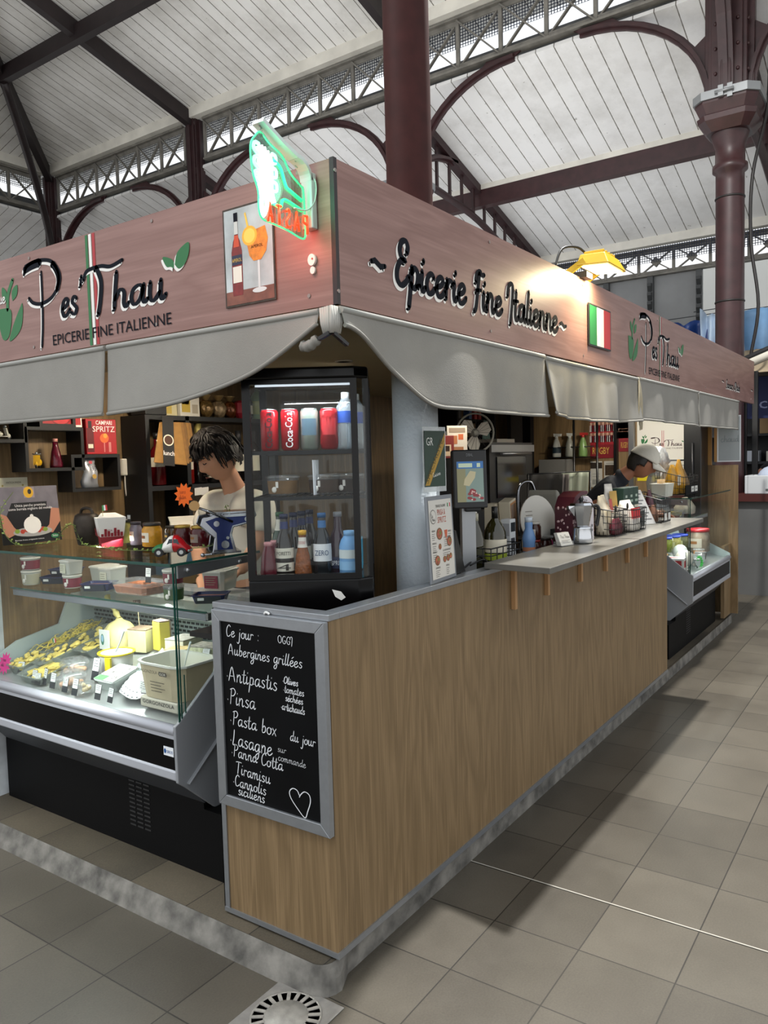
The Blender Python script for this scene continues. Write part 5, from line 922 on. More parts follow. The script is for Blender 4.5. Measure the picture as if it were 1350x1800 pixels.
# trailing vine
t = thing('ivy_garland', 'thin artificial vine with small green leaves trailing along the glass counter', 'vine', (.2, 1.5, zt)); rr = random.Random(4); pts = spline([(-.05, .42, .24), (-.1, .44, .16), (-.12, .4, .08), (-.09, .36, .012), (-.02, .3, .008), (.02, .22, .02), (.03, .17, .075), (.045, .12, .09), (.05, .08, .02), (.02, -.02, .006), (.0, -.15, .008), (-.02, -.28, .006), (-.0, -.42, .008), (.1, -.55, .01), (.15, -.66, .03), (.18, -.70, .12), (.16, -.71, .18)], 7); m = MB(P('5c6b34', .6)); m.tube(pts, .0016, 5); m.build('stem', t)
m = MB(P('7d9440', .6, noise=.3, scale=60))
for p in pts[4:]:
    for _ in range(1 + rr.randint(0, 1)):
        a = rr.uniform(0, 6.3); d = Vector((math.cos(a), math.sin(a), rr.uniform(-.1, .9))).normalized(); b = d.orthogonal().normalized(); p_ = p + d * .004; l_ = rr.uniform(.008, .014); p_.z = max(p_.z, .004); dz = d * l_; m.add([p_, p_ + dz * .5 + b * l_ * .35, p_ + dz, p_ + dz * .5 - b * l_ * .35], [(0, 1, 2, 3)])
m.build('leaves', t, kind='stuff', recalc=False)
# --- back wall: cubes and what stands in them
def cube_shelf(label, x0, x1, z0, z1, d=.12, right=True, top=True):
    t = thing('cube_shelf', label, 'shelf', ((x0 + x1) / 2, 2.04, z0)); w = (x1 - x0) / 2; h = z1 - z0; e = .016
    for nm, q in (('bottom', (-w, w, 0, e)), ('top', (-w, w, h - e, h)), ('side', (-w, -w + e, e, h - e)), ('side', (w - e, w, e, h - e))):
        if nm == 'top' and not top: continue
        MB(P('0e0d0d', .5)).box(q[0], q[1], -.065, .058, q[2], q[3]).build(nm, t)
    return t
cube_shelf('black wall box shelf at the left edge, holding a white scooter', -.05, .265, 1.725, 1.98); cube_shelf('black wall box shelf holding a yellow scooter and a red bottle', .252, .56, 1.59, 1.80); cube_shelf('black wall box shelf holding a crisp packet', .485, .765, 1.485, 1.668)
cube_shelf('upper black wall box shelf holding a red picture, half hidden by the awning', .33, .52, 1.80, 2.0, top=False)
def scooter(label, loc, c, rz):
    t = thing('toy_scooter', label, 'toy', loc, rz); B = P(c, .25); m = MB(B); m.ell((-.018, 0, .022), .022, .013, .015, 12, 8); m.box(-.01, .022, -.01, .01, .01, .014); m.hexa([(.02, -.012, .012), (.026, -.012, .012), (.026, .012, .012), (.02, .012, .012)], [(.012, -.012, .05), (.018, -.012, .05), (.018, .012, .05), (.012, .012, .05)]); m.ell((.03, 0, .014), .01, .006, .012, 10, 6); m.build('body', t)
    for x in (-.022, .03): w = MB(P('161616', .6)); w.tube([(x, -.004, .0095), (x, .004, .0095)], .0095, 12); w.build('wheel', t)
    m = MB(P('2a2420', .6)); m.ell((-.02, 0, .039), .018, .008, .005, 10, 6); m.build('seat', t); m = MB(P('c4c8ca', .2, .8)); m.tube([(.014, -.016, .056), (.012, 0, .052), (.014, .016, .056)], .002, 6); m.ell((.016, 0, .058), .006, .006, .006, 8, 6); m.build('handlebar', t); return t
scooter('white toy scooter on the left wall box shelf', (.16, 2.0, 1.742), 'd9d4c4', 0); s = scooter('yellow toy scooter in the middle wall box shelf', (.325, 2.0, 1.607), 'd8a81a', -2.3); s.scale = (1.2,) * 3
def bottle(name, label, loc, prof, body, cap, labels=(), group=None, cat='bottle', cap_h=.03, n=20, scale=1, capname='cap'):
    """prof: (r, z) outline; labels: (z0, z1, material[, text, colour])"""
    t = thing(name, label, cat, loc, 0, group); m = MB(body); m.lathe(prof, n=n); m.build('glass', t); rt_, zt_ = prof[-1]
    m = MB(cap); m.lathe([(rt_ * 1.12, zt_ - cap_h), (rt_ * 1.12, zt_ + .003), (rt_ * .9, zt_ + .004)], n=n); m.build(capname, t)
    for L in labels:
        z0, z1, mm = L[:3]
        def rad(z):
            for (r0, a), (r1, b) in zip(prof, prof[1:]):
                if a <= z <= b: return r0 + (r1 - r0) * (z - a) / max(1e-6, b - a)
            return prof[-1][0]
        m = MB(mm); zz = [z0, (z0 + z1) / 2, z1]; m.loft([[((rad(z) + .0009) * math.cos(a), (rad(z) + .0009) * math.sin(a), z) for a in [PI * 1.19 - 1.35 + i * .18 for i in range(16)]] for z in zz], cap=False, closed=False, smooth=True)
        if len(L) > 3: a = PI * 1.19; f = Fr(((rad(z0) + .0018) * math.cos(a), (rad(z0) + .0018) * math.sin(a), 0), (-math.sin(a), math.cos(a), 0), (0, 0, 1)); h = (z1 - z0) * L[5] if len(L) > 5 else (z1 - z0) * .5; m.m(L[4]).text(f, L[3], 0, (z0 + z1) / 2 - h / 2, h, .001, width=rad(z0) * 1.5, center=True)
        m.build('label', t, recalc=False)
    return t
WINE = lambda r, h: [(r * .85, 0), (r, .006), (r, h * .6), (r * .85, h * .68), (r * .4, h * .76), (r * .36, h * .98), (r * .38, h)]
DG = P('0f0c0c', .08, spec=.7); RG = P('5a1014', .08, spec=.7); CREAM = P('e2dac4', .6)
bottle('soda_bottle', 'small dark red soda bottle in the middle wall box shelf', (.42, 2.0, 1.607), [(.028, 0), (.03, .01), (.022, .07), (.014, .1), (.011, .135)], P('551022', .15, noise=.3, scale=80), P('c98a80', .4), cap_h=.012)
t = thing('snack_packet', 'silver grey crisp packet standing in the lower wall box shelf', 'packet', (.6, 2.0, 1.502)); m = MB(P('a9abb0', .3, .4, noise=.15, scale=30)); m.loft([[(a * w, b * d + .01 * math.sin(z * 60), z) for a, b in ((1, 0), (.7, .8), (0, 1), (-.7, .8), (-1, 0), (-.7, -.8), (0, -1), (.7, -.8))] for z, w, d in ((0, .05, .02), (.03, .048, .03), (.08, .038, .022), (.12, .036, .012), (.15, .04, .002))], smooth=True); m.build('bag', t); m = MB(INK); f = Fr((0, -.031, .085), (1, 0, 0), (0, .15, 1)); m.text(f, '193', -.022, 0, .022, .002, width=.04); m.m(P('a8343c', .5)).rect(f, -.018, .0, .035, .05, .0); m.m(P('b08a2a', .5)).disc(f, .0, -.03, .012, w=.004); m.build('print', t, recalc=False)
t = thing('red_picture', 'red printed picture with a circular badge in a white frame, partly behind the awning', 'picture', (.45, 1.99, 1.803)); f = Fr((0, 0, 0), (1, 0, 0), (0, .05, 1)); m = MB(P('e8e2da', .5)); m.rect(f, -.115, .115, 0, .16, 0, .006); m.m(P('b01820', .45)).rect(f, -.108, .108, .01, .155, .001).m(P('8c1018', .45)).disc(f, 0, .06, .062, .055, .0016).m(P('c8242c', .4)).disc(f, 0, .06, .055, .048, .002); m.m(P('efe8e0', .5)).text(f, 'SODA', 0, .052, .022, .0026, width=.06, center=True); m.build('panel', t, recalc=False)
t = thing('spritz_box', 'red cocktail gift box printed with a glass, on the right wall box shelf', 'box', (.665, 2.0, 1.669)); m = MB(P('a5121c', .4)); m.box(-.09, .085, -.025, .05, 0, .175); m.build('carton', t, bev=.002); m = MB(P('efe6e0', .5)); f = Fr((0, -.0255, 0), (1, 0, 0), (0, 0, 1)); m.text(f, 'CAMPARI', -.035, .148, .02, .0008, width=.095, bold=.01); m.text(f, 'SPRITZ', -.055, .112, .028, .0008, width=.13); m.m(P('5a0c12', .4)).rect(f, -.088, -.048, .01, .13, .0005); m.m(P('1a1012', .3)).rect(f, -.078, -.058, .13, .165, .0006).m(CREAM).rect(f, -.082, -.054, .03, .05, .0008); m.m(P('d8642a', .4)).disc(f, .012, .08, .026, .024, .0009); m.m(P('e89a3a', .4)).disc(f, .018, .092, .012, w=.0012); m.m(P('c9807a', .4)).rect(f, .008, .014, .01, .058, .0009).rect(f, .036, .05, .01, .06, .0009); m.build('print', t, recalc=False)
t = thing('wall_paper_sign', 'cream printed pasta paper pinned to the oak wall at the left edge', 'sign', (.25, 2.096, 1.44)); m = MB(P('d8d2b8', .7)); f = Fr((0, 0, 0), (1, 0, 0), (0, 0, 1)); m.rect(f, -.09, .075, -.06, .125, 0, .002); m.build('paper', t); m = MB(P('6a6250', .6)); m.text(f, 'ANTICA MADIA', .005, .098, .009, .001, width=.075, center=True); m.text(f, 'calamarata', -.0, .05, .024, .001, width=.13, center=True); m.m(P('a99a5a', .6)).disc(f, -.05, .088, .005, w=.001).disc(f, .05, .088, .005, w=.001); m.build('print', t, recalc=False)
t = thing('charger_plug', 'white plug charger with its cable hanging on the oak wall', 'charger', (.865, 2.095, 1.6)); m = MB(P('d8d2c6', .4)); m.rbox(-.028, .028, -.04, .0, -.045, .045, .012); m.build('plug', t); m = MB(P('dcd6ca', .4)); m.tube(spline([(0, -.02, -.04), (0, -.02, -.12), (.015, -.02, -.2), (.035, -.02, -.32), (.04, -.02, -.4)], 5), .004, 6); m.build('cable', t)
# black shelf unit with bottles
t = thing('bottle_rack', 'tall black shelf unit with bottles against the oak wall behind the young man', 'shelf', (1.36, 1.99, .08)); BK = P('0d0c0c', .5)
for x in (-.48, -.21, .5): MB(BK).box(x - .013, x + .013, -.1, .1, 0, 1.79).build('upright', t)
for z, nm in ((1.765, 'top'), (1.39, 'shelf'), (.9, 'shelf'), (.1, 'shelf')): MB(BK).box(-.467, .487, -.1, .1, z, z + .025).build(nm, t)
zb = 1.497
bottle('aperitif_bottle', 'red aperitif bottle in the left bay of the black shelf unit', (1.0, 1.97, zb), WINE(.042, .28), RG, P('1a1a1a', .4), [(.1, .15, CREAM)]); bottle('aperitif_bottle', 'orange red aperitif bottle with dark shoulder label, left of the tall dark bottle', (1.185, 1.95, zb), WINE(.04, .28), P('7a1a14', .08, spec=.7), P('1c1c3a', .4), [(.14, .18, P('16182e', .5), 'APEROL', P('c9962a', .5), .6), (.08, .125, CREAM)])
bottle('liqueur_bottle', 'tall dark liqueur bottle with a pale blue label', (1.275, 1.95, zb), WINE(.046, .335), DG, P('a89a5a', .35, .5), [(.2, .235, P('15151a', .5), 'CAMM', P('e9e6e0', .5), .75), (.135, .18, P('8fb0c4', .5))], cap_h=.09); bottle('wine_bottle', 'dark wine bottle with pink foil neck and a white label', (1.375, 1.94, zb), WINE(.044, .31), DG, P('b8604a', .3, .5), [(.03, .105, CREAM, 'FRAGO', P('5a3a34', .5), .2)], cap_h=.085); bottle('wine_bottle', 'dark wine bottle with a tall cream label beside the young man', (1.47, 1.95, zb), WINE(.042, .3), DG, P('2a2a2c', .4), [(.06, .2, CREAM)], cap_h=.07)
for i, (x, l_) in enumerate(((1.6, 'dark wine bottle hidden by the young man, nearest to him'), (1.72, 'dark wine bottle at the right end of the black shelf unit'))): bottle('wine_bottle', l_, (x, 1.96, zb), WINE(.042, .3), DG, P('2a2a2c', .4), [(.06, .16, CREAM)], cap_h=.07)
zc = 1.872
def carton(name, label, loc, x, y, z, c, rz=0, prints=(), cat='box', group=None):
    """a box with printed patches: (face 'F' or 'L', u0, u1, v0, v1, colour or (text, colour))"""
    t = thing(name, label, cat, loc, rz, group); m = MB(c if not isinstance(c, str) else P(c, .5)); m.box(-x / 2, x / 2, -y / 2, y / 2, 0, z); m.build('carton', t, bev=min(.003, x * .05))
    if prints:
        m = MB()
        for face, u0, u1, v0, v1, cc in prints:
            f = Fr((-x / 2, -y / 2, 0), (1, 0, 0), (0, 0, 1)) if face == 'F' else (Fr((-x / 2, y / 2, 0), (0, -1, 0), (0, 0, 1)) if face == 'L' else Fr((-x / 2, -y / 2, z), (1, 0, 0), (0, 1, 0))); W = y if face == 'L' else x; Hh = y if face == 'T' else z
            if isinstance(cc, tuple): m.m(P(cc[1], .5)).text(f, cc[0], u0 * W, v0 * Hh, (v1 - v0) * Hh, .0016, width=(u1 - u0) * W)
            else: m.m(P(cc, .5)).rect(f, u0 * W, u1 * W, v0 * Hh, v1 * Hh, .0009)
        m.build('print', t, recalc=False)
    return t
carton('lemon_carton', 'white carton with yellow fruit print on top of the shelf unit', (1.2, 1.97, zc), .14, .1, .11, 'ddd8cc', 0, [('F', .08, .5, .2, .8, 'c9a93a'), ('F', .6, .9, .15, .6, 'b0a490'), ('F', .1, .45, .6, .9, 'd8b83a')]); carton('lemon_carton', 'pale carton with yellow edge left of the fruit carton', (1.06, 1.97, zc), .1, .1, .1, 'cfc49a', 0, [('F', .1, .6, .1, .6, 'c4a84a')])
carton('black_carton', 'flat black carton on the left top of the shelf unit', (.95, 1.96, zc), .14, .12, .07, '141314')
for i, (x, c, l_) in enumerate(((1.36, '7a6038', 'gold wrapped sweets bag on top of the shelf unit, left one'), (1.46, 'a08a6a', 'shiny gold and white gift bag on top of the shelf unit'), (1.55, '6a3a1c', 'round amber jar on top of the shelf unit'))):
    t = thing('gift_bag', l_, 'bag', (x, 1.97, zc), 0, 'gift bags on the shelf unit'); m = MB(P(c, .2, .4, noise=.6, scale=40, bump=.8)); m.ell((0, 0, .05), .05, .045, .052, 14, 10, lambda q, p: q * (1 + .12 * math.sin(7 * p.x + 5 * p.z) * math.sin(6 * p.y + 2))); m.build('bag', t); m = MB(P('b0986a', .3, .5)); m.lathe([(.012, .098), (.03, .125), (.034, .13)], (0, 0, 0), 10); m.build('knot', t)
t = thing('heart_box', 'red faceted gift box on top of the shelf unit', 'box', (1.6, 1.93, zc + .05), .4); m = MB(P('8e2230', .35)); m.lathe([(.02, -.05), (.048, -.02), (.045, .04), (.02, .055)], n=6, smooth=False); m.build('carton', t)
bottle('green_bottle', 'pale green liqueur bottle with a yellow label beside the fridge', (1.78, 1.96, zc), [(.045, 0), (.047, .005), (.047, .13), (.03, .16), (.018, .17), (.018, .2)], P('8fae82', .3), P('7a8a72', .4), [(.03, .11, P('c4cc7a', .5))]); bottle('small_bottle', 'small dark bottle with a cream label left of the green bottle', (1.69, 1.95, zc), WINE(.025, .16), DG, P('c9b05a', .4), [(.03, .08, CREAM)])
t = thing('bag_bundle', 'bundle of kraft lunch bags in a black strap hanging from the shelf unit', 'bags', (.96, 1.83, 1.86), -.35)
for i in range(5): m = MB(P(('9a6f34', '8a6230', '7d592b')[i % 3], .7, noise=.15, scale=30)); a = .03 * i; m.hexa([(-.09 + .02 * i, -.03 + .018 * i, -.24 + .008 * i), (.09 + .02 * i, -.03 + .018 * i, -.26 + .008 * i), (.09 + .02 * i, -.02 + .018 * i, -.26 + .008 * i), (-.09 + .02 * i, -.02 + .018 * i, -.24 + .008 * i)], [(-.04 + .02 * i, .0 + .015 * i, -.03), (.075 + .02 * i, .0 + .015 * i, -.03), (.075 + .02 * i, .008 + .015 * i, -.03), (-.04 + .02 * i, .008 + .015 * i, -.03)]); m.build('paper_bag', t, bev=.004)
f = Fr((-.012, -.034, -.255), (1, 0, -.11), (.06, .13, 1)); m = MB(P('1c1a1a', .5)); m.rect(f, -.03, .03, -.005, .26, .004, .003); m.m(CREAM).disc(f, 0, .13, .028, .03, .005).m(P('4a2c1c', .5)).disc(f, 0, .13, .022, .024, .0056); m.m(P('efece6', .6)).text(f, 'lunch', 0, .05, .024, .0052, width=.06, center=True); m.build('strap', t, recalc=False); m = MB(P('a83a34', .5)); m.tube(spline([(.0, .02, -.03), (.01, .03, .0), (.03, .09, .01)], 4), .003, 5); m.build('hook', t)
t = thing('star_sign', 'orange starburst paper sign hanging on the shelf edge, handwritten', 'sign', (1.09, 1.875, 1.44)); f = Fr((0, 0, 0), (1, 0, 0), (0, 0, 1)); m = MB(P('d8641c', .6)); m.poly(f, st(.068, .046, 11), 0, .001); m.build('paper', t); m = MB(P('7a2a14', .7)); m.hand(f, 'sans', -.03, .008, .012, .0022, .0008); m.hand(f, 'gluten', -.036, -.022, .012, .0022, .0008, .8); m.build('writing', t, recalc=False)
for x, l_ in ((1.2, 'white price tag on the shelf edge beside the orange starburst'), (1.25, 'second white price tag on the shelf edge beside the young man')): t = thing('shelf_tag', l_, 'price tag', (x, 1.882, 1.455), 0, 'price tags on the black shelf'); m = MB(P('d6d2ca', .6)); m.rect(Fr((0, 0, 0), (1, 0, .06), (0, 0, 1)), -.026, .026, -.022, .02, 0, .001); m.build('tag', t)
carton('blue_book', 'leaning blue book in the shelf unit behind the jars', (1.0, 1.83, 1.04), .03, .16, .22, '3a6078', 0).rotation_euler = (0, .2, 0); carton('blue_book', 'flat blue book lying behind the jars', (.93, 1.8, 1.032), .12, .13, .05, '35566a')
MB(P('6d5a3c', .6)).box(.84, 1.9, 1.72, 1.88, .98, 1.03).build('back_counter', label='low wooden work counter behind the glass cheese counter', cat='counter')
t = thing('coffee_bag', 'white bag with a heart badge behind the pasta machine', 'bag', (1.02, 1.8, 1.032), -.6); m = MB(P('d6cfc0', .5)); m.loft([[(a * w, b * d, z) for a, b in ((1, 1), (-1, 1), (-1, -1), (1, -1))] for z, w, d in ((0, .08, .04), (.2, .08, .035), (.27, .075, .01), (.3, .085, .004))]); m.build('bag', t, bev=.006); m = MB(P('a8763c', .5)); f = Fr((0, -.042, .21), (1, 0, 0), (0, .05, 1)); hp = [(0, -.045), (.042, .005), (.036, .03), (.018, .034), (0, .02), (-.018, .034), (-.036, .03), (-.042, .005)]; m.poly(f, hp, .006); m.m(CREAM).poly(f, [(a * .78, b * .78) for a, b in hp], .0068); m.build('badge', t, recalc=False)
lamp('stall_spot', 'SPOT', (.55, 1.35, 2.09), 60, (1, .88, .7), aim=(.75, 2.0, 1.2), spot_size=2.4, spot_blend=.9, shadow_soft_size=.06)
lamp('stall_spot', 'SPOT', (1.5, 1.0, 2.09), 48, (1, .9, .74), aim=(1.0, 1.5, 1.0), spot_size=2.5, spot_blend=.9, shadow_soft_size=.06)
for x, y, l_ in ((1.35, .95, 'round white recessed ceiling spot above the fridge'), (.55, 1.35, 'round white recessed ceiling spot above the cheese counter')): t = thing('ceiling_spot', l_, 'lamp', (x, y, 2.1)); m = MB(P('e8e6e0', .4)); m.lathe([(.045, -.006), (.045, 0), (.03, 0), (.03, -.006)], n=20); m.build('ring', t); m = MB(P('fff0d0', .4, emit=6)); m.lathe([(.03, -.003), (0, -.003)], n=16, cap=False); m.build('bulb', t, recalc=False)
# ------------------------------------------------------------------ drinks fridge at the corner
t = thing('under_counter', 'low black cabinet behind the corner panel carrying the drinks fridge', 'cabinet', (.35, .34, .08)); m = MB(BLACKM); m.box(-.32, .33, -.28, .14, 0, .93); m.build('carcass', t); m = MB(BLACK); m.box(-.325, .335, -.283, .3, .93, .948); m.build('top', t)
RZF = -.9617; FX, FY, FZ = .386, .365, 1.03
def FW(x, y, z): c, s = math.cos(RZF), math.sin(RZF); return (FX + x * c - y * s, FY + x * s + y * c, FZ + z)
t = thing('drinks_fridge', 'black countertop display fridge with glass sides full of cans and bottles at the stall corner', 'fridge', (FX, FY, FZ), RZF); FB = P('050506', .2, spec=.3)
fp = [(-.21, -.2), (.165, -.2), (.21, -.165), (.21, .2), (-.21, .2)]
m = MB(FB); m.hexa([(x, y, 0) for x, y in fp], [(x, y, .175) for x, y in fp]); m.build('base', t, bev=.006)
m = MB(FB); m.hexa([(x, y, .845) for x, y in fp], [(x, y, .885) for x, y in fp]); m.build('canopy', t, bev=.008)
m = MB(FB)
for x0, x1, y0, y1 in ((-.21, -.185, -.2, -.175), (.15, .172, -.202, -.178), (.19, .21, -.17, -.15), (.185, .21, .175, .2), (-.21, -.185, .175, .2)): m.box(x0, x1, y0, y1, .175, .845)
m.box(-.185, .15, -.202, -.185, .175, .195); m.box(-.185, .15, -.202, -.185, .83, .845); m.build('frame', t)
m = MB(glass('fafcfc', .016)); m.box(-.185, .152, -.198, -.194, .195, .83); m.build('front_glass', t)
m = MB(GL_); m.box(-.205, -.2, -.175, .175, .18, .84); m.box(.2, .205, -.15, .175, .18, .84); m.box(-.185, .185, .19, .195, .18, .84); m.hexa([(.17, -.196, .18), (.2, -.17, .18), (.198, -.168, .18), (.168, -.194, .18)], [(.17, -.196, .84), (.2, -.17, .84), (.198, -.168, .84), (.168, -.194, .84)]); m.build('side_glass', t)
for z in (.61, .455): m = MB(P('17181a', .3, .5)); m.box(-.19, .19, -.17, -.16, z - .012, z); m.box(-.19, .19, .16, .17, z - .012, z); [m.box(-.19 + .0235 * i, -.187 + .0235 * i, -.165, .165, z - .005, z) for i in range(17)]; m.build('shelf', t, kind=None)
m = MB(P('e9f4ff', .4, emit=1.0)); m.box(-.17, .15, -.165, -.158, .826, .832); m.build('light_strip', t)
m = MB(P('e6e4de', .5)); f = Fr((0, -.2005, .12), (1, 0, 0), (0, 0, 1)); m.poly(f, [(.07, .02), (.1, .012), (.115, -.008), (.1, -.018), (.08, -.005)], .0006); m.build('torn_sticker', t, recalc=False)
lamp('fridge_light', 'AREA', FW(-.01, -.16, .82), 2.2, (.9, .95, 1), aim=FW(-.01, -.05, 0), shape='RECTANGLE', size=.3, size_y=.02)
def can(label, x, y, z, body, tx=None, tc='efece8', h=.122, r=.033, top=None, rot=True, mid=None):
    t = thing('drink_can', label, 'can', FW(x, y, z), 0, 'drink cans in the fridge'); m = MB(body); m.lathe([(r * .8, 0), (r, .008), (r, h * .92), (r * .84, h * .985)], n=24); m.build('body', t); m = MB(P('b9bcc0', .3, .9)); m.lathe([(r * .84, h * .98), (r * .85, h), (r * .8, h), (r * .78, h - .004), (0, h - .004)], n=24, cap=False); m.build('lid', t)
    a = PI + math.atan2(.571, .82); f = Fr(((r + .001) * math.cos(a), (r + .001) * math.sin(a), 0), (-math.sin(a), math.cos(a), 0), (0, 0, 1)); m = MB(P(tc, .5))
    if tx:
        V, F, W = text_geo(tx, 2, .01); k = h * .86 / W; L = []
        for px_, py_ in V: u = (py_ - .35) * -k * 1.25; v = px_ * k + h * .06; b = a + (u / r); L.append(((r + .0008) * math.cos(b), (r + .0008) * math.sin(b), v))
        m.add(L, F); m.build('lettering', t, recalc=False)
    if mid: m.mats = [mid]; m.loft([[((r + .0006) * math.cos(a + b), (r + .0006) * math.sin(a + b), z_) for b in [-.9 + .2 * i for i in range(10)]] for z_ in (h * .35, h * .75)], cap=False, closed=False, smooth=True); m.build('band', t, recalc=False)
    return t
KO = P('a8141e', .25, .2); z1 = .612; cy = -.1
can('tall red cola can with black lettering, leftmost on the top fridge shelf', -.135, cy, z1, KO, 'Coca-Cola', '120d0d', .142, .031); can('tall red cola can with white lettering on the top fridge shelf', -.065, cy, z1, KO, 'Coca-Cola', 'efece8', .142, .031)
can('silver green drink can in the middle of the top fridge shelf', .003, cy, z1, P('9aa59a', .3, .5), None, h=.142, r=.031, mid=P('56707f', .4)); can('red soda can with a bottle picture on the top fridge shelf', .07, cy, z1, P('9c1b22', .3, .2), 'DR', 'e9e6e4', .142, .031, mid=P('c23036', .3))
WB = [(.034, 0), (.036, .006), (.034, .03), (.036, .04), (.034, .07), (.036, .09), (.036, .13), (.03, .15), (.014, .175), (.013, .192)]; WAT = glass('e4eef4', .12, rough=.05, alpha=.2); LB = P('2c4fa0', .4)
for x, y, l_ in ((.128, -.08, 'front clear water bottle with a blue label on the top fridge shelf'), (.16, .0, 'rear clear water bottle with a blue label on the top fridge shelf')): bottle('water_bottle', l_, FW(x, y, z1), WB, WAT, P('e4e8ec', .4), [(.09, .13, LB)], 'water bottles in the fridge', cap_h=.018)
for i, (x, y, c, l_) in enumerate(((-.1, -.06, '7a5c38', 'clear lidded tub of brown dessert on the left of the middle fridge shelf'), (.045, -.06, '4a3a30', 'clear lidded tub of dark dessert in the middle of the fridge'), (.13, -.03, '3a302a', 'clear lidded tub of dark dessert at the right of the middle fridge shelf'))):
    t = tub('dessert_tub', l_, FW(x, y, .457), .055, .06, PLA, None, P(c, .5, noise=.3, scale=30), 'dessert tubs in the fridge'); m = MB(PLA); m.lathe([(.058, .06), (.06, .064), (.05, .07), (0, .071)], n=24, cap=False); m.build('lid', t)
t = thing('cutlery_packet', 'white wrapped cutlery packets standing in the middle of the fridge', 'cutlery', FW(.02, -.11, .457)); m = MB(P('e6e8ee', .4)); [m.hexa([(dx * .02, dx * .01, -.0), (dx * .02 + .012, dx * .01 + .004, 0), (dx * .02 + .01, dx * .01 + .008, 0), (dx * .02 - .002, dx * .01 + .004, 0)], [(dx * .025, dx * .012, .12), (dx * .025 + .012, dx * .012 + .004, .12), (dx * .025 + .01, dx * .012 + .008, .12), (dx * .025 - .002, dx * .012 + .004, .12)]) for dx in (-1, 0, 1)]; m.build('packet', t)
zb0 = .178; BEER = [(.03, 0), (.032, .006), (.032, .105), (.026, .135), (.0145, .16), (.0125, .205), (.0135, .212)]
bottle('beer_bottle', 'dark beer bottle with a cream crest label and number four in the fridge', FW(-.095, -.12, zb0), BEER, P('1a1310', .1, spec=.7), P('1a2240', .4), [(.065, .1, P('e2dccb', .5), 'PORETTI', P('2a2018', .5), .36), (.02, .05, P('e2dccb', .5), '4', P('2a2018', .5), .75), (.165, .19, P('2b3564', .4))], cap_h=.012)
for i in range(3): bottle('beer_bottle', ['dark beer bottle just behind the crest labelled one in the fridge', 'second dark beer bottle behind the crest labelled one in the fridge', 'rearmost dark beer bottle of the row in the fridge'][i], FW(-.07 + .022 * i, -.05 + .07 * i, zb0), BEER, P('1a1310', .1, spec=.7), P('1a2240', .4), [(.165, .19, P('2b3564', .4)), (.04, .09, P('d5cfbe', .5))], 'beer bottles in the fridge', cap_h=.012)
bottle('beer_bottle', 'green bottle with a pale neck label at the left of the fridge floor', FW(-.125, -.0, zb0), BEER, P('1f3a26', .1, spec=.7), P('3c6a44', .4), [(.15, .19, P('d9d6c8', .5))], cap_h=.012)
SODA = [(.03, 0), (.031, .008), (.024, .07), (.014, .11), (.012, .15), (.013, .155)]
for i, (x, y) in enumerate(((-.15, -.135), (-.135, -.08))): bottle('soda_bottle', ['front dark red soda bottle at the left of the fridge floor', 'rear dark red soda bottle at the left of the fridge floor'][i], FW(x, y, zb0), [(.028, 0), (.03, .008), (.024, .07), (.016, .1), (.013, .118)], P('5e1424', .12, noise=.2, scale=70), P('c48a8c', .4), (), 'red soda bottles in the fridge', cap_h=.012)
bottle('soda_bottle', 'orange brown textured soda bottle with a yellow cap in the fridge', FW(-.032, -.13, zb0), SODA, P('8a4a1c', .12, noise=.4, scale=90, bump=.5), P('d8a32a', .4), [(.1, .135, P('e6e0d6', .5), 'CRODINO', P('b03030', .5), .3)], cap_h=.012)
bottle('beer_bottle', 'dark beer bottle with a round white label in the middle of the fridge floor', FW(.035, -.11, zb0), BEER, P('10161c', .1, spec=.7), P('2a5a8a', .4), [(.05, .11, P('e6e8ea', .5), 'ZERO', P('1c3c6a', .5), .3), (.165, .19, P('3a70a8', .4))], cap_h=.012)
bottle('soda_bottle', 'dark purple bottle between the round label and the blue bottle in the fridge', FW(.088, -.08, zb0), BEER, P('2a1024', .1, spec=.7), P('8a8c90', .4), [(.02, .06, P('1a2448', .5), 'SPRITZ', P('d8dade', .5), .4)], cap_h=.012)
bottle('blue_bottle', 'light blue milk bottle at the right of the fridge floor', FW(.13, -.13, zb0), [(.033, 0), (.036, .006), (.036, .1), (.03, .12), (.02, .135), (.018, .15)], P('6fa4d6', .35), P('7fb0dc', .4), [(.02, .05, P('8fbde4', .5)), (.06, .09, P('cfd9da', .5))], cap_h=.014)
carton('cyan_box', 'bright cyan plastic box at the right rear of the fridge floor', FW(.1, .06, zb0), .14, .1, .11, '27a8d6', RZF)
# ------------------------------------------------------------------ on and beside the white column
t = thing('green_notice', 'dark green card with a yellow diagonal band in a plastic sleeve on the white column', 'notice', (.74, .085, 1.6)); f = Fr((0, 0, 0), (.99, -.12, 0), (0, 0, 1)); m = MB(glass('eef2f2', .12, alpha=.12)); m.rect(f, -.045, .095, -.125, .12, .0, .001); m.build('sleeve', t)
m = MB(P('1f3a2c', .5)); m.rect(f, -.037, .088, -.105, .105, .002, .001); m.m(P('b08a2c', .5)).poly(f, [(-.037, -.1), (-.01, -.1), (.088, .06), (.088, .1)], .0026); m.m(P('5a4a1c', .5)).text(f, 'SPECIALITE', -.022, -.095, .018, .0032, width=.19, rot=1.02); m.m(P('e6e9e4', .6)).text(f, 'GR', -.028, .05, .03, .003, width=.042); m.hand(f, 'Cuisine', .01, -.07, .008, .0015, .003, rot=.2); m.build('card', t, recalc=False)
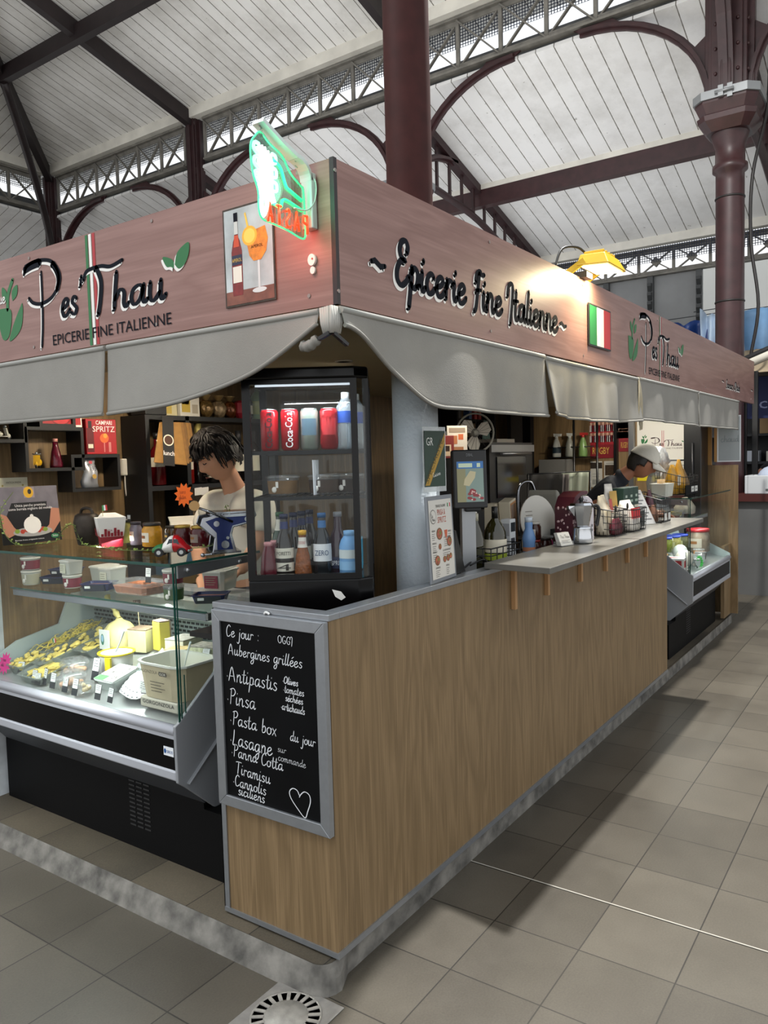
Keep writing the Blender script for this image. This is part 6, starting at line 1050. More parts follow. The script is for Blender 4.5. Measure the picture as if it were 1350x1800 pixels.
t = thing('menu_board', 'printed pinsa and spritz menu in a grey frame leaning on the white column', 'menu', (.7, .012, 1.15)); f = Fr((0, 0, 0), (1, .1, 0), (0, .05, 1)); m = MB(P('8b9096', .4, .4)); m.rect(f, -.112, .112, 0, .315, .0, .008); m.build('frame', t, bev=.002); m = MB(P('d6d3cb', .5)); m.rect(f, -.098, .098, .014, .3, .001)
ik = P('3a3632', .6); m.m(ik).text(f, 'TERRASSE ITALIENNE', -.04, .272, .01, .0016, width=.085); m.m(P('b5553f', .5)).text(f, 'PINSA &', -.03, .243, .022, .0016, width=.07).text(f, 'SPRITZ', -.03, .215, .022, .0016, width=.075); m.m(ik).disc(f, -.065, .24, .026, w=.0014).m(P('d6d3cb', .5)).disc(f, -.065, .24, .0235, w=.0017); m.m(ik).hand(f, 'Pes', -.085, .238, .007, .0014, .002).hand(f, 'Thau', -.082, .225, .007, .0014, .002)
for k, c in enumerate(('2f7d46', 'e9e7e2', 'b03036')): m.m(P(c, .5)).rect(f, .062 + .009 * k, .071 + .009 * k, .27, .284, .0016)
for x, y, r_ in ((-.02, .175, .026), (.062, .14, .022), (-.022, .128, .013), (-.05, .08, .022), (.012, .078, .014), (.042, .08, .015), (.066, .085, .013)): m.m(P('7a5a38', .5)).disc(f, x, y, r_, r_ * .85, .0016).m(P('b5654a', .5, noise=.6, scale=90)).disc(f, x, y, r_ * .8, r_ * .66, .002).m(P('6f8a3c', .5)).disc(f, x + r_ * .2, y + .003, r_ * .25, w=.0024)
m.m(P('c8603a', .4)).poly(f, [(.022, .185), (.05, .185), (.044, .16), (.038, .158), (.038, .145), (.034, .145), (.034, .158), (.028, .16)], .0018)
m.m(ik)
for x, y, wd in ((-.085, .185, .03), (.055, .175, .03), (-.085, .14, .035), (.015, .155, .06), (-.085, .108, .035), (.0, .108, .07), (-.07, .05, .04), (.02, .05, .03)): m.text(f, 'MENU' if wd < .04 else 'GOURMANDISES', x, y, .007, .0016, width=wd); [m.rect(f, x, x + wd * (.9 - .2 * (i % 2)), y - .008 - .007 * i, y - .0065 - .007 * i, .0016) for i in range(4)]
m.build('printed_menu', t, recalc=False)
# scale monitor on its post
t = thing('scale_monitor', 'black shop scale screen on a grey post showing pizza and red cabbage', 'monitor', (1.16, .15, 1.10), -.8); m = MB(P('a6a9ac', .35, .5)); m.box(-.03, .03, .02, .06, 0, .3); m.build('post', t); m = MB(P('18191b', .4)); m.hexa([(-.075, -.02, .285), (.075, -.02, .285), (.075, .02, .29), (-.075, .02, .29)], [(-.075, -.005, .535), (.075, -.005, .535), (.075, .03, .53), (-.075, .03, .53)]); m.box(-.02, .05, .0, .05, .27, .3); m.build('housing', t, bev=.006)
f = Fr((0, -.0205, .285), (1, 0, 0), (0, .06, 1)); m = MB(P('6d7f78', .3, emit=.55)); m.rect(f, -.058, .058, .028, .2, .0012); m.m(P('7d7a5a', .3, emit=.5)).rect(f, -.058, -.02, .028, .17, .0016); m.m(P('2a5a8e', .3, emit=.7)).rect(f, -.058, .058, .17, .2, .0018); m.m(P('a9b8a0', .3, emit=.6)).rect(f, -.05, .01, .175, .192, .0022).rect(f, .03, .045, .175, .192, .0022); m.m(P('a8a080', .3, emit=.5)).poly(f, [(-.03, .1), (-.005, .095), (.02, .13), (.025, .155), (.0, .16), (-.025, .125)], .0022); m.m(P('7a2a2e', .3, emit=.5))
rr = random.Random(8); [m.disc(f, .02 + rr.uniform(-.028, .028), .055 + rr.uniform(-.022, .024), .009, .006, .0024 + .0001 * i, 8) for i in range(16)]; m.m(P('c9a8a0', .3, emit=.5)); [m.disc(f, .02 + rr.uniform(-.022, .022), .055 + rr.uniform(-.02, .02), .004, .003, .0045, 8) for i in range(8)]; m.m(P('8c9094', .5)).text(f, 'DIBAL', -.015, .222, .012, .001, width=.03); m.build('screen', t, recalc=False)
t = thing('scale_cables', 'black cables coiling behind the counter rail below the scale screen', 'cables', (1.25, .15, 1.1)); m = MB(BLACK); m.tube(spline([(-.1, 0, .04), (-.04, -.03, .06), (.03, -.02, .03), (.06, .02, .05), (.0, .05, .03)], 5), .004, 5); m.tube(spline([(-.12, .03, .02), (-.02, .0, .07), (.08, .02, .02)], 5), .004, 5); m.build('cable', t)
t = thing('folded_sign', 'black slanted sign edge leaning between the menu board and the scale post', 'sign', (.9, .05, 1.15)); m = MB(BLACK); m.hexa([(-.05, 0, 0), (.03, 0, 0), (.03, .012, 0), (-.05, .012, 0)], [(-.05, .0, .17), (-.04, .0, .17), (-.04, .012, .17), (-.05, .012, .17)]); m.build('board', t)
# ------------------------------------------------------------------ inside the long counter
t = thing('inner_counter', 'black inner work counter running behind the long oak panel', 'counter', (2.2, .3, .08)); m = MB(BLACKM); m.box(-1.3, 1.3, -.24, .15, 0, .9); m.build('carcass', t); m = MB(P('8a6a40', .6)); m.box(-1.31, 1.31, -.245, .155, .9, .94); m.build('worktop', t)
ZI = 1.102
def wire_basket(label, loc, lx, ly, h, rz=0, high_back=0, curls=False, nx=6, nz=3, group='black wire baskets on the counter', thin=.0018):
    t = thing('wire_basket', label, 'basket', loc, rz, group); W = P('0c0c0c', .4); m = MB(W); x, y = lx / 2, ly / 2
    rim = [(-x, -y, h), (x, -y, h), (x, y, h + high_back), (-x, y, h + high_back)]; base = [(-x * .95, -y * .95, .004), (x * .95, -y * .95, .004), (x * .95, y * .95, .004), (-x * .95, y * .95, .004)]
    for L, r_ in ((rim, .0035), (base, .0025)): m.tube(L, r_, 6, True)
    m.build('rim', t); m = MB(W)
    for k in range(4):
        a, b, c, d = Vector(base[k]), Vector(base[(k + 1) % 4]), Vector(rim[k]), Vector(rim[(k + 1) % 4])
        for i in range(nx): s = i / nx; m.tube([a.lerp(b, s), c.lerp(d, s)], thin, 4)
        for j in range(1, nz): s = j / nz; m.tube([a.lerp(c, s), b.lerp(d, s)], thin, 4)
    for i in range(1, nx): s = i / nx; m.tube([Vector(base[0]).lerp(Vector(base[1]), s), Vector(base[3]).lerp(Vector(base[2]), s)], thin, 4)
    m.build('wires', t, kind='stuff')
    if curls: m = MB(W); [m.ell((sx * x, -y, h + .015), .009, .006, .018, 8, 6) for sx in (-1, 1)]; m.build('finial', t)
    return t
m = MB(P('0b0b0b', .5)); t = thing('display_riser', 'black raised display shelf behind the rail carrying bottles and jars', 'shelf', (1.75, .2, 1.1)); m.box(-.52, .6, -.13, .13, -.08, -.004); m.build('board', t); m = MB(P('b08a54', .6)); m.box(-.52, .1, -.136, -.131, -.02, -.004); m.build('edge_strip', t)
wire_basket('low black wire rack holding olive oil bottles beside the scale screen', (1.4, .2, ZI), .3, .2, .1, 0, nx=5, nz=3, thin=.0025)
OIL = P('2c2a10', .06, spec=.8); O1 = [(.036, 0), (.038, .006), (.038, .13), (.03, .16), (.014, .2), (.012, .24)]; O2 = [(.05, 0), (.053, .006), (.053, .12), (.05, .15), (.034, .185), (.014, .21), (.013, .26)]
bottle('oil_bottle', 'slim dark green oil bottle at the left of the wire rack', (1.3, .2, ZI + .006), O1, OIL, P('b8b4a0', .4), [(.03, .09, P('3a3a20', .5))], cap_h=.03); bottle('oil_bottle', 'wide dark green oil bottle with a cream label in the wire rack', (1.47, .19, ZI + .006), O2, OIL, P('1a1a18', .4), [(.02, .05, P('a8b83a', .5)), (.055, .115, CREAM)], cap_h=.05); bottle('oil_bottle', 'rear dark oil bottle with a white cap in the wire rack', (1.4, .26, ZI + .006), O1, OIL, P('d8d4c8', .4), [(.03, .1, CREAM)], cap_h=.03)
carton('white_carton', 'narrow white carton with black window print beside the oil bottles', (1.63, .2, ZI), .06, .05, .2, 'cfd2d4', 0, [('F', .1, .9, .7, .92, '1c2024'), ('F', .1, .8, .3, .55, '3a3c40'), ('L', .1, .9, .6, .9, '9a9ca0')])
bottle('blue_bottle', 'pale blue bottle shaped like a figurine standing before the jars', (1.71, .13, ZI), [(.028, 0), (.032, .005), (.03, .08), (.034, .1), (.026, .13), (.018, .15), (.02, .17), (.017, .2)], P('6f94c4', .35), P('c9d2da', .4), [(.04, .06, P('b87a5a', .5))], cap_h=.02)
for i, (x, y, z, l_, lid, lab) in enumerate(((1.80, .14, ZI, 'lower red and white labelled jar right of the blue bottle', '8a2a24', 'd8d4ca'), (1.80, .14, ZI + .088, 'upper red and white labelled jar stacked right of the blue bottle', 'c8c2b8', 'd0c8be'), (1.9, .13, ZI, 'small dark jar beside the pink ribbon', '26201c', '3a2a24'), (1.99, .15, ZI, 'small dark jam jar with a silver label on the riser', '8a8a88', 'b8b8b4'), (2.08, .14, ZI, 'dark sauce jar nearest the card holder', '2a1c18', 'c9c2b4'), (2.16, .16, ZI, 'dark jar at the right end of the riser', '3a3632', '8a8478'))): jar(l_, (x, y, z), .032, .085, P('3a1c16', .15), P(lid, .4), lab, 'jars behind the long counter')
for i, (x, y, z, c, l_) in enumerate(((1.95, .24, ZI, '6a5a2a', 'yellow green jar at the back of the riser'), (2.05, .25, ZI, '5a3a2a', 'brown jar at the back of the riser'), (2.2, .26, ZI, '2a2622', 'black lidded jar at the back of the riser'))): jar(l_, (x, y, z), .036, .11, P(c, .15), P('2a2622', .4), 'c9c0a8', 'jars behind the long counter')
t = thing('pink_ribbon', 'pink ribbon hanging in front of the small dark jars', 'ribbon', (1.87, .08, ZI)); m = MB(P('b8246a', .5)); m.tube(spline([(0, 0, .08), (.005, -.003, .05), (-.002, 0, .02), (.01, -.004, .004)], 4), [.006 + .004 * (i / 12) for i in range(13)], 6, flat=.3); m.build('ribbon', t)
t = carton('panettone_box', 'tall cream and orange gift carton leaning behind the jars', (1.95, .34, 1.022), .11, .06, .36, 'c9bfa8', .15, [('F', .06, .94, .03, .97, 'b07a4a'), ('F', .12, .88, .06, .94, 'b5aca0'), ('F', .3, .75, .62, .75, '6a625a'), ('F', .25, .8, .12, .35, '2a1c14')]); t.rotation_euler = (0, -.16, .15); carton('panettone_box', 'cream carton stacked behind the leaning gift carton', (1.85, .39, 1.022), .1, .06, .34, 'bfb49c', .1, [('F', .1, .9, .3, .36, 'a07a4a')])
t = thing('card_holder', 'clear holder full of small white business cards on the stone-look shelf', 'cards', (1.69, -.06, 1.178), -.3); m = MB(P('dcdad4', .5)); m.hexa([(-.042, -.015, .002), (.042, -.015, .002), (.042, .01, .002), (-.042, .01, .002)], [(-.042, .012, .06), (.042, .012, .06), (.042, .03, .06), (-.042, .03, .06)]); m.build('cards', t); f = Fr((0, -.0155, .002), (1, 0, 0), (0, .43, 1)); m = MB(P('3a3a3a', .6)); m.hand(f, 'Pes', -.028, .036, .008, .0014, .0008).hand(f, 'Thau', .0, .036, .008, .0014, .0008); [m.rect(f, -.03, .03 - .015 * (i % 2), .012 + .006 * i, .0135 + .006 * i, .0008) for i in range(3)]; m.build('print', t, recalc=False); m = MB(PLA); m.hexa([(-.045, -.02, 0), (.045, -.02, 0), (.045, .03, 0), (-.045, .03, 0)], [(-.045, -.014, .02), (.045, -.014, .02), (.045, .03, .02), (-.045, .03, .02)]); m.build('holder', t)
# moka pot and its gift card
t = thing('moka_pot', 'shiny steel moka coffee pot standing on the stone-look shelf', 'coffee pot', (1.83, -.09, 1.178), -.6); MK = P('c9ccd0', .16, 1)
def oc(r, z, n=8): return [(r * math.cos(2 * PI * (i + .5) / n), r * math.sin(2 * PI * (i + .5) / n), z) for i in range(n)]
m = MB(MK); m.lathe([(.05, 0), (.053, .006), (.05, .03), (.046, .07), (.047, .078)], n=24); m.build('boiler', t); m = MB(MK); m.loft([oc(.036, .08), oc(.04, .1), oc(.056, .18)]); m.hexa([(-.075, -.01, .165), (-.05, -.016, .13), (-.05, .016, .13), (-.075, .01, .165)], [(-.078, -.008, .18), (-.05, -.02, .18), (-.05, .02, .18), (-.078, .008, .18)]); m.build('jug', t)
m = MB(MK); m.loft([oc(.057, .181), oc(.05, .192), oc(.015, .2)]); m.build('lid', t); m = MB(BLACK); m.lathe([(.008, .198), (.012, .21), (.006, .222)], n=12); m.build('lid_knob', t); m = MB(BLACK); m.tube(spline([(.05, 0, .17), (.085, 0, .175), (.1, 0, .15), (.09, 0, .09), (.085, 0, .08)], 5), .009, 8); m.build('handle', t)
t = thing('moka_box', 'gift box with a dark red floral arch and white front, behind the moka pot', 'box', (1.9, -.075, 1.178), -.25); m = MB(P('cfcad0', .45)); q = [(-.03, 0), (.085, 0), (.085, .17), (.07, .2), (.04, .218), (-.0, .222), (-.03, .21)]; m.hexa([(x, .0, z) for x, z in q], [(x, .07, z) for x, z in q]); m.build('carton', t, bev=.002)
m = MB(P('4a1824', .45, noise=.0)); q2 = [(-.1, 0), (-.085, 0), (-.085, .16), (-.06, .2), (-.02, .225), (.03, .23), (.03, .245), (-.03, .243), (-.075, .22), (-.1, .17)]; m.hexa([(x - .01, -.01, z) for x, z in q2], [(x - .01, .09, z) for x, z in q2]); rr = random.Random(3); m.m(P('d9b9b8', .5)); [m.box(x, x + .009, -.0115, -.0105, z, z + .008) for x, z in [(-.108 + rr.uniform(0, .012), rr.uniform(.0, .17)) for _ in range(26)]]; [m.ell((-.1105, rr.uniform(0, .08), rr.uniform(.01, .17)), .0015, .006, .006, 6, 4) for _ in range(26)]; m.build('floral_arch', t)
m = MB(P('8a3a4a', .5)); f = Fr((0, -.0005, 0), (1, 0, 0), (0, 0, 1)); m.hand(f, 'Lady', .02, .175, .009, .0018, .0008); m.m(INK).hand(f, 'Moka', .0, .195, .008, .0016, .0008); [m.rect(f, .03, .07, .14 + .007 * i, .142 + .007 * i, .0008) for i in range(3)]; m.m(P('6a6a70', .5)); [m.disc(f, .068, .05 + .022 * i, .007, w=.0008) for i in range(2)]; m.build('print', t, recalc=False)
t = thing('round_plate', 'white round board with printed lines standing behind the moka box', 'plate', (2.05, .22, 1.2)); f = Fr((0, 0, 0), (.94, -.34, 0), (0, .12, 1)); m = MB(P('d9d6cc', .5)); m.disc(f, 0, .06, .13, .135, 0, 32, d=.006); m.build('plate', t); m = MB(P('8a8478', .6)); [m.rect(f, -.09, -.04, .03 + .02 * i, .034 + .02 * i, .001) for i in range(5)]; m.build('print', t, recalc=False); MB(P('1a1a1a', .5)).box(-.05, .05, -.02, .06, -.18, -.075).build('stand', t)
t = jar('glass jar with a bright red lid behind the moka box', (2.12, .12, 1.215), .04, .12, P('c9b9a8', .2), P('b01c1c', .35), 'd8c8b8', None); MB(P('141414', .5)).box(-.05, .05, -.05, .05, -.19, 0).build('stand', t)
# wire baskets with packets
wire_basket('tall black wire basket with white packets next to the moka box', (2.2, -.09, 1.18), .19, .15, .13, 0, .02, True, 7, 4); wire_basket('black wire basket with a red and white bag, middle of the shelf', (2.47, -.1, 1.18), .22, .16, .12, 0, .0, False, 6, 3); wire_basket('small black wire basket with a striped leaflet near the shelf end', (3.02, -.09, 1.18), .2, .16, .14, 0, .04, False, 5, 3)
def bag(name, label, loc, w, d, h, c, rz=0, band=None, tie=False, group=None, lean=0, b2=.3):
    t = thing(name, label, 'bag', loc, rz, group, None); m = MB(P(c, .35, noise=.2, scale=25, bump=.5, bscale=30)); L = []
    for z, k in ((0, .75), (.12, 1), (.4, 1.05), (.7, .9), (.86, .5 if tie else .75), (1, .7 if tie else .72)):
        dd = d * (1 if z < .5 else max(.12, 1 - (z - .5) * 1.8)); L.append([(k * w / 2 * a, dd / 2 * b + lean * z * h, z * h) for a, b in ((1, .3), (.75, .9), (0, 1), (-.75, .9), (-1, .3), (-1, -.3), (-.75, -.9), (0, -1), (.75, -.9), (1, -.3))])
    m.loft(L, smooth=True); m.build('bag', t)
    if band: f = Fr((0, -d / 2 * 1.04, 0), (1, 0, 0), (0, lean, 1)); m = MB(P(band, .5)); m.rect(f, -w * .36, w * .36, h * b2, h * (b2 + .35), .002); m.build('label', t, recalc=False)
    return t
bag('pasta_packet', 'cream packet in the wire basket next to the moka box, left one', (2.15, -.09, 1.187), .09, .07, .2, 'cfc6b2', 0, 'b4a88c', lean=.1); bag('pasta_packet', 'cream packet with red stripes in the same wire basket, right one', (2.24, -.08, 1.187), .09, .07, .2, 'd6cdba', .1, '9a3a34', lean=.15, b2=.55); bag('purple_packet', 'dark crimson packet low in the wire basket next to the moka box', (2.2, -.135, 1.187), .15, .04, .08, '5a1826')
bag('red_bag', 'bright red and white biscuit bag in the middle wire basket', (2.45, -.12, 1.187), .17, .1, .16, 'd2cdc4', -.1, 'b3141c', lean=.12, b2=.4); bag('white_packet', 'white tilted packet with gold edge behind the red bag', (2.42, -.04, 1.187), .09, .05, .25, 'd9d4ca', -.3, 'a8873c', lean=.1, b2=.5)
for i, (x, l_) in enumerate(((2.53, 'left green topped coffee carton behind the red bag'), (2.62, 'middle green topped coffee carton on the shelf'), (2.71, 'right green topped coffee carton with a yellow side'))): carton('coffee_carton', l_, (x, -.05, 1.18), .085, .07, .23, '1d3a30', 0, [('F', .06, .94, .08, .56, 'cfc8b4'), ('F', .2, .8, .64, .7, '9ab0a0'), ('F', .3, .7, .76, .82, 'a9b8ac'), ('F', .1, .7, .2, .24, 'a8a08a'), ('F', .1, .6, .3, .34, 'b8ae94')], group='coffee cartons on the shelf')
carton('dark_carton', 'dark carton standing in the middle wire basket before the coffee cartons', (2.63, -.12, 1.187), .12, .04, .09, '20282c')
for i in range(4): t = thing('leaflet', ['striped grey leaflet at the front of the leaflet stack', 'second striped grey leaflet behind the front one', 'third grey leaflet in the leaflet stack', 'rearmost grey leaflet in the leaflet stack'][i], 'leaflet', (2.86 + .03 * i, -.1 + .035 * i, 1.181), -.55, 'leaflets by the wire basket'); f = Fr((0, 0, 0), (1, 0, 0), (-.35, .25, 1)); m = MB(P('b9b9b9', .5)); m.rect(f, -.07, .07, 0, .22, 0, .003); m.m(P('5a5c60', .6)); [m.rect(f, -.055, .055 - .02 * (k % 2), .03 + .02 * k, .036 + .02 * k, .0008) for k in range(9)]; m.m(P('dddcd8', .5)).rect(f, -.05, .04, .2, .215, .0008); m.build('sheet', t, recalc=False)
for x, l_ in ((2.98, 'left white label card hanging on the small wire basket'), (3.06, 'right white label card hanging on the small wire basket')): t = thing('basket_label', l_, 'label', (x, -.176, 1.215), 0, 'label cards on the wire basket'); m = MB(P('15161a', .5)); f = Fr((0, 0, 0), (1, 0, 0), (0, 0, 1)); m.rect(f, -.032, .032, -.03, .032, 0, .002); m.m(P('cfcfca', .6)).rect(f, -.024, .024, -.018, .024, .0008); m.build('card', t, recalc=False)
bag('wine_red_jar', 'dark wine red jar bag in the small wire basket', (3.05, -.06, 1.187), .06, .06, .19, '4a1c2c', tie=False); bag('brown_packet', 'brown packet low in the small wire basket', (2.98, -.1, 1.187), .08, .06, .1, '6a4632')
# grey counter scale
t = thing('counter_scale', 'pale grey shop scale with a small blue display behind the baskets', 'scale', (2.75, .42, 1.1), -.5); SG = P('a3a196', .45); m = MB(SG); m.rbox(-.15, .15, -.14, .14, 0, .07, .03); m.build('base', t); m = MB(P('c4c3bc', .3, .3)); m.lathe([(.15, .075), (.155, .085), (.02, .08)], (.02, 0, 0), 28); m.build('pan', t); m = MB(SG); q = [(-.03, .07), (.02, .07), (.03, .12), (-.02, .28), (-.06, .3), (-.07, .28)]; m.hexa([(x - .13, -.09, z) for x, z in q], [(x - .13, .09, z) for x, z in q]); m.build('display_head', t, bev=.008, rz=.5); m = MB(P('4a6690', .3, emit=.8)); f = Fr((-.108, -.05, .15), (-.48, -.88, 0), (-.3, .1, 1)); m.rect(f, -.055, .045, 0, .1, .02); m.build('display', t, recalc=False)
MB(P('121212', .5)).box(2.6, 2.9, .3, .56, 1.02, 1.1).build('scale_stand', label='black block raising the grey shop scale', cat='stand')

# ------------------------------------------------------------------ second glass counter at the far right
display_counter('deli_counter', 'second refrigerated glass counter with deli goods at the far right of the stall', (4.885, -.04, 0), PI / 2, True)
lamp('deli_counter_light', 'AREA', (4.885, .16, 1.012), 7, (.95, 1, .97), aim=(4.885, .2, .5), shape='RECTANGLE', size=1.25, size_y=.03)
dz = lambda y: dk(y + .04) + .004
t = carton('paper_parcel', 'white and red printed parcel at the left end of the deli counter', (4.32, .12, dz(.14)), .14, .16, .1, 'e6e4de', .1, [('F', .1, .8, .3, .8, 'b52a2e'), ('L', .1, .9, .35, .85, 'b8353a'), ('T', .2, .7, .3, .7, 'c03a3c')]); carton('brown_tray', 'brown meat tray under the left end of the deli counter front', (4.3, .04, dz(.02)), .12, .05, .035, '3a2418')
t = carton('orange_packet', 'orange packet tied with white string in the deli counter', (4.45, .3, dz(.33)), .16, .12, .06, 'c08a34', -.5); m = MB(P('e6e2d4', .6)); m.tube(spline([(-.05, -.06, .062), (0, -.01, .066), (.02, .02, .064), (.06, .05, .062)], 4), .004, 5); m.tube([(-.04, .04, .064), (.04, -.04, .064)], .004, 5); m.build('string', t)
t = carton('brown_cake', 'brown loaf packet behind the orange packet in the deli counter', (4.42, .42, dz(.46)), .1, .1, .07, '7a5230', -.4)
for i, (x, y, r_, l_, c) in enumerate(((4.62, .12, .085, 'white wrapped ham half dome at the front of the deli counter', 'd6d2c4'), (4.82, .2, .075, 'clear wrapped piece in the middle of the deli counter', 'b9bdb8'))): t = thing('wrapped_ham', l_, 'ham', (x, y, dz(y + .05))); m = MB(P(c, .3, noise=.25, scale=15, bump=.3)); m.ell((0, 0, .05), r_, r_ * .8, .07, 18, 10); m.build('ham', t); price_card('price card before the ' + ('white wrapped ham' if i == 0 else 'clear wrapped piece') + ' in the deli counter', (x + .05, y - .09, dz(y - .07)), PI / 2, .06, .045, group=None)
for i, (x, y, l_) in enumerate(((4.93, .36, 'left blue lidded jar of green olives in the deli counter'), (5.12, .34, 'middle blue lidded jar of green olives in the deli counter'), (5.3, .32, 'right blue lidded jar in the deli counter'))): jar(l_, (x, y, dz(y + .05)), .07, .13, P(('5a6020', '7a7440', '4a4a30')[i], .15, noise=.5, scale=60), P('1c3490', .35), '8a8a60', 'blue lidded jars in the deli counter', neck=.9)
t = jar('large jar with a red lid at the right end of the deli counter', (5.42, .2, dz(.24) + .0), .1, .2, P('8a7a68', .2, noise=.4, scale=20), P('a81c24', .4), 'b8b0a0', None, neck=.9)
t = thing('tongs', 'steel tongs with a yellow tag leaning in the deli counter', 'tongs', (4.55, .34, dz(.37))); m = MB(STEEL); m.tube([(0, 0, .0), (.1, -.05, .2)], .006, 6); m.tube([(.01, 0, .0), (.25, -.02, .3)], .006, 6); m.build('arm', t); m = MB(P('d8d41c', .5)); m.rect(Fr((.03, -.06, .13), (1, 0, 0), (.2, 0, 1)), 0, .07, 0, .1, 0, .002); m.build('tag', t)
t = thing('star_sign', 'bright green starburst price sign at the front of the deli counter', 'sign', (4.75, .03, dz(.02) + .05)); f = Fr((0, 0, 0), (.95, -.3, 0), (0, .2, 1)); m = MB(P('35d84a', .6)); m.poly(f, st(.055, .038, 12), 0, .001); m.build('paper', t); m = MB(P('1a6a2a', .6)); [m.rect(f, -.03, .03, -.012 + .014 * i, -.007 + .014 * i, .0008) for i in range(3)]; m.build('writing', t, recalc=False)
for i, (x, y, l_, c) in enumerate(((4.7, .06, 'small clear cup at the front of the deli counter', 'b8c4c0'), (4.95, .08, 'clear plastic cup right of the green starburst', 'c4ccca'), (5.08, .1, 'dark filled clear cup at the front right of the deli counter', '3a2c22'), (5.2, .14, 'clear box of orange filling at the right of the deli counter', 'b8782c'))): tub('deli_cup', l_, (x, y, dz(y + .02)), .045, .06, PLA, PLA, P(c, .5), 'clear cups in the deli counter')
zs2 = 1.0645
for i, (x, c, l_) in enumerate(((4.33, '8a4a44', 'pink salami packet at the left of the deli glass shelf'), (4.45, 'c4bcb0', 'white string tied sausage on the deli glass shelf'), (4.56, 'a08478', 'reddish sausage bundle on the deli glass shelf'))): bag('sausage_pack', l_, (x, .28, zs2), .13, .12, .09, c, .2, None, i == 1, 'sausage packs on the deli shelf')
tray('sauce_tray', 'clear tray of yellow grated filling on the deli glass shelf', (4.85, .3, zs2), .28, .18, .05, PLA, P('a8963c', .5, noise=.4, scale=50), bumps=12); tray('sauce_tray', 'round clear tray of red filling left of the yellow one', (4.66, .22, zs2), .1, .1, .04, PLA, P('7a3424', .5, noise=.4, scale=50)); bag('paper_bag', 'pale crumpled paper bag at the right end of the deli glass shelf', (5.3, .28, zs2), .2, .16, .14, 'b0a89a')
# on its top glass (z = 1.262)
zt = 1.264
t = tub('plastic_bucket', 'clear plastic bucket of breadsticks and napkins on the deli counter', (4.36, .22, zt), .085, .1, MILKY, None, None, square=True); m = MB(P('c9a878', .6)); [m.cyl((-.05 + .03 * i, .02 * (i % 2), .05), (-.04 + .03 * i, .03 * (i % 2) - .01, .13), .012, 8) for i in range(4)]; m.build('breadsticks', t)
t = wire_basket('black wire basket full of yellow pasta bags on the deli counter', (4.72, .2, zt), .46, .22, .14, 0, .06, False, 7, 3, None); m = MB(BLACKM); m.box(-.2, .2, -.118, -.112, .0, .075); m.build('front_board', t); m = MB(P('d6d6d0', .6)); f = Fr((0, -.119, 0), (1, 0, 0), (0, 0, 1)); [m.rect(f, x, x + .09, .018, .062, .0) for x in (-.03, .085)]; m.m(P('4a4a4a', .6)); [m.rect(f, x + .02, x + .07, .037, .043, .0008) for x in (-.03, .085)]; m.build('label', t, recalc=False)
for i, (x, y, h, c, l_) in enumerate(((4.58, .2, .23, 'b98a28', 'yellow pasta bag with a white label, left in the wire basket'), (4.7, .18, .27, 'c9942a', 'tall bright yellow pasta bag in the wire basket'), (4.8, .17, .19, '7a5a24', 'bag of brown twisted pasta at the front of the wire basket'), (4.88, .22, .24, 'b0a48c', 'clear bag of beige pasta at the right of the wire basket'))): bag('pasta_bag', l_, (x, y, zt + .008), .13, .1, h, c, .1 * i, 'd6cfbe' if i == 0 else None, False, 'pasta bags in the wire basket')
t = thing('gift_bag', 'clear cellophane gift bag with curled top behind the pasta bags', 'bag', (4.72, .34, zt)); m = MB(glass('f4f6f8', .2, rough=.15, alpha=.3)); m.ell((0, 0, .26), .16, .07, .12, 18, 10, lambda q, p: q * (1 + .2 * math.sin(9 * p.x + 3) * math.sin(8 * p.z + 1))); m.lathe([(.09, 0), (.1, .1), (.07, .2)], n=14, cap=False); m.build('bag', t)
# ------------------------------------------------------------------ back part of the stall on the right
t = thing('steel_oven', 'black and steel oven at the back of the stall behind the scale screen', 'oven', (4.35, 1.75, 1.2), .0); m = MB(P('1c1d1f', .35)); m.box(-.42, .42, -.28, .3, 0, .52); m.build('body', t); m = MB(P('15171a', .1)); m.box(-.3, .26, -.29, -.281, .06, .4); m.build('door_glass', t); m = MB(STEEL); m.box(-.42, .42, -.3, -.281, .44, .5); m.tube([(-.28, -.32, .425), (.3, -.32, .425)], .012, 8); m.build('handle', t); MB(BLACKM).box(-.42, .42, -.25, .3, -1.12, -.002).build('stand', t)
carton('bread_box', 'low pile of paper boxes lying on the oven', (4.5, 1.72, 1.722), .35, .25, .035, 'b8b0a4')
t = thing('wall_rack', 'black open rack above the oven with coloured packs', 'shelf', (4.45, 1.95, 1.72))
for x in (-.35, .35): MB(BLACKM).box(x - .015, x + .015, -.1, .1, 0.04, .36).build('upright', t)
[MB(BLACKM).box(-.335, .335, -.1, .1, z, z + .02).build('shelf', t) for z in (.04, .2)]
for i, (x, z, w, h, c, l_) in enumerate(((4.2, 1.94, .1, .11, '2a2826', 'black and white foil pack on the upper rack shelf'), (4.42, 1.94, .05, .13, '3a5c8a', 'blue bottle pack on the upper rack shelf'), (4.52, 1.94, .05, .1, 'a3201e', 'left red cola pack on the upper rack shelf'), (4.6, 1.94, .05, .1, 'a3201e', 'right red cola pack on the upper rack shelf'), (4.22, 1.78, .06, .11, '9a6a3a', 'orange tin on the lower rack shelf'), (4.32, 1.78, .08, .12, 'cfc04a', 'yellow tin on the lower rack shelf'))): carton('pack', l_, (x, 1.93, z + .002), w, .06, h, c)
t = thing('tea_towel', 'grey green cloth hanging from the rack beside the yellow tin', 'towel', (4.55, 1.82, 1.93)); m = MB(P('5f7a70', .8)); V = []; 
for j in range(9):
    for i in range(9): k = j / 8; w = .03 + .1 * k * (1 - .3 * k); V.append(((i / 8 - .5) * 2 * w + .02 * k, .012 * math.sin(i * 2.1 + k) * k, -.33 * k - (.04 * math.sin(i * .9) * k)))
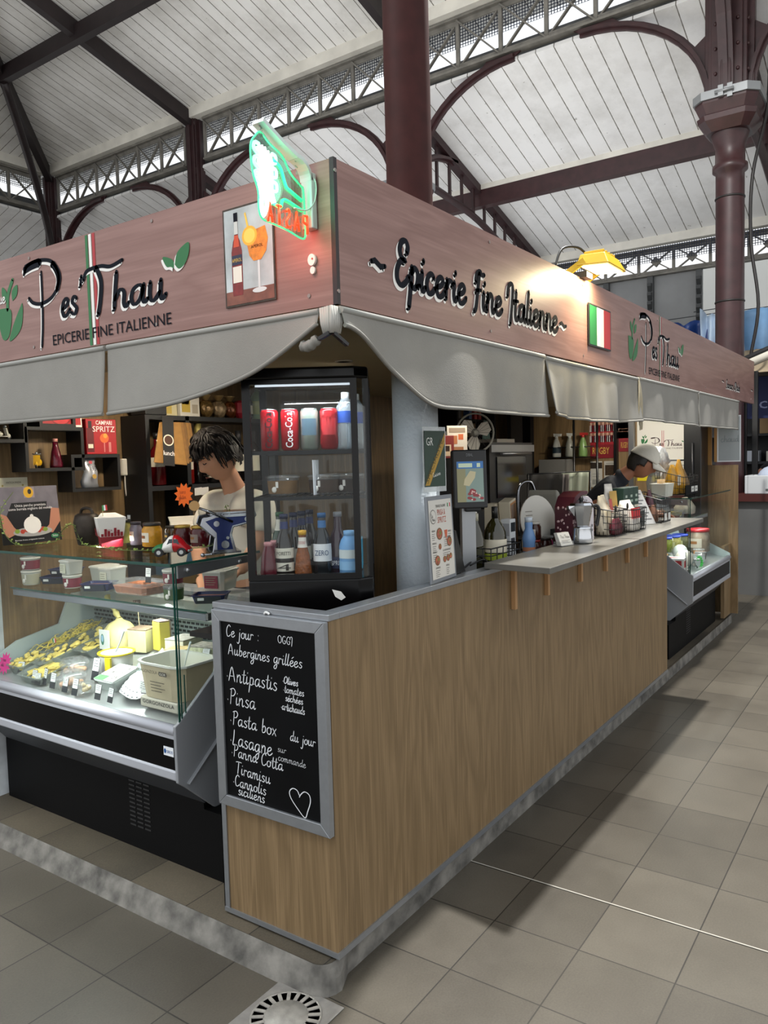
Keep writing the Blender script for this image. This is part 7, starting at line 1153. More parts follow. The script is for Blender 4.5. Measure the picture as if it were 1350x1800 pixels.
m.add(V, [(j * 9 + i, j * 9 + i + 1, j * 9 + i + 10, j * 9 + i + 9) for j in range(8) for i in range(8)], True); m.build('cloth', t, solid=.004, recalc=False)
t = thing('desk_fan', 'grey desk fan with broad blades behind the scale screen', 'fan', (3.6, 1.42, 1.79), -.75); m = MB(P('8a8a84', .5)); m.tube([(.15 * math.cos(2 * PI * i / 28), 0, .15 * math.sin(2 * PI * i / 28)) for i in range(28)], .008, 6, True); m.build('guard', t); m = MB(P('3a3a3a', .5)); [m.tube([(.02 * math.cos(2 * PI * i / 20), -.03, .02 * math.sin(2 * PI * i / 20)), (.14 * math.cos(2 * PI * i / 20), -.01, .14 * math.sin(2 * PI * i / 20))], .0012, 4) for i in range(20)]; m.lathe([(.15, 0), (0, .001)], n=24) if 0 else None; m.build('grille', t, kind='stuff')
for i in range(3): a = i * 2.094 + .4; m = MB(P('b5b2aa', .5)); q = [(.02, -.02), (.08, -.06), (.13, -.03), (.13, .04), (.08, .05), (.02, .02)]; m.hexa([(x * math.cos(a) - y * math.sin(a), .0, x * math.sin(a) + y * math.cos(a)) for x, y in q], [(x * math.cos(a) - y * math.sin(a), .008 + y * .1, x * math.sin(a) + y * math.cos(a)) for x, y in q]); m.build('blade', t)
m = MB(P('8a8a84', .5)); m.ell((0, .03, 0), .04, .06, .04, 12, 8); m.tube([(0, .05, 0), (0, .05, -.6)], .015, 8); m.build('motor', t); MB(P('2a2a2c', .5)).box(-.15, .15, -.05, .15, -1.71, -.6).build('stand', t)
carton('menu_flyer', 'printed pinsa flyer standing in front of the desk fan', (3.1, 1.3, 1.63), .16, .01, .2, 'c9c2b6', -.6, [('F', .1, .9, .75, .92, '8a7a6a'), ('F', .2, .5, .35, .65, 'a86a44'), ('F', .55, .8, .5, .7, 'b8603a'), ('F', .2, .8, .1, .25, '9a6a48')]); carton('coffee_sign', 'brown coffee cup picture beside the pinsa flyer', (2.98, 1.32, 1.6), .12, .01, .16, '7a2a24', -.6, [('F', .15, .8, .1, .6, 'd0b898'), ('F', .25, .7, .3, .55, '3a2014')])
MB(BLACKM).box(2.85, 3.3, 1.33, 1.5, .08, 1.598).build('dark_cabinet', label='dark cabinet carrying the pinsa flyer', cat='cabinet')
MB(P('3a3a38', .6)).box(2.9, 3.3, 1.34, 1.6, 1.74, 1.79).build('extractor_box', label='grey box ledge above the flyer beside the white column', cat='shelf')
t = thing('dark_partition', 'black partition post with hanging shelf behind the soap bottles', 'partition', (5.2, 1.7, .08)); m = MB(BLACKM); m.box(-.04, .04, -.04, .04, 0, 2.0); m.build('post', t); m = MB(P('151313', .6)); m.box(.04, .5, .2, .24, .9, 2.0); m.build('panel', t)
m = MB(P('7a7874', .5)); m.box(5.62, 5.88, 1.5, 1.78, 1.2, 1.56); m.build('steel_cabinet', label='grey steel box on the end wall below the soap shelf', cat='cabinet', bev=.004)
for i, (y, l_) in enumerate(((1.13, 'thin black post in front of the oak end wall'), (1.36, 'thin black post left of the rugby poster'))): t = thing('thin_post', l_, 'post', (5.5, y, .08)); MB(BLACK).cyl((0, 0, 0), (0, 0, 2.0), .012, 8).build('post', t)
# soap shelf
t = thing('soap_rail', 'thin black rail carrying spray bottles on the oak end wall', 'rail', (5.82, 1.52, 1.58)); m = MB(BLACK); m.box(-.05, .05, -.26, .22, -.01, 0); m.tube([(-.05, -.26, .1), (-.05, .22, .1)], .006, 6); m.build('rail', t)
SPR = [(.04, 0), (.045, .01), (.042, .1), (.03, .15), (.016, .19), (.015, .21)]
for i, (y, c, cc, l_) in enumerate(((1.66, 'c9c8c0', 'd8d8d0', 'white spray bottle on the rail, left one'), (1.52, '8a8a80', 'c0c0b8', 'clear spray bottle in the middle of the rail'), (1.38, '7a9a5a', 'b0302c', 'green liquid spray bottle with a red head on the rail'))):
    t = bottle('spray_bottle', l_, (5.8, y, 1.582), SPR, P(c, .3), P(cc, .4), [(.04, .1, P('20303a', .5))] if i == 0 else [], 'spray bottles', cap_h=.02, capname='collar'); m = MB(P(cc, .4)); m.hexa([(-.012, -.05, .21), (.012, -.05, .21), (.012, .025, .21), (-.012, .025, .21)], [(-.01, -.055, .235), (.01, -.055, .235), (.01, .03, .24), (-.01, .03, .24)]); m.build('spray_head', t)
def drape(name, label, loc, w, h, c, rz=0, wave=.015, cat='towel'):
    t = thing(name, label, cat, loc, rz); m = MB(P(c, .85)); V = [((i / 12 - .5) * w * (1 - .15 * j / 8), wave * math.sin(i * 1.4 + j * .2), -h * j / 8 * (1 - .12 * math.cos(i * .8))) for j in range(9) for i in range(13)]; m.add(V, [(j * 13 + i, j * 13 + i + 1, j * 13 + i + 14, j * 13 + i + 13) for j in range(8) for i in range(12)], True); m.build('cloth', t, solid=.006, recalc=False); return t
drape('apron', 'dark grey apron hung over the rail left of the pale towels', (3.75, .95, 1.46), .34, .4, '3a3835', -.85); drape('towel', 'pale lilac towel hung beside the dark apron', (4.0, .9, 1.45), .14, .3, '8a827e', -.85); drape('towel', 'cream and mint towel hung right of the lilac one', (4.22, .86, 1.46), .22, .28, 'b7bda8', -.85)
t = thing('towel_rail', 'thin dark rail on two legs holding the apron and towels', 'rail', (3.95, .93, .08)); m = MB(BLACK); m.tube([(-.3, .08, 1.385), (.42, -.14, 1.385)], .006, 6); m.tube([(-.3, .08, 0), (-.3, .08, 1.385)], .008, 6); m.tube([(.42, -.14, 0), (.42, -.14, 1.385)], .008, 6); m.build('rail', t)
t = thing('tap', 'curved chrome tap rising behind the cartons', 'tap', (3.35, .95, 1.03)); m = MB(CHR); m.tube(spline([(0, 0, .0), (0, 0, .3), (.03, -.02, .38), (.09, -.06, .38), (.12, -.08, .3)], 5), .011, 8); m.build('spout', t); MB(BLACKM).box(-.2, .3, -.12, .25, -.95, 0).build('sink_unit', t)
# end wall posters
def wallpanel(name, label, y0, y1, z0, z1, fn, base='d8d6d0', cat='poster', x=5.895, emit=0):
    t = thing(name, label, cat, (x, (y0 + y1) / 2, z0)); f = Fr((0, (y1 - y0) / 2, 0), (0, -1, 0), (0, 0, 1)); m = MB(P(base, .6)); m.rect(f, 0, y1 - y0, 0, z1 - z0, 0, .003); m.build('sheet', t); m = MB(); fn(m, f, y1 - y0, z1 - z0); m.build('print', t, recalc=False); return t
def rug(m, f, w, h):
    m.m(P('9c1c28', .5, noise=.4, scale=14)).rect(f, 0, w, 0, h, .001); m.m(P('7a1420', .5)).rect(f, 0, w, 0, h * .32, .0014); m.m(P('c9a94a', .5)).text(f, 'RUGBY', .02, h * .1, h * .16, .002, width=w * .7); r = random.Random(2)
    for i in range(24): x = (i % 12 + .5) / 12 * w; z = h * (.5 + .25 * (i // 12)); m.m(P(('c9a08a', '8a6450')[i % 2], .6)).disc(f, x, z + .03, .012, .016, .0022, 8); m.m(P(('c4b4b4', '8c1a26', 'b0a4a8')[i % 3], .6)).rect(f, x - .016, x + .016, z - .05, z + .015, .0018)
wallpanel('rugby_poster', 'red rugby team poster on the end wall behind the older man', 1.09, 1.34, 1.56, 1.98, rug); wallpanel('rugby_poster', 'narrow slice of the red team poster right of the black upright', .95, 1.05, 1.62, 1.98, rug)
wallpanel('info_sheet', 'white info sheet with a dark photo below the rugby poster, left one', 1.22, 1.34, 1.27, 1.53, lambda m, f, w, h: (m.m(P('2a2018', .5)).rect(f, .0, w, h * .72, h * .95, .001), m.m(P('8a8a84', .6)).rect(f, .02, w - .02, h * .5, h * .52, .001).rect(f, .02, w - .03, h * .4, h * .42, .001).rect(f, .02, w - .02, h * .1, h * .3, .0008)), 'b9b6ae'); wallpanel('info_sheet', 'white info sheet with a food photo below the rugby poster, right one', 1.07, 1.2, 1.27, 1.53, lambda m, f, w, h: (m.m(P('3a2a1a', .5, noise=.6, scale=40)).rect(f, .01, w - .01, h * .45, h * .85, .001), m.m(P('7a7a74', .6)).rect(f, .02, w - .02, h * .9, h * .92, .001)), 'b5b2aa')
t = thing('steel_door_frame', 'steel upright between the posters and the white shop banner', 'post', (5.86, .91, .08)); m = MB(STEEL); m.box(-.03, .03, -.025, .025, 0, 2.0); m.build('post', t); m = MB(BLACK); m.box(-.03, .03, .13, .18, 0, 2.0) if 0 else m.box(-.03, .03, .14, .17, 0, 2.0); m.build('seal', t)
def banner(m, f, w, h):
    pes(m, Fr(f.O - f.V * 2.08 + f.V * .1, f.U, f.V), .13, .34, P('3a1c1c', .5)); mortar(m, Fr(f.O - f.V * 2.14 + f.V * .16, f.U, f.V), .07, .35); m.m(RED).rect(f, .235, .239, .12, .28, .002).rect(f, .25, .254, .12, .28, .002); m.m(P('c8602a', .5)).disc(f, .02, h - .03, .014, w=.002)
wallpanel('shop_banner', 'white banner with the shop name on the end wall behind the white cap', .42, .87, 1.53, 1.98, banner, 'dddad2'); wallpanel('price_sheet', 'white handwritten sheet under the shop banner', .4, .62, 1.24, 1.515, lambda m, f, w, h: [m.m(P('8a8a86', .6)).rect(f, .02, w * (.9 - .15 * (i % 3)), h * .85 - .026 * i, h * .85 - .026 * i + .006, .001) for i in range(8)], 'cfccc4'); wallpanel('yellow_strip', 'yellow edged strip at the foot of the shop banner', .64, .87, 1.33, 1.38, lambda m, f, w, h: m.m(P('d8c41c', .5)).rect(f, 0, w, 0, h, .001), 'd8c41c')
wallpanel('steel_cladding', 'polished steel panel right of the shop banner', .28, .41, 1.35, 1.95, lambda m, f, w, h: m.m(P('a39a86', .25, .8)).rect(f, 0, w, 0, h, .001), 'a39a86', 'panel')
t = thing('dark_worktop', 'dark back worktop with a black ladle under the shop banner', 'worktop', (5.7, .65, .08)); m = MB(P('2a2826', .4)); m.box(-.22, .1, .15, .5, 0, 1.14); m.build('body', t)
t = thing('black_fridge', 'tall black fridge at the right end of the back wall', 'fridge', (5.62, .26, .08)); m = MB(P('0e0e0f', .3)); m.box(-.03, .24, -.05, .1, 0, 1.95); m.build('body', t, bev=.006); m = MB(P('3a3a3c', .3, .5)); m.tube([(-.045, .02, 1.1), (-.045, .02, 1.6)], .008, 6); m.build('handle', t)
lamp('stall_spot', 'SPOT', (4.9, .75, 2.09), 60, (1, .93, .8), aim=(5.8, .7, 1.5), spot_size=2.6, spot_blend=.9, shadow_soft_size=.06); lamp('stall_spot', 'SPOT', (3.0, 1.1, 2.09), 30, (1, .9, .74), aim=(3.2, 1.2, 1.0), spot_size=2.6, spot_blend=.9, shadow_soft_size=.06)
lamp('stall_tube', 'AREA', (4.7, .35, 2.06), 16, (1, .95, .84), aim=(4.7, .35, 0), shape='RECTANGLE', size=1.4, size_y=.08)
# end panel, wooden strips and the small whiteboard
m = MB(OAK); m.box(5.62, 5.9, .02, .05, .1, .75); m.build('end_board', label='oak board closing the plinth right of the deli counter', cat='panel'); m = MB(OAK); m.box(5.9, 5.92, -.04, .22, .1, 1.47); m.build('end_partition', label='low oak end partition of the stall at the far right', cat='panel')
m = MB(P('4a3524', .6)); m.box(5.3, 5.42, .1, .13, .09, .55); m.build('loose_board', label='narrow brown board standing under the right end of the deli counter', cat='board')
for y, z, l_ in ((.2, 1.95, 'left pale wooden batten beside the black fridge'), (.14, 1.85, 'right pale wooden batten beside the small whiteboard')): t = thing('wood_batten', l_, 'batten', (5.88, y, 1.472 if y > .15 else 1.5)); MB(P('b58a50', .6)).box(-.015, .015, -.018, .018, 0, z - 1.47).build('batten', t)
t = thing('whiteboard', 'small grey whiteboard with faint writing hanging at the end of the stall', 'whiteboard', (5.86, .03, 1.5)); f = Fr((0, 0, 0), (.35, -.94, 0), (0, 0, 1)); m = MB(P('a9adb2', .4, .4)); m.rect(f, -.1, .1, 0, .42, 0, .01); m.build('frame', t); m = MB(P('6f767a', .35)); m.rect(f, -.09, .09, .01, .41, .001); m.m(P('5a6166', .5)).hand(f, 'menu', -.07, .3, .03, .006, .002).hand(f, 'chaud', -.07, .18, .03, .006, .002); m.build('panel', t, recalc=False)
# ------------------------------------------------------------------ people
def skin(chains, name='b'):
    """continuous surface grown round joint chains: {id: (x, y, z, rx, ry)}, edges"""
    J, E = chains; ids = list(J); me = bpy.data.meshes.new(name); me.from_pydata([J[i][:3] for i in ids], [(ids.index(a), ids.index(b)) for a, b in E], [])
    o = bpy.data.objects.new(name, me); col.objects.link(o); md = o.modifiers.new('k', 'SKIN'); md.branch_smoothing = .6; md.use_smooth_shade = True
    for i, k in enumerate(ids): r = J[k][3:]; me.skin_vertices[0].data[i].radius = (r[0], r[1] if len(r) > 1 else r[0])
    me.skin_vertices[0].data[0].use_root = True
    sd = o.modifiers.new('s', 'SUBSURF'); sd.levels = 2; sd.render_levels = 2
    dg = bpy.context.evaluated_depsgraph_get(); m2 = bpy.data.meshes.new_from_object(o.evaluated_get(dg)); V = [v.co.copy() for v in m2.vertices]; F = [tuple(p.vertices) for p in m2.polygons]
    bpy.data.objects.remove(o); bpy.data.meshes.remove(me); bpy.data.meshes.remove(m2); return V, F
def fuse(parts, mat, name, parent, voxel=.006, smooth=6, label=None):
    m = MB(mat)
    for V, F in parts: m.add(V, F, True)
    me = m.mesh(name); o = bpy.data.objects.new(name, me); col.objects.link(o)
    r = o.modifiers.new('r', 'REMESH'); r.mode = 'VOXEL'; r.voxel_size = voxel; r.use_smooth_shade = True
    s = o.modifiers.new('s', 'SMOOTH'); s.factor = .5; s.iterations = smooth
    dg = bpy.context.evaluated_depsgraph_get(); m2 = bpy.data.meshes.new_from_object(o.evaluated_get(dg)); m2.materials.clear(); m2.materials.append(mat)
    m2.polygons.foreach_set('use_smooth', [True] * len(m2.polygons)); o.modifiers.clear(); o.data = m2; bpy.data.meshes.remove(me); o.parent = parent
    if parent: o.matrix_parent_inverse = Matrix.Translation(-parent.location)
    if label: o['label'] = label
    return o
def headframe(c, fwd, upv):
    f = Vector(fwd).normalized(); u = Vector(upv); u = (u - f * u.dot(f)).normalized(); r = f.cross(u)   # r = the person's right
    return Matrix(((r.x, -f.x, u.x, c[0]), (r.y, -f.y, u.y, c[1]), (r.z, -f.z, u.z, c[2]), (0, 0, 0, 1)))   # local: x right, -y forward, z up
G = lambda a, b, s: math.exp(-((a - b) / s) ** 2)
def head_geo(M, wide=1.0):
    """skull, jaw, brow, nose, lips, chin and ears in one skin"""
    m = MB(); m.T = M
    def fn(q, p):
        x, y, z = q; fr = max(0, -p.y)
        if z < 0: k = 1 - .30 * (min(1, -z / .115)) ** 1.5; x *= k; y = y * (1 - .10 * (-z / .115)) if y > 0 else y * (1 - .06 * (-z / .115))
        if y > 0 and z < -.03: y *= 1 - .35 * min(1, (-z - .03) / .07)
        if fr > .2:
            d = .006 * G(z, .035, .014) * G(x, 0, .06) - .010 * G(abs(x), .031, .016) * G(z, .018, .014)
            d += (.027 * G(x, 0, .012 + .004 * max(0, -z / .03)) * (G(z, -.018, .016) + .55 * G(z, .008, .016)))
            d += .007 * G(x, 0, .026) * (G(z, -.052, .007) + .9 * G(z, -.066, .008)) - .004 * G(x, 0, .028) * G(z, -.059, .004) + .010 * G(x, 0, .03) * G(z, -.092, .016)
            d += .004 * G(abs(x), .045, .02) * G(z, -.012, .02); y -= d * min(1, fr * 1.6)
        return Vector((x, y, z))
    m.ell((0, 0, 0), .074 * wide, .094, .118, 56, 44, fn)
    for s in (-1, 1): m.ell((s * .074 * wide, .012, -.002), .009, .018, .032, 10, 8)
    return m.v, m.f
def hand_geo(wrist, dirv, palm_n, s=1, curl=.5, side=1):
    """palm, four bent fingers of different lengths and a thumb from the side of the palm"""
    d = Vector(dirv).normalized(); n = Vector(palm_n); n = (n - d * n.dot(d)).normalized(); a = d.cross(n) * side; w = Vector(wrist); m = MB()
    c = w + d * .045 * s; m.T = Matrix(((a.x, d.x, n.x, c.x), (a.y, d.y, n.y, c.y), (a.z, d.z, n.z, c.z), (0, 0, 0, 1))); m.ell((0, 0, 0), .041 * s, .055 * s, .015 * s, 14, 10); m.T = None
    for i, (o, L) in enumerate(((-.03, .068), (-.01, .078), (.01, .074), (.029, .058))):
        p = w + d * .085 * s + a * o * s; pts = [w + d * .05 * s + a * o * .8 * s, p]; ang = 0
        for seg in (.45, .32, .23): ang += curl * .75; q = d * math.cos(ang) + n * math.sin(ang); p = p + q * L * seg * s; pts.append(p)
        m.tube(spline(pts, 3), [.0095 * s * (1 - .03 * k) for k in range(13)], 8); m.ell(pts[-1], .0075 * s, .0075 * s, .0075 * s, 8, 6)
    b = w + d * .02 * s - a * .03 * s; pts = [b, b - a * .02 * s + d * .025 * s + n * .008 * s, b - a * .028 * s + d * .055 * s + n * .018 * s, b - a * .022 * s + d * .075 * s + n * .026 * s]; m.tube(spline(pts, 3), [.0115 * s] * 10, 8); m.ell(pts[-1], .009 * s, .009 * s, .009 * s, 8, 6)
    return m.v, m.f
SKIN1 = P('c59172', .5, noise=.06, scale=12); SKIN2 = P('b0785c', .5, noise=.08, scale=12)
HAIR1 = P('17110e', .55, noise=.3, scale=60, spec=.25); HAIR2 = P('2c2724', .5, noise=.4, scale=70)
def shell(M, mat, name, parent, keep, off=.012, wide=1.0, sc_=(1, 1, 1), bump=0, n=48, k=36, c=(0, 0, 0)):
    m = MB(mat); m.T = M; Ls = []
    rx, ry, rz = (.074 * wide + off) * sc_[0], (.094 + off) * sc_[1], (.118 + off) * sc_[2]; V = []; F = []
    for a in range(k + 1):
        t = -PI / 2 + PI * a / k
        for i in range(n):
            u = 2 * PI * i / n; p = Vector((math.cos(t) * math.cos(u), math.cos(t) * math.sin(u), math.sin(t))); b = 1 + bump * math.sin(u * 9 + t * 4) * math.cos(t * 7); V.append(Vector((p.x * rx * b, p.y * ry * b, p.z * rz * b)) + Vector(c))
    for a in range(k):
        for i in range(n):
            f = (a * n + i, a * n + (i + 1) % n, (a + 1) * n + (i + 1) % n, (a + 1) * n + i); cc = sum((V[j] for j in f), Vector()) / 4
            if keep(cc.x, cc.y, cc.z): F.append(f)
    m.add(V, F, True); return m
def person(name, label, loc): return thing(name, label, 'person', loc)
def child(m, name, par, **kw): o = m.build(name, par, **kw); o.matrix_parent_inverse = Matrix.Translation(-par.location); return o

# --- the young man behind the cheese counter
p1 = person('person', 'young man with dark tousled hair in a cream T-shirt looking down behind the cheese counter', (1.02, 1.33, .08))
hc = (.825, 1.315, 1.64); Mh = headframe(hc, (-.82, .30, -.5), (-.35, .1, 1))
J = {'pel': (1.04, 1.34, 1.0, .135, .105), 'sp': (1.03, 1.335, 1.15, .13, .1), 'ch': (.99, 1.33, 1.33, .13, .1), 'nk0': (.945, 1.325, 1.455, .075, .07), 'nk': (.905, 1.322, 1.53, .052, .052), 'hd': (.855, 1.318, 1.6, .05, .05),
     'sl': (.965, 1.17, 1.41, .062), 'el': (.87, 1.115, 1.215, .045), 'fl': (.81, 1.12, 1.165, .041), 'wl': (.745, 1.13, 1.10, .028), 'sr': (.955, 1.49, 1.41, .062), 'er': (.9, 1.57, 1.18, .045), 'wr': (.8, 1.43, 1.06, .028),
     'hl': (1.04, 1.25, .93, .09), 'kl': (1.0, 1.24, .54, .062), 'al': (1.06, 1.24, .14, .042), 'tl': (.94, 1.23, .115, .036), 'hr': (1.04, 1.43, .93, .09), 'kr': (1.0, 1.44, .54, .062), 'ar': (1.06, 1.44, .14, .042), 'tr': (.94, 1.45, .115, .036)}
ED = [('pel', 'sp'), ('sp', 'ch'), ('ch', 'nk0'), ('nk0', 'nk'), ('nk', 'hd'), ('ch', 'sl'), ('sl', 'el'), ('el', 'fl'), ('fl', 'wl'), ('ch', 'sr'), ('sr', 'er'), ('er', 'wr'), ('pel', 'hl'), ('hl', 'kl'), ('kl', 'al'), ('al', 'tl'), ('pel', 'hr'), ('hr', 'kr'), ('kr', 'ar'), ('ar', 'tr')]
fuse([skin((J, ED)), head_geo(Mh), hand_geo(J['wl'][:3], (-.5, .25, -.35), (-.3, 0, -1), 1, .6, 1), hand_geo(J['wr'][:3], (-.35, -.5, -.45), (-.3, 0, -1), 1, .6, -1)], SKIN1, 'body', p1, .006)
TS = P('d8d1c1', .85, noise=.05, scale=8, bump=.25, bscale=9)
JT = {'pel': (1.04, 1.34, .96, .15, .12), 'sp': (1.03, 1.335, 1.15, .146, .115), 'ch': (.99, 1.33, 1.34, .168, .13), 'nk0': (.948, 1.326, 1.455, .106, .1), 'nk1': (.925, 1.324, 1.497, .074, .068), 'cm': (.965, 1.235, 1.385, .105, .1), 'cn': (.965, 1.425, 1.385, .105, .1), 'sl': (.965, 1.165, 1.415, .074), 'el': (.905, 1.125, 1.29, .066), 'e2': (.895, 1.118, 1.265, .064), 'sr': (.955, 1.495, 1.415, .074), 'er': (.91, 1.555, 1.26, .064)}
fuse([skin((JT, [('pel', 'sp'), ('sp', 'ch'), ('ch', 'nk0'), ('nk0', 'nk1'), ('ch', 'cm'), ('cm', 'sl'), ('sl', 'el'), ('el', 'e2'), ('ch', 'cn'), ('cn', 'sr'), ('sr', 'er')])), *[(lambda q: (q.v, q.f))(MB().ell((.935, y, 1.385), .115, .1, .095, 20, 14)) for y in (1.215, 1.435)]], TS, 't_shirt', p1, .007, 4, 'cream T-shirt')
m = MB(P('5a554a', .8)); f = Fr((.872, 1.205, 1.3), (.30, -.95, -.1), (.16, .05, 1)); m.hand(f, 'Pes', -.025, 0, .009, .0018, .004).hand(f, 'Thau', .004, 0, .009, .0018, .004); child(m, 'chest_print', p1, recalc=False)
JR = P('20242c', .8, noise=.2, scale=20); fuse([skin(({k: J[k][:3] + tuple(r + .014 for r in J[k][3:]) for k in ('pel', 'hl', 'kl', 'al', 'hr', 'kr', 'ar')}, [('pel', 'hl'), ('hl', 'kl'), ('kl', 'al'), ('pel', 'hr'), ('hr', 'kr'), ('kr', 'ar')]))], JR, 'trousers', p1, .009, 3)
for k, y in (('l', 1.235), ('r', 1.445)): m = MB(P('1a1a1a', .6)); m.ell((.99, y, .115), .125, .045, .04, 14, 8); child(m, 'shoe', p1)
hm = shell(Mh, HAIR1, 'hair', p1, lambda x, y, z: z > .052 or (y > -.02 and z > -.03 + .3 * max(0, -y)) or (y > .045 and z > -.075), .016, 1.02, (1.06, 1.04, 1.05), .03)
rr = random.Random(21); hm.T = Mh
for i in range(190):   # tousled locks falling from the crown
    a = rr.uniform(0, 2 * PI); r0 = rr.uniform(.0, .05); cx, cy = math.cos(a), math.sin(a); front = -cy > .35
    L = []; drop = rr.uniform(.02, .055) if front else rr.uniform(-.06, .02)
    if front and abs(cx) < .5: drop = rr.uniform(.028, .06)
    for k in range(6):
        s = k / 5; ph = s * 1.35; ex = .078 * (1.12 + .12 * s); ey = .098 * (1.14 + .10 * s)
        z = .138 * math.cos(ph) + (drop - .138 * math.cos(1.35)) * s ** 2.2 + .008 * rr.uniform(-1, 1); rad = math.sin(min(PI / 2, ph * 1.1)); L.append((cx * ex * rad + .018 * rr.uniform(-1, 1), cy * ey * rad + .01 * rr.uniform(-1, 1) + (.01 * s if front else 0), z))
    hm.tube(spline(L, 3), [.0085 * (1 - .75 * (k / 15) ** 2) for k in range(16)], 5, flat=.6)
child(hm, 'hair', p1, recalc=False)
m = MB(HAIR1); m.T = Mh
for s in (-1, 1): m.tube(spline([(s * .012, -.102, .036), (s * .032, -.098, .044), (s * .054, -.082, .036)], 4), [.003, .005, .0055, .006, .0055, .005, .004, .003, .002], 6, flat=.6)
m.tube(spline([(-.026, -.094, -.050), (0, -.106, -.043), (.026, -.094, -.050)], 4), [.002, .003, .004, .0045, .0045, .0045, .004, .003, .002], 6, flat=.6); child(m, 'brows_and_moustache', p1, recalc=False)
m = MB(P('3a2420', .5)); m.T = Mh
for s in (-1, 1): m.tube(spline([(s * .018, -.0895, .012), (s * .031, -.0925, .0085), (s * .045, -.084, .012)], 4), .0022, 5)
child(m, 'eyelashes', p1, recalc=False)
m = MB(P('8a4a42', .5)); m.T = Mh; m.tube(spline([(-.02, -.0975, -.0595), (0, -.1045, -.058), (.02, -.0975, -.0595)], 4), .0022, 5); child(m, 'mouth', p1, recalc=False)

# --- the older man in a white cap
p2 = person('person', 'man with a white cap and glasses in a navy shirt bending over the far counter', (3.9, .52, .08))
hc2 = (3.885, .225, 1.535); M2 = headframe(hc2, (.40, -.78, -.52), (.25, -.45, 1))
J2 = {'pel': (3.86, .7, 1.0, .15, .12), 'sp': (3.85, .62, 1.15, .15, .12), 'ch': (3.84, .5, 1.31, .165, .12), 'nk0': (3.852, .385, 1.42, .085, .075), 'nk': (3.866, .31, 1.47, .056, .056), 'hd': (3.876, .26, 1.51, .05, .05),
      'sl': (4.02, .47, 1.36, .07), 'el': (4.05, .3, 1.14, .048), 'wl': (3.92, .1, 1.16, .03), 'sr': (3.66, .42, 1.36, .07), 'er': (3.62, .26, 1.13, .048), 'wr': (3.78, .09, 1.17, .03),
      'hl': (3.95, .72, .93, .095), 'kl': (3.95, .7, .54, .065), 'al': (3.95, .76, .14, .044), 'tl': (3.96, .64, .115, .038), 'hr': (3.76, .7, .93, .095), 'kr': (3.75, .68, .54, .065), 'ar': (3.75, .74, .14, .044), 'tr': (3.74, .62, .115, .038)}
ED2 = [e for e in ED if 'fl' not in e] + [('el', 'wl')]
fuse([skin((J2, ED2)), head_geo(M2, 1.02), hand_geo(J2['wl'][:3], (-.6, -.7, -.1), (0, 0, -1), 1, .6, 1), hand_geo(J2['wr'][:3], (.7, -.6, -.1), (0, 0, -1), 1, .6, -1)], SKIN2, 'body', p2, .006)
NAVY = P('151a24', .8, noise=.2, scale=14, bump=.2, bscale=14)
JS = {'pel': (3.86, .7, .95, .165, .135), 'sp': (3.85, .62, 1.15, .165, .135), 'ch': (3.84, .5, 1.315, .18, .135), 'nk0': (3.852, .385, 1.42, .1, .09), 'nk1': (3.862, .33, 1.46, .076, .07), 'sl': (4.02, .47, 1.365, .082), 'el': (4.05, .3, 1.14, .062), 'wl': (3.955, .165, 1.155, .045), 'sr': (3.66, .42, 1.365, .082), 'er': (3.62, .26, 1.13, .062), 'wr': (3.735, .145, 1.16, .045)}
fuse([skin((JS, [('pel', 'sp'), ('sp', 'ch'), ('ch', 'nk0'), ('nk0', 'nk1'), ('ch', 'sl'), ('sl', 'el'), ('el', 'wl'), ('ch', 'sr'), ('sr', 'er'), ('er', 'wr')]))], NAVY, 'shirt', p2, .007, 3, 'dark navy shirt')
fuse([skin(({k: J2[k][:3] + tuple(r + .014 for r in J2[k][3:]) for k in ('pel', 'hl', 'kl', 'al', 'hr', 'kr', 'ar')}, [('pel', 'hl'), ('hl', 'kl'), ('kl', 'al'), ('pel', 'hr'), ('hr', 'kr'), ('kr', 'ar')]))], JR, 'trousers', p2, .009, 3)
for x in (3.95, 3.745): m = MB(P('1a1a1a', .6)); m.ell((x, .68, .115), .045, .125, .04, 14, 8); child(m, 'shoe', p2)
m = shell(M2, HAIR2, 'hair', p2, lambda x, y, z: (y > -.012 and -.028 < z < .05) or (y > .03 and -.085 < z < .05), .007, 1.03, (1, 1, 1), .015); child(m, 'hair', p2, solid=.006)
CAPW = P('d9d5c8', .8, noise=.04, scale=10, bump=.2, bscale=40); t = shell(M2, CAPW, 'cap', p2, lambda x, y, z: z > .028 + .12 * max(0, y - .02) * 0 - .15 * min(0, y + .05) * 0, .014, 1.05, (1.02, 1.03, 1.04), 0); t.T = M2
bl = []; 
for j in range(4):
    r_ = j / 3; bl.append([(math.sin(a) * (.079 + .006 * r_), -.1 * math.cos(a) - .075 * r_ * math.cos(a) ** 1.0 + .0, .033 - .022 * r_ + .01 * math.cos(a) - .03 * r_ * abs(math.sin(a)) ) for a in [-1.15 + 2.3 * i / 14 for i in range(15)]])
t.loft(bl, cap=False, closed=False, smooth=True); t.ell((0, 0, .138), .008, .008, .005, 8, 5); child(t, 'cap', p2, solid=.005, recalc=False)
m = MB(P('26282c', .7)); m.T = M2; f = Fr((0, -.112, .062), (-1, 0, 0), (0, .35, 1)); m.hand(f, 'Pes', -.028, .0, .014, .004, .01).hand(f, 'Th', .008, .0, .014, .004, .01); child(m, 'cap_print', p2, recalc=False)
m = MB(P('141416', .3)); m.T = M2
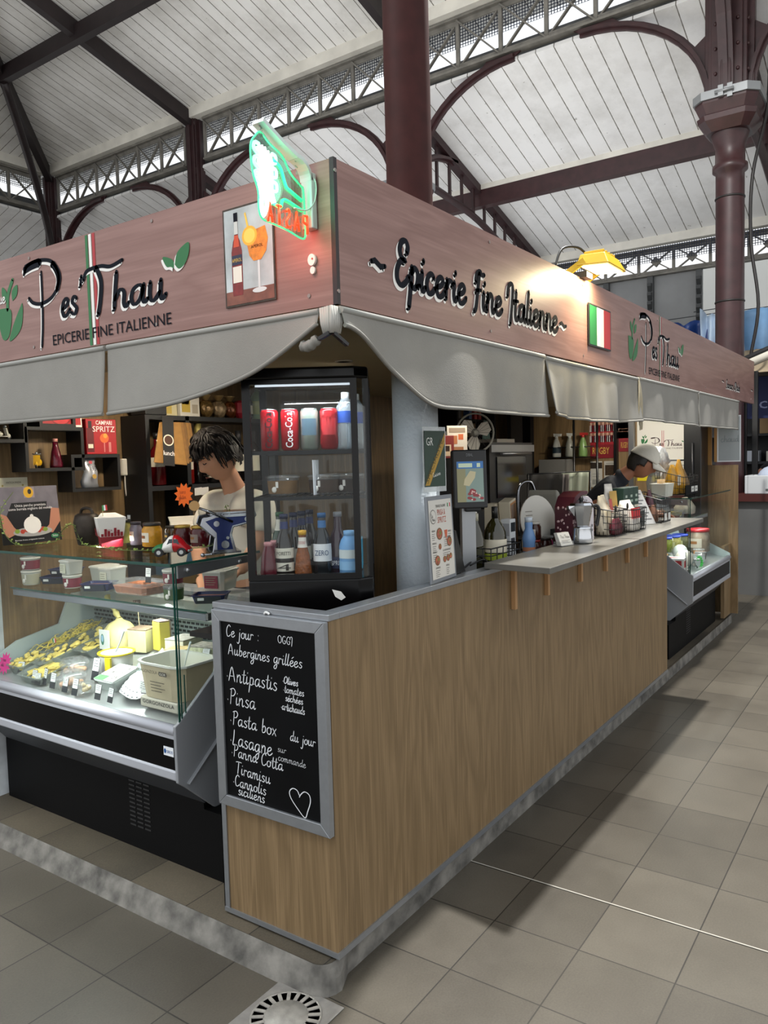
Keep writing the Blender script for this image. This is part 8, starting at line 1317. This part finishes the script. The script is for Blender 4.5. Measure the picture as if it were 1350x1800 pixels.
for s in (-1, 1): m.tube([(s * .032 + .023 * math.cos(2 * PI * i / 16), -.105 + .25 * abs(.02 * math.cos(2 * PI * i / 16)), .012 + .017 * math.sin(2 * PI * i / 16)) for i in range(16)], .0022, 5, True); m.tube([(s * .056, -.1, .018), (s * .08, -.03, .02), (s * .08, .02, .012)], .0025, 5)
m.tube([(-.01, -.108, .014), (.01, -.108, .014)], .002, 5); child(m, 'glasses', p2, recalc=False)
m = MB(HAIR2); m.T = M2
for s in (-1, 1): m.tube([(s * .014, -.104, .038), (s * .034, -.1, .044), (s * .054, -.085, .037)], .0035, 6, flat=.6)
child(m, 'eyebrows', p2, recalc=False); m = MB(P('84483e', .5)); m.T = M2; m.tube(spline([(-.02, -.0975, -.0595), (0, -.1045, -.058), (.02, -.0975, -.0595)], 4), .002, 5); child(m, 'mouth', p2, recalc=False)
# ------------------------------------------------------------------ the neighbouring stall and what hangs behind it
t = thing('neighbour_counter', 'plain grey counter front with a dark red top of the neighbouring stall at the right', 'counter', (7.9, -.6, 0)); m = MB(P('5d5d5c', .6, noise=.12, scale=4)); m.box(-.36, .4, -2.6, 1.6, 0, 1.04); m.build('front', t); m = MB(P('4a211d', .45)); m.box(-.42, .42, -2.6, 1.6, 1.04, 1.12); m.build('top', t)
for y, x, l_ in ((.283, 8.0, 'black square post left of the foam crate at the neighbouring stall'), (.175, 8.06, 'second black square post behind the foam crate')): t = thing('black_post', l_, 'post', (x, y, 0)); m = MB(P('0e0f11', .4)); m.box(-.03, .03, -.03, .03, 1.122, 2.5); m.build('post', t, bev=.004)
t = thing('foam_crate', 'white foam crate standing on the neighbouring dark red counter', 'crate', (7.72, -.02, 1.122)); m = MB(P('bfc2c4', .7)); 
for q in ((-.2, .2, -.3, -.27, 0, .2), (-.2, .2, .18, .21, 0, .2), (-.2, -.17, -.27, .18, 0, .2), (.17, .2, -.27, .18, 0, .2), (-.17, .17, -.27, .18, 0, .03)): m.box(*q)
m.build('crate', t, bev=.008); m = MB(P('55585a', .7)); m.box(-.203, -.2, -.12, .0, .03, .055); m.build('grip', t)
t = thing('plastic_sack', 'pale blue white plastic sack bulging out of the foam crate', 'sack', (7.72, -.08, 1.16)); m = MB(P('b4bed0', .4, bump=.5, bscale=14)); m.ell((0, 0, .12), .15, .18, .15, 16, 10); m.build('sack', t)
t = thing('person', 'person in a dark T-shirt with a bare forearm, half cut by the right edge', 'person', (8.6, -.16, 0)); p3 = t
J3 = {'pel': (8.6, -0.16, .95, .15, .12), 'sp': (8.58, -0.15, 1.15, .15, .12), 'ch': (8.55, -0.14, 1.36, .165, .12), 'nk0': (8.53, -0.14, 1.5, .08, .075), 'nk': (8.51, -0.14, 1.58, .055, .055), 'hd': (8.49, -0.14, 1.64, .05, .05), 'sl': (8.52, 0.05, 1.43, .07), 'el': (8.42, 0.2, 1.3, .05), 'fl': (8.3, 0.28, 1.25, .042), 'wl': (8.15, 0.24, 1.22, .03), 'sr': (8.54, -0.33, 1.43, .07), 'er': (8.45, -0.4, 1.2, .05), 'wr': (8.2, -0.33, 1.2, .03), 'hl': (8.6, -0.06, .88, .09), 'kl': (8.58, -0.06, .5, .065), 'al': (8.62, -0.06, .06, .044), 'hr': (8.6, -0.26, .88, .09), 'kr': (8.58, -0.26, .5, .065), 'ar': (8.62, -0.26, .06, .044)}
fuse([skin((J3, [e for e in ED if e[0] in J3 and e[1] in J3])), head_geo(headframe((8.46, -.14, 1.7), (-1, 0, -.3), (0, 0, 1))), hand_geo(J3['wl'][:3], (-.8, -.5, -.1), (0, 0, -1), 1, .5, 1), hand_geo(J3['wr'][:3], (-.9, .3, -.1), (0, 0, -1), 1, .5, -1)], SKIN2, 'body', p3, .009)
JB = {k: v for k, v in J3.items() if k in ('pel', 'sp', 'ch', 'nk0', 'sl', 'sr')}; JB['el'] = (8.44, .17, 1.33, .05); JB['er'] = (8.46, -.39, 1.25, .05)
fuse([skin(({k: v[:3] + tuple(r + .015 for r in v[3:]) for k, v in JB.items()}, [('pel', 'sp'), ('sp', 'ch'), ('ch', 'nk0'), ('ch', 'sl'), ('sl', 'el'), ('ch', 'sr'), ('sr', 'er')]))], P('0f1116', .8), 't_shirt', p3, .009, 3); fuse([skin(({k: J3[k][:3] + tuple(r + .014 for r in J3[k][3:]) for k in ('pel', 'hl', 'kl', 'al', 'hr', 'kr', 'ar')}, [('pel', 'hl'), ('hl', 'kl'), ('kl', 'al'), ('pel', 'hr'), ('hr', 'kr'), ('kr', 'ar')]))], JR, 'trousers', p3, .012, 3)
m = shell(headframe((8.46, -.14, 1.7), (-1, 0, -.3), (0, 0, 1)), HAIR2, 'hair', p3, lambda x, y, z: z > .05 or (y > -.01 and z > -.03), .012); child(m, 'hair', p3, solid=.006)
# shelves, blue sign and awning of the neighbouring stall
t = thing('neighbour_shelf', 'dark shelf wall of the neighbouring stall with boxes on its boards', 'shelf', (9.6, -.4, 0)); m = MB(P('17191c', .7)); m.box(0, .05, -2.4, 1.8, 0, 2.75); m.build('back', t)
for z in (1.42, 1.78): m = MB(P('25282b', .6)); m.box(-.35, 0, -2.4, 1.6, z, z + .03); m.build('board', t)
for i, (y, z, w, h, c, l_) in enumerate(((.42, 1.452, .16, .14, 'b8bec8', 'white and blue tub on the lower neighbouring shelf'), (.12, 1.452, .26, .13, 'c4c2b8', 'white round box on the lower neighbouring shelf'), (.16, 1.812, .34, .22, '9a7c54', 'brown carton on the upper neighbouring shelf, left one'), (-.15, 1.812, .2, .26, '8a6a44', 'brown carton on the upper neighbouring shelf, right one'))): carton('shelf_box', l_, (9.42, y, z), .2, w, h, c)
t = thing('blue_sign', 'dark blue sign of the neighbouring stall with white lower case lettering', 'sign', (8.6, -.6, 1.98)); m = MB(P('0f1c4a', .5)); m.box(0, .04, -1.6, 1.05, 0, .5); m.build('board', t); f = Fr((-.001, .88, .12), (0, -1, 0), (0, 0, 1)); m = MB(P('8d96b8', .6)); m.text(f, 'castor', .05, .0, .13, .002, width=.62); m.build('lettering', t, recalc=False)
t = thing('neighbour_awning', 'sagging beige awning above the dark blue sign of the neighbouring stall', 'awning', (8.6, -.6, 2.5)); m = MB(P('a8987e', .8)); V = [(.4 - .9 * j / 6, -1.6 + 2.65 * i / 10, .35 - .36 * j / 6 - .06 * math.sin(PI * i / 10) * math.sin(PI * j / 6)) for j in range(7) for i in range(11)]; m.add(V, [(j * 11 + i, j * 11 + i + 1, j * 11 + i + 12, j * 11 + i + 11) for j in range(6) for i in range(10)], True); m.build('fabric', t, solid=.01, recalc=False)
for i, (y, z, c, l_) in enumerate(((.32, 2.62, '7a6648', 'brown box lamp above the neighbouring awning'), (.12, 2.6, '5a6a86', 'blue grey bundle stacked above the neighbouring awning'), (-.12, 2.6, '3a5a48', 'green potted plant bundle above the neighbouring awning'))): t = thing('stacked_bundle', l_, 'bundle', (9.2, y, z)); m = MB(P(c, .7, noise=.5, scale=14, bump=.4)); m.ell((0, 0, .1), .14, .13, .16, 12, 8, lambda q, p: q * (1 + .15 * math.sin(8 * p.x + i) * math.sin(9 * p.z))); m.build('bundle', t)
MB(P('4a4238', .7)).box(9.0, 9.55, -1.4, .7, 2.52, 2.6).build('top_board', label='brown board carrying bundles above the neighbouring awning', cat='board')
def tarp(label, y0, y1, z0, z1, c, x=9.4, seed=1, fold=5, group=None):
    t = thing('hanging_tarp', label, 'tarp', (x, (y0 + y1) / 2, z1)); r = random.Random(seed); m = MB(P(c, .45, noise=.35, scale=2.2)); w = y1 - y0; V = []
    for j in range(11):
        for i in range(19): k = j / 10; V.append((.05 * math.sin(i * 1.1 + k * 3 + seed) + .04 * math.sin(i * .6 - k * 5), (i / 18 - .5) * w, -(z1 - z0) * k - .08 * math.sin(PI * i / 18) * (1 - k) + .03 * math.sin(i + seed)))
    m.add(V, [(j * 19 + i, j * 19 + i + 1, j * 19 + i + 20, j * 19 + i + 19) for j in range(10) for i in range(18)], True); m.build('sheet', t, solid=.006, recalc=False)
    m = MB(P('20242a', .6)); m.tube([(0, -w / 2 - .1, .02), (0, w / 2 + .1, .0)], .006, 5); m.build('cord', t); return t
tarp('dark blue tarp end hanging left of the pale printed banner', 1.05, 1.75, 2.6, 3.5, '16346e', 9.95, 2); tarp('pale blue white printed banner hanging left of the far column', .78, 1.16, 2.5, 3.55, 'a9bdd4', 9.83, 3)
t = tarp('light blue creased tarp hanging at the right edge beyond the far column', -1.5, .62, 2.55, 3.5, '7aa6d2', 9.85, 5); m = MB(P('cfdcea', .5)); m.tube(spline([(-.1, .55, -.25), (-.1, .2, -.18), (-.1, -.05, -.35), (-.1, .2, -.6), (-.1, .6, -.7)], 6), .018, 6, flat=.3); m.build('print_line', t)
t = thing('gutter_pipe', 'white pipe with dark clips running up to the right above the sign end', 'pipe', (7.6, -.2, 2.6)); m = MB(P('c9c5ba', .5)); m.cyl((-.3, .42, -.12), (.2, -1.0, .5), .05, 12); m.build('pipe', t); m = MB(P('1e1e20', .5)); m.cyl((-.31, .42, -.06), (.19, -1.0, .56), .03, 8); m.tube([(-.13 + .0 + .06 * math.cos(a), -.05 + .0, .09 + .06 * math.sin(a)) for a in [2 * PI * i / 12 for i in range(12)]], .01, 5, True); m.build('cable', t)
# town light beyond the opening: pale house front with a tall blue shutter
t = thing('house_front', 'sunlit white house front with a pale blue shutter seen through the opening', 'house', (15.2, -1.0, 0)); m = MB(P('e9e8e2', .8)); m.box(0, .2, -6, 4.0, 0, 5.4); m.build('wall', t); m = MB(P('8fc4d8', .6)); m.box(-.03, 0, .1, .55, 2.6, 5.2); m.build('shutter', t)
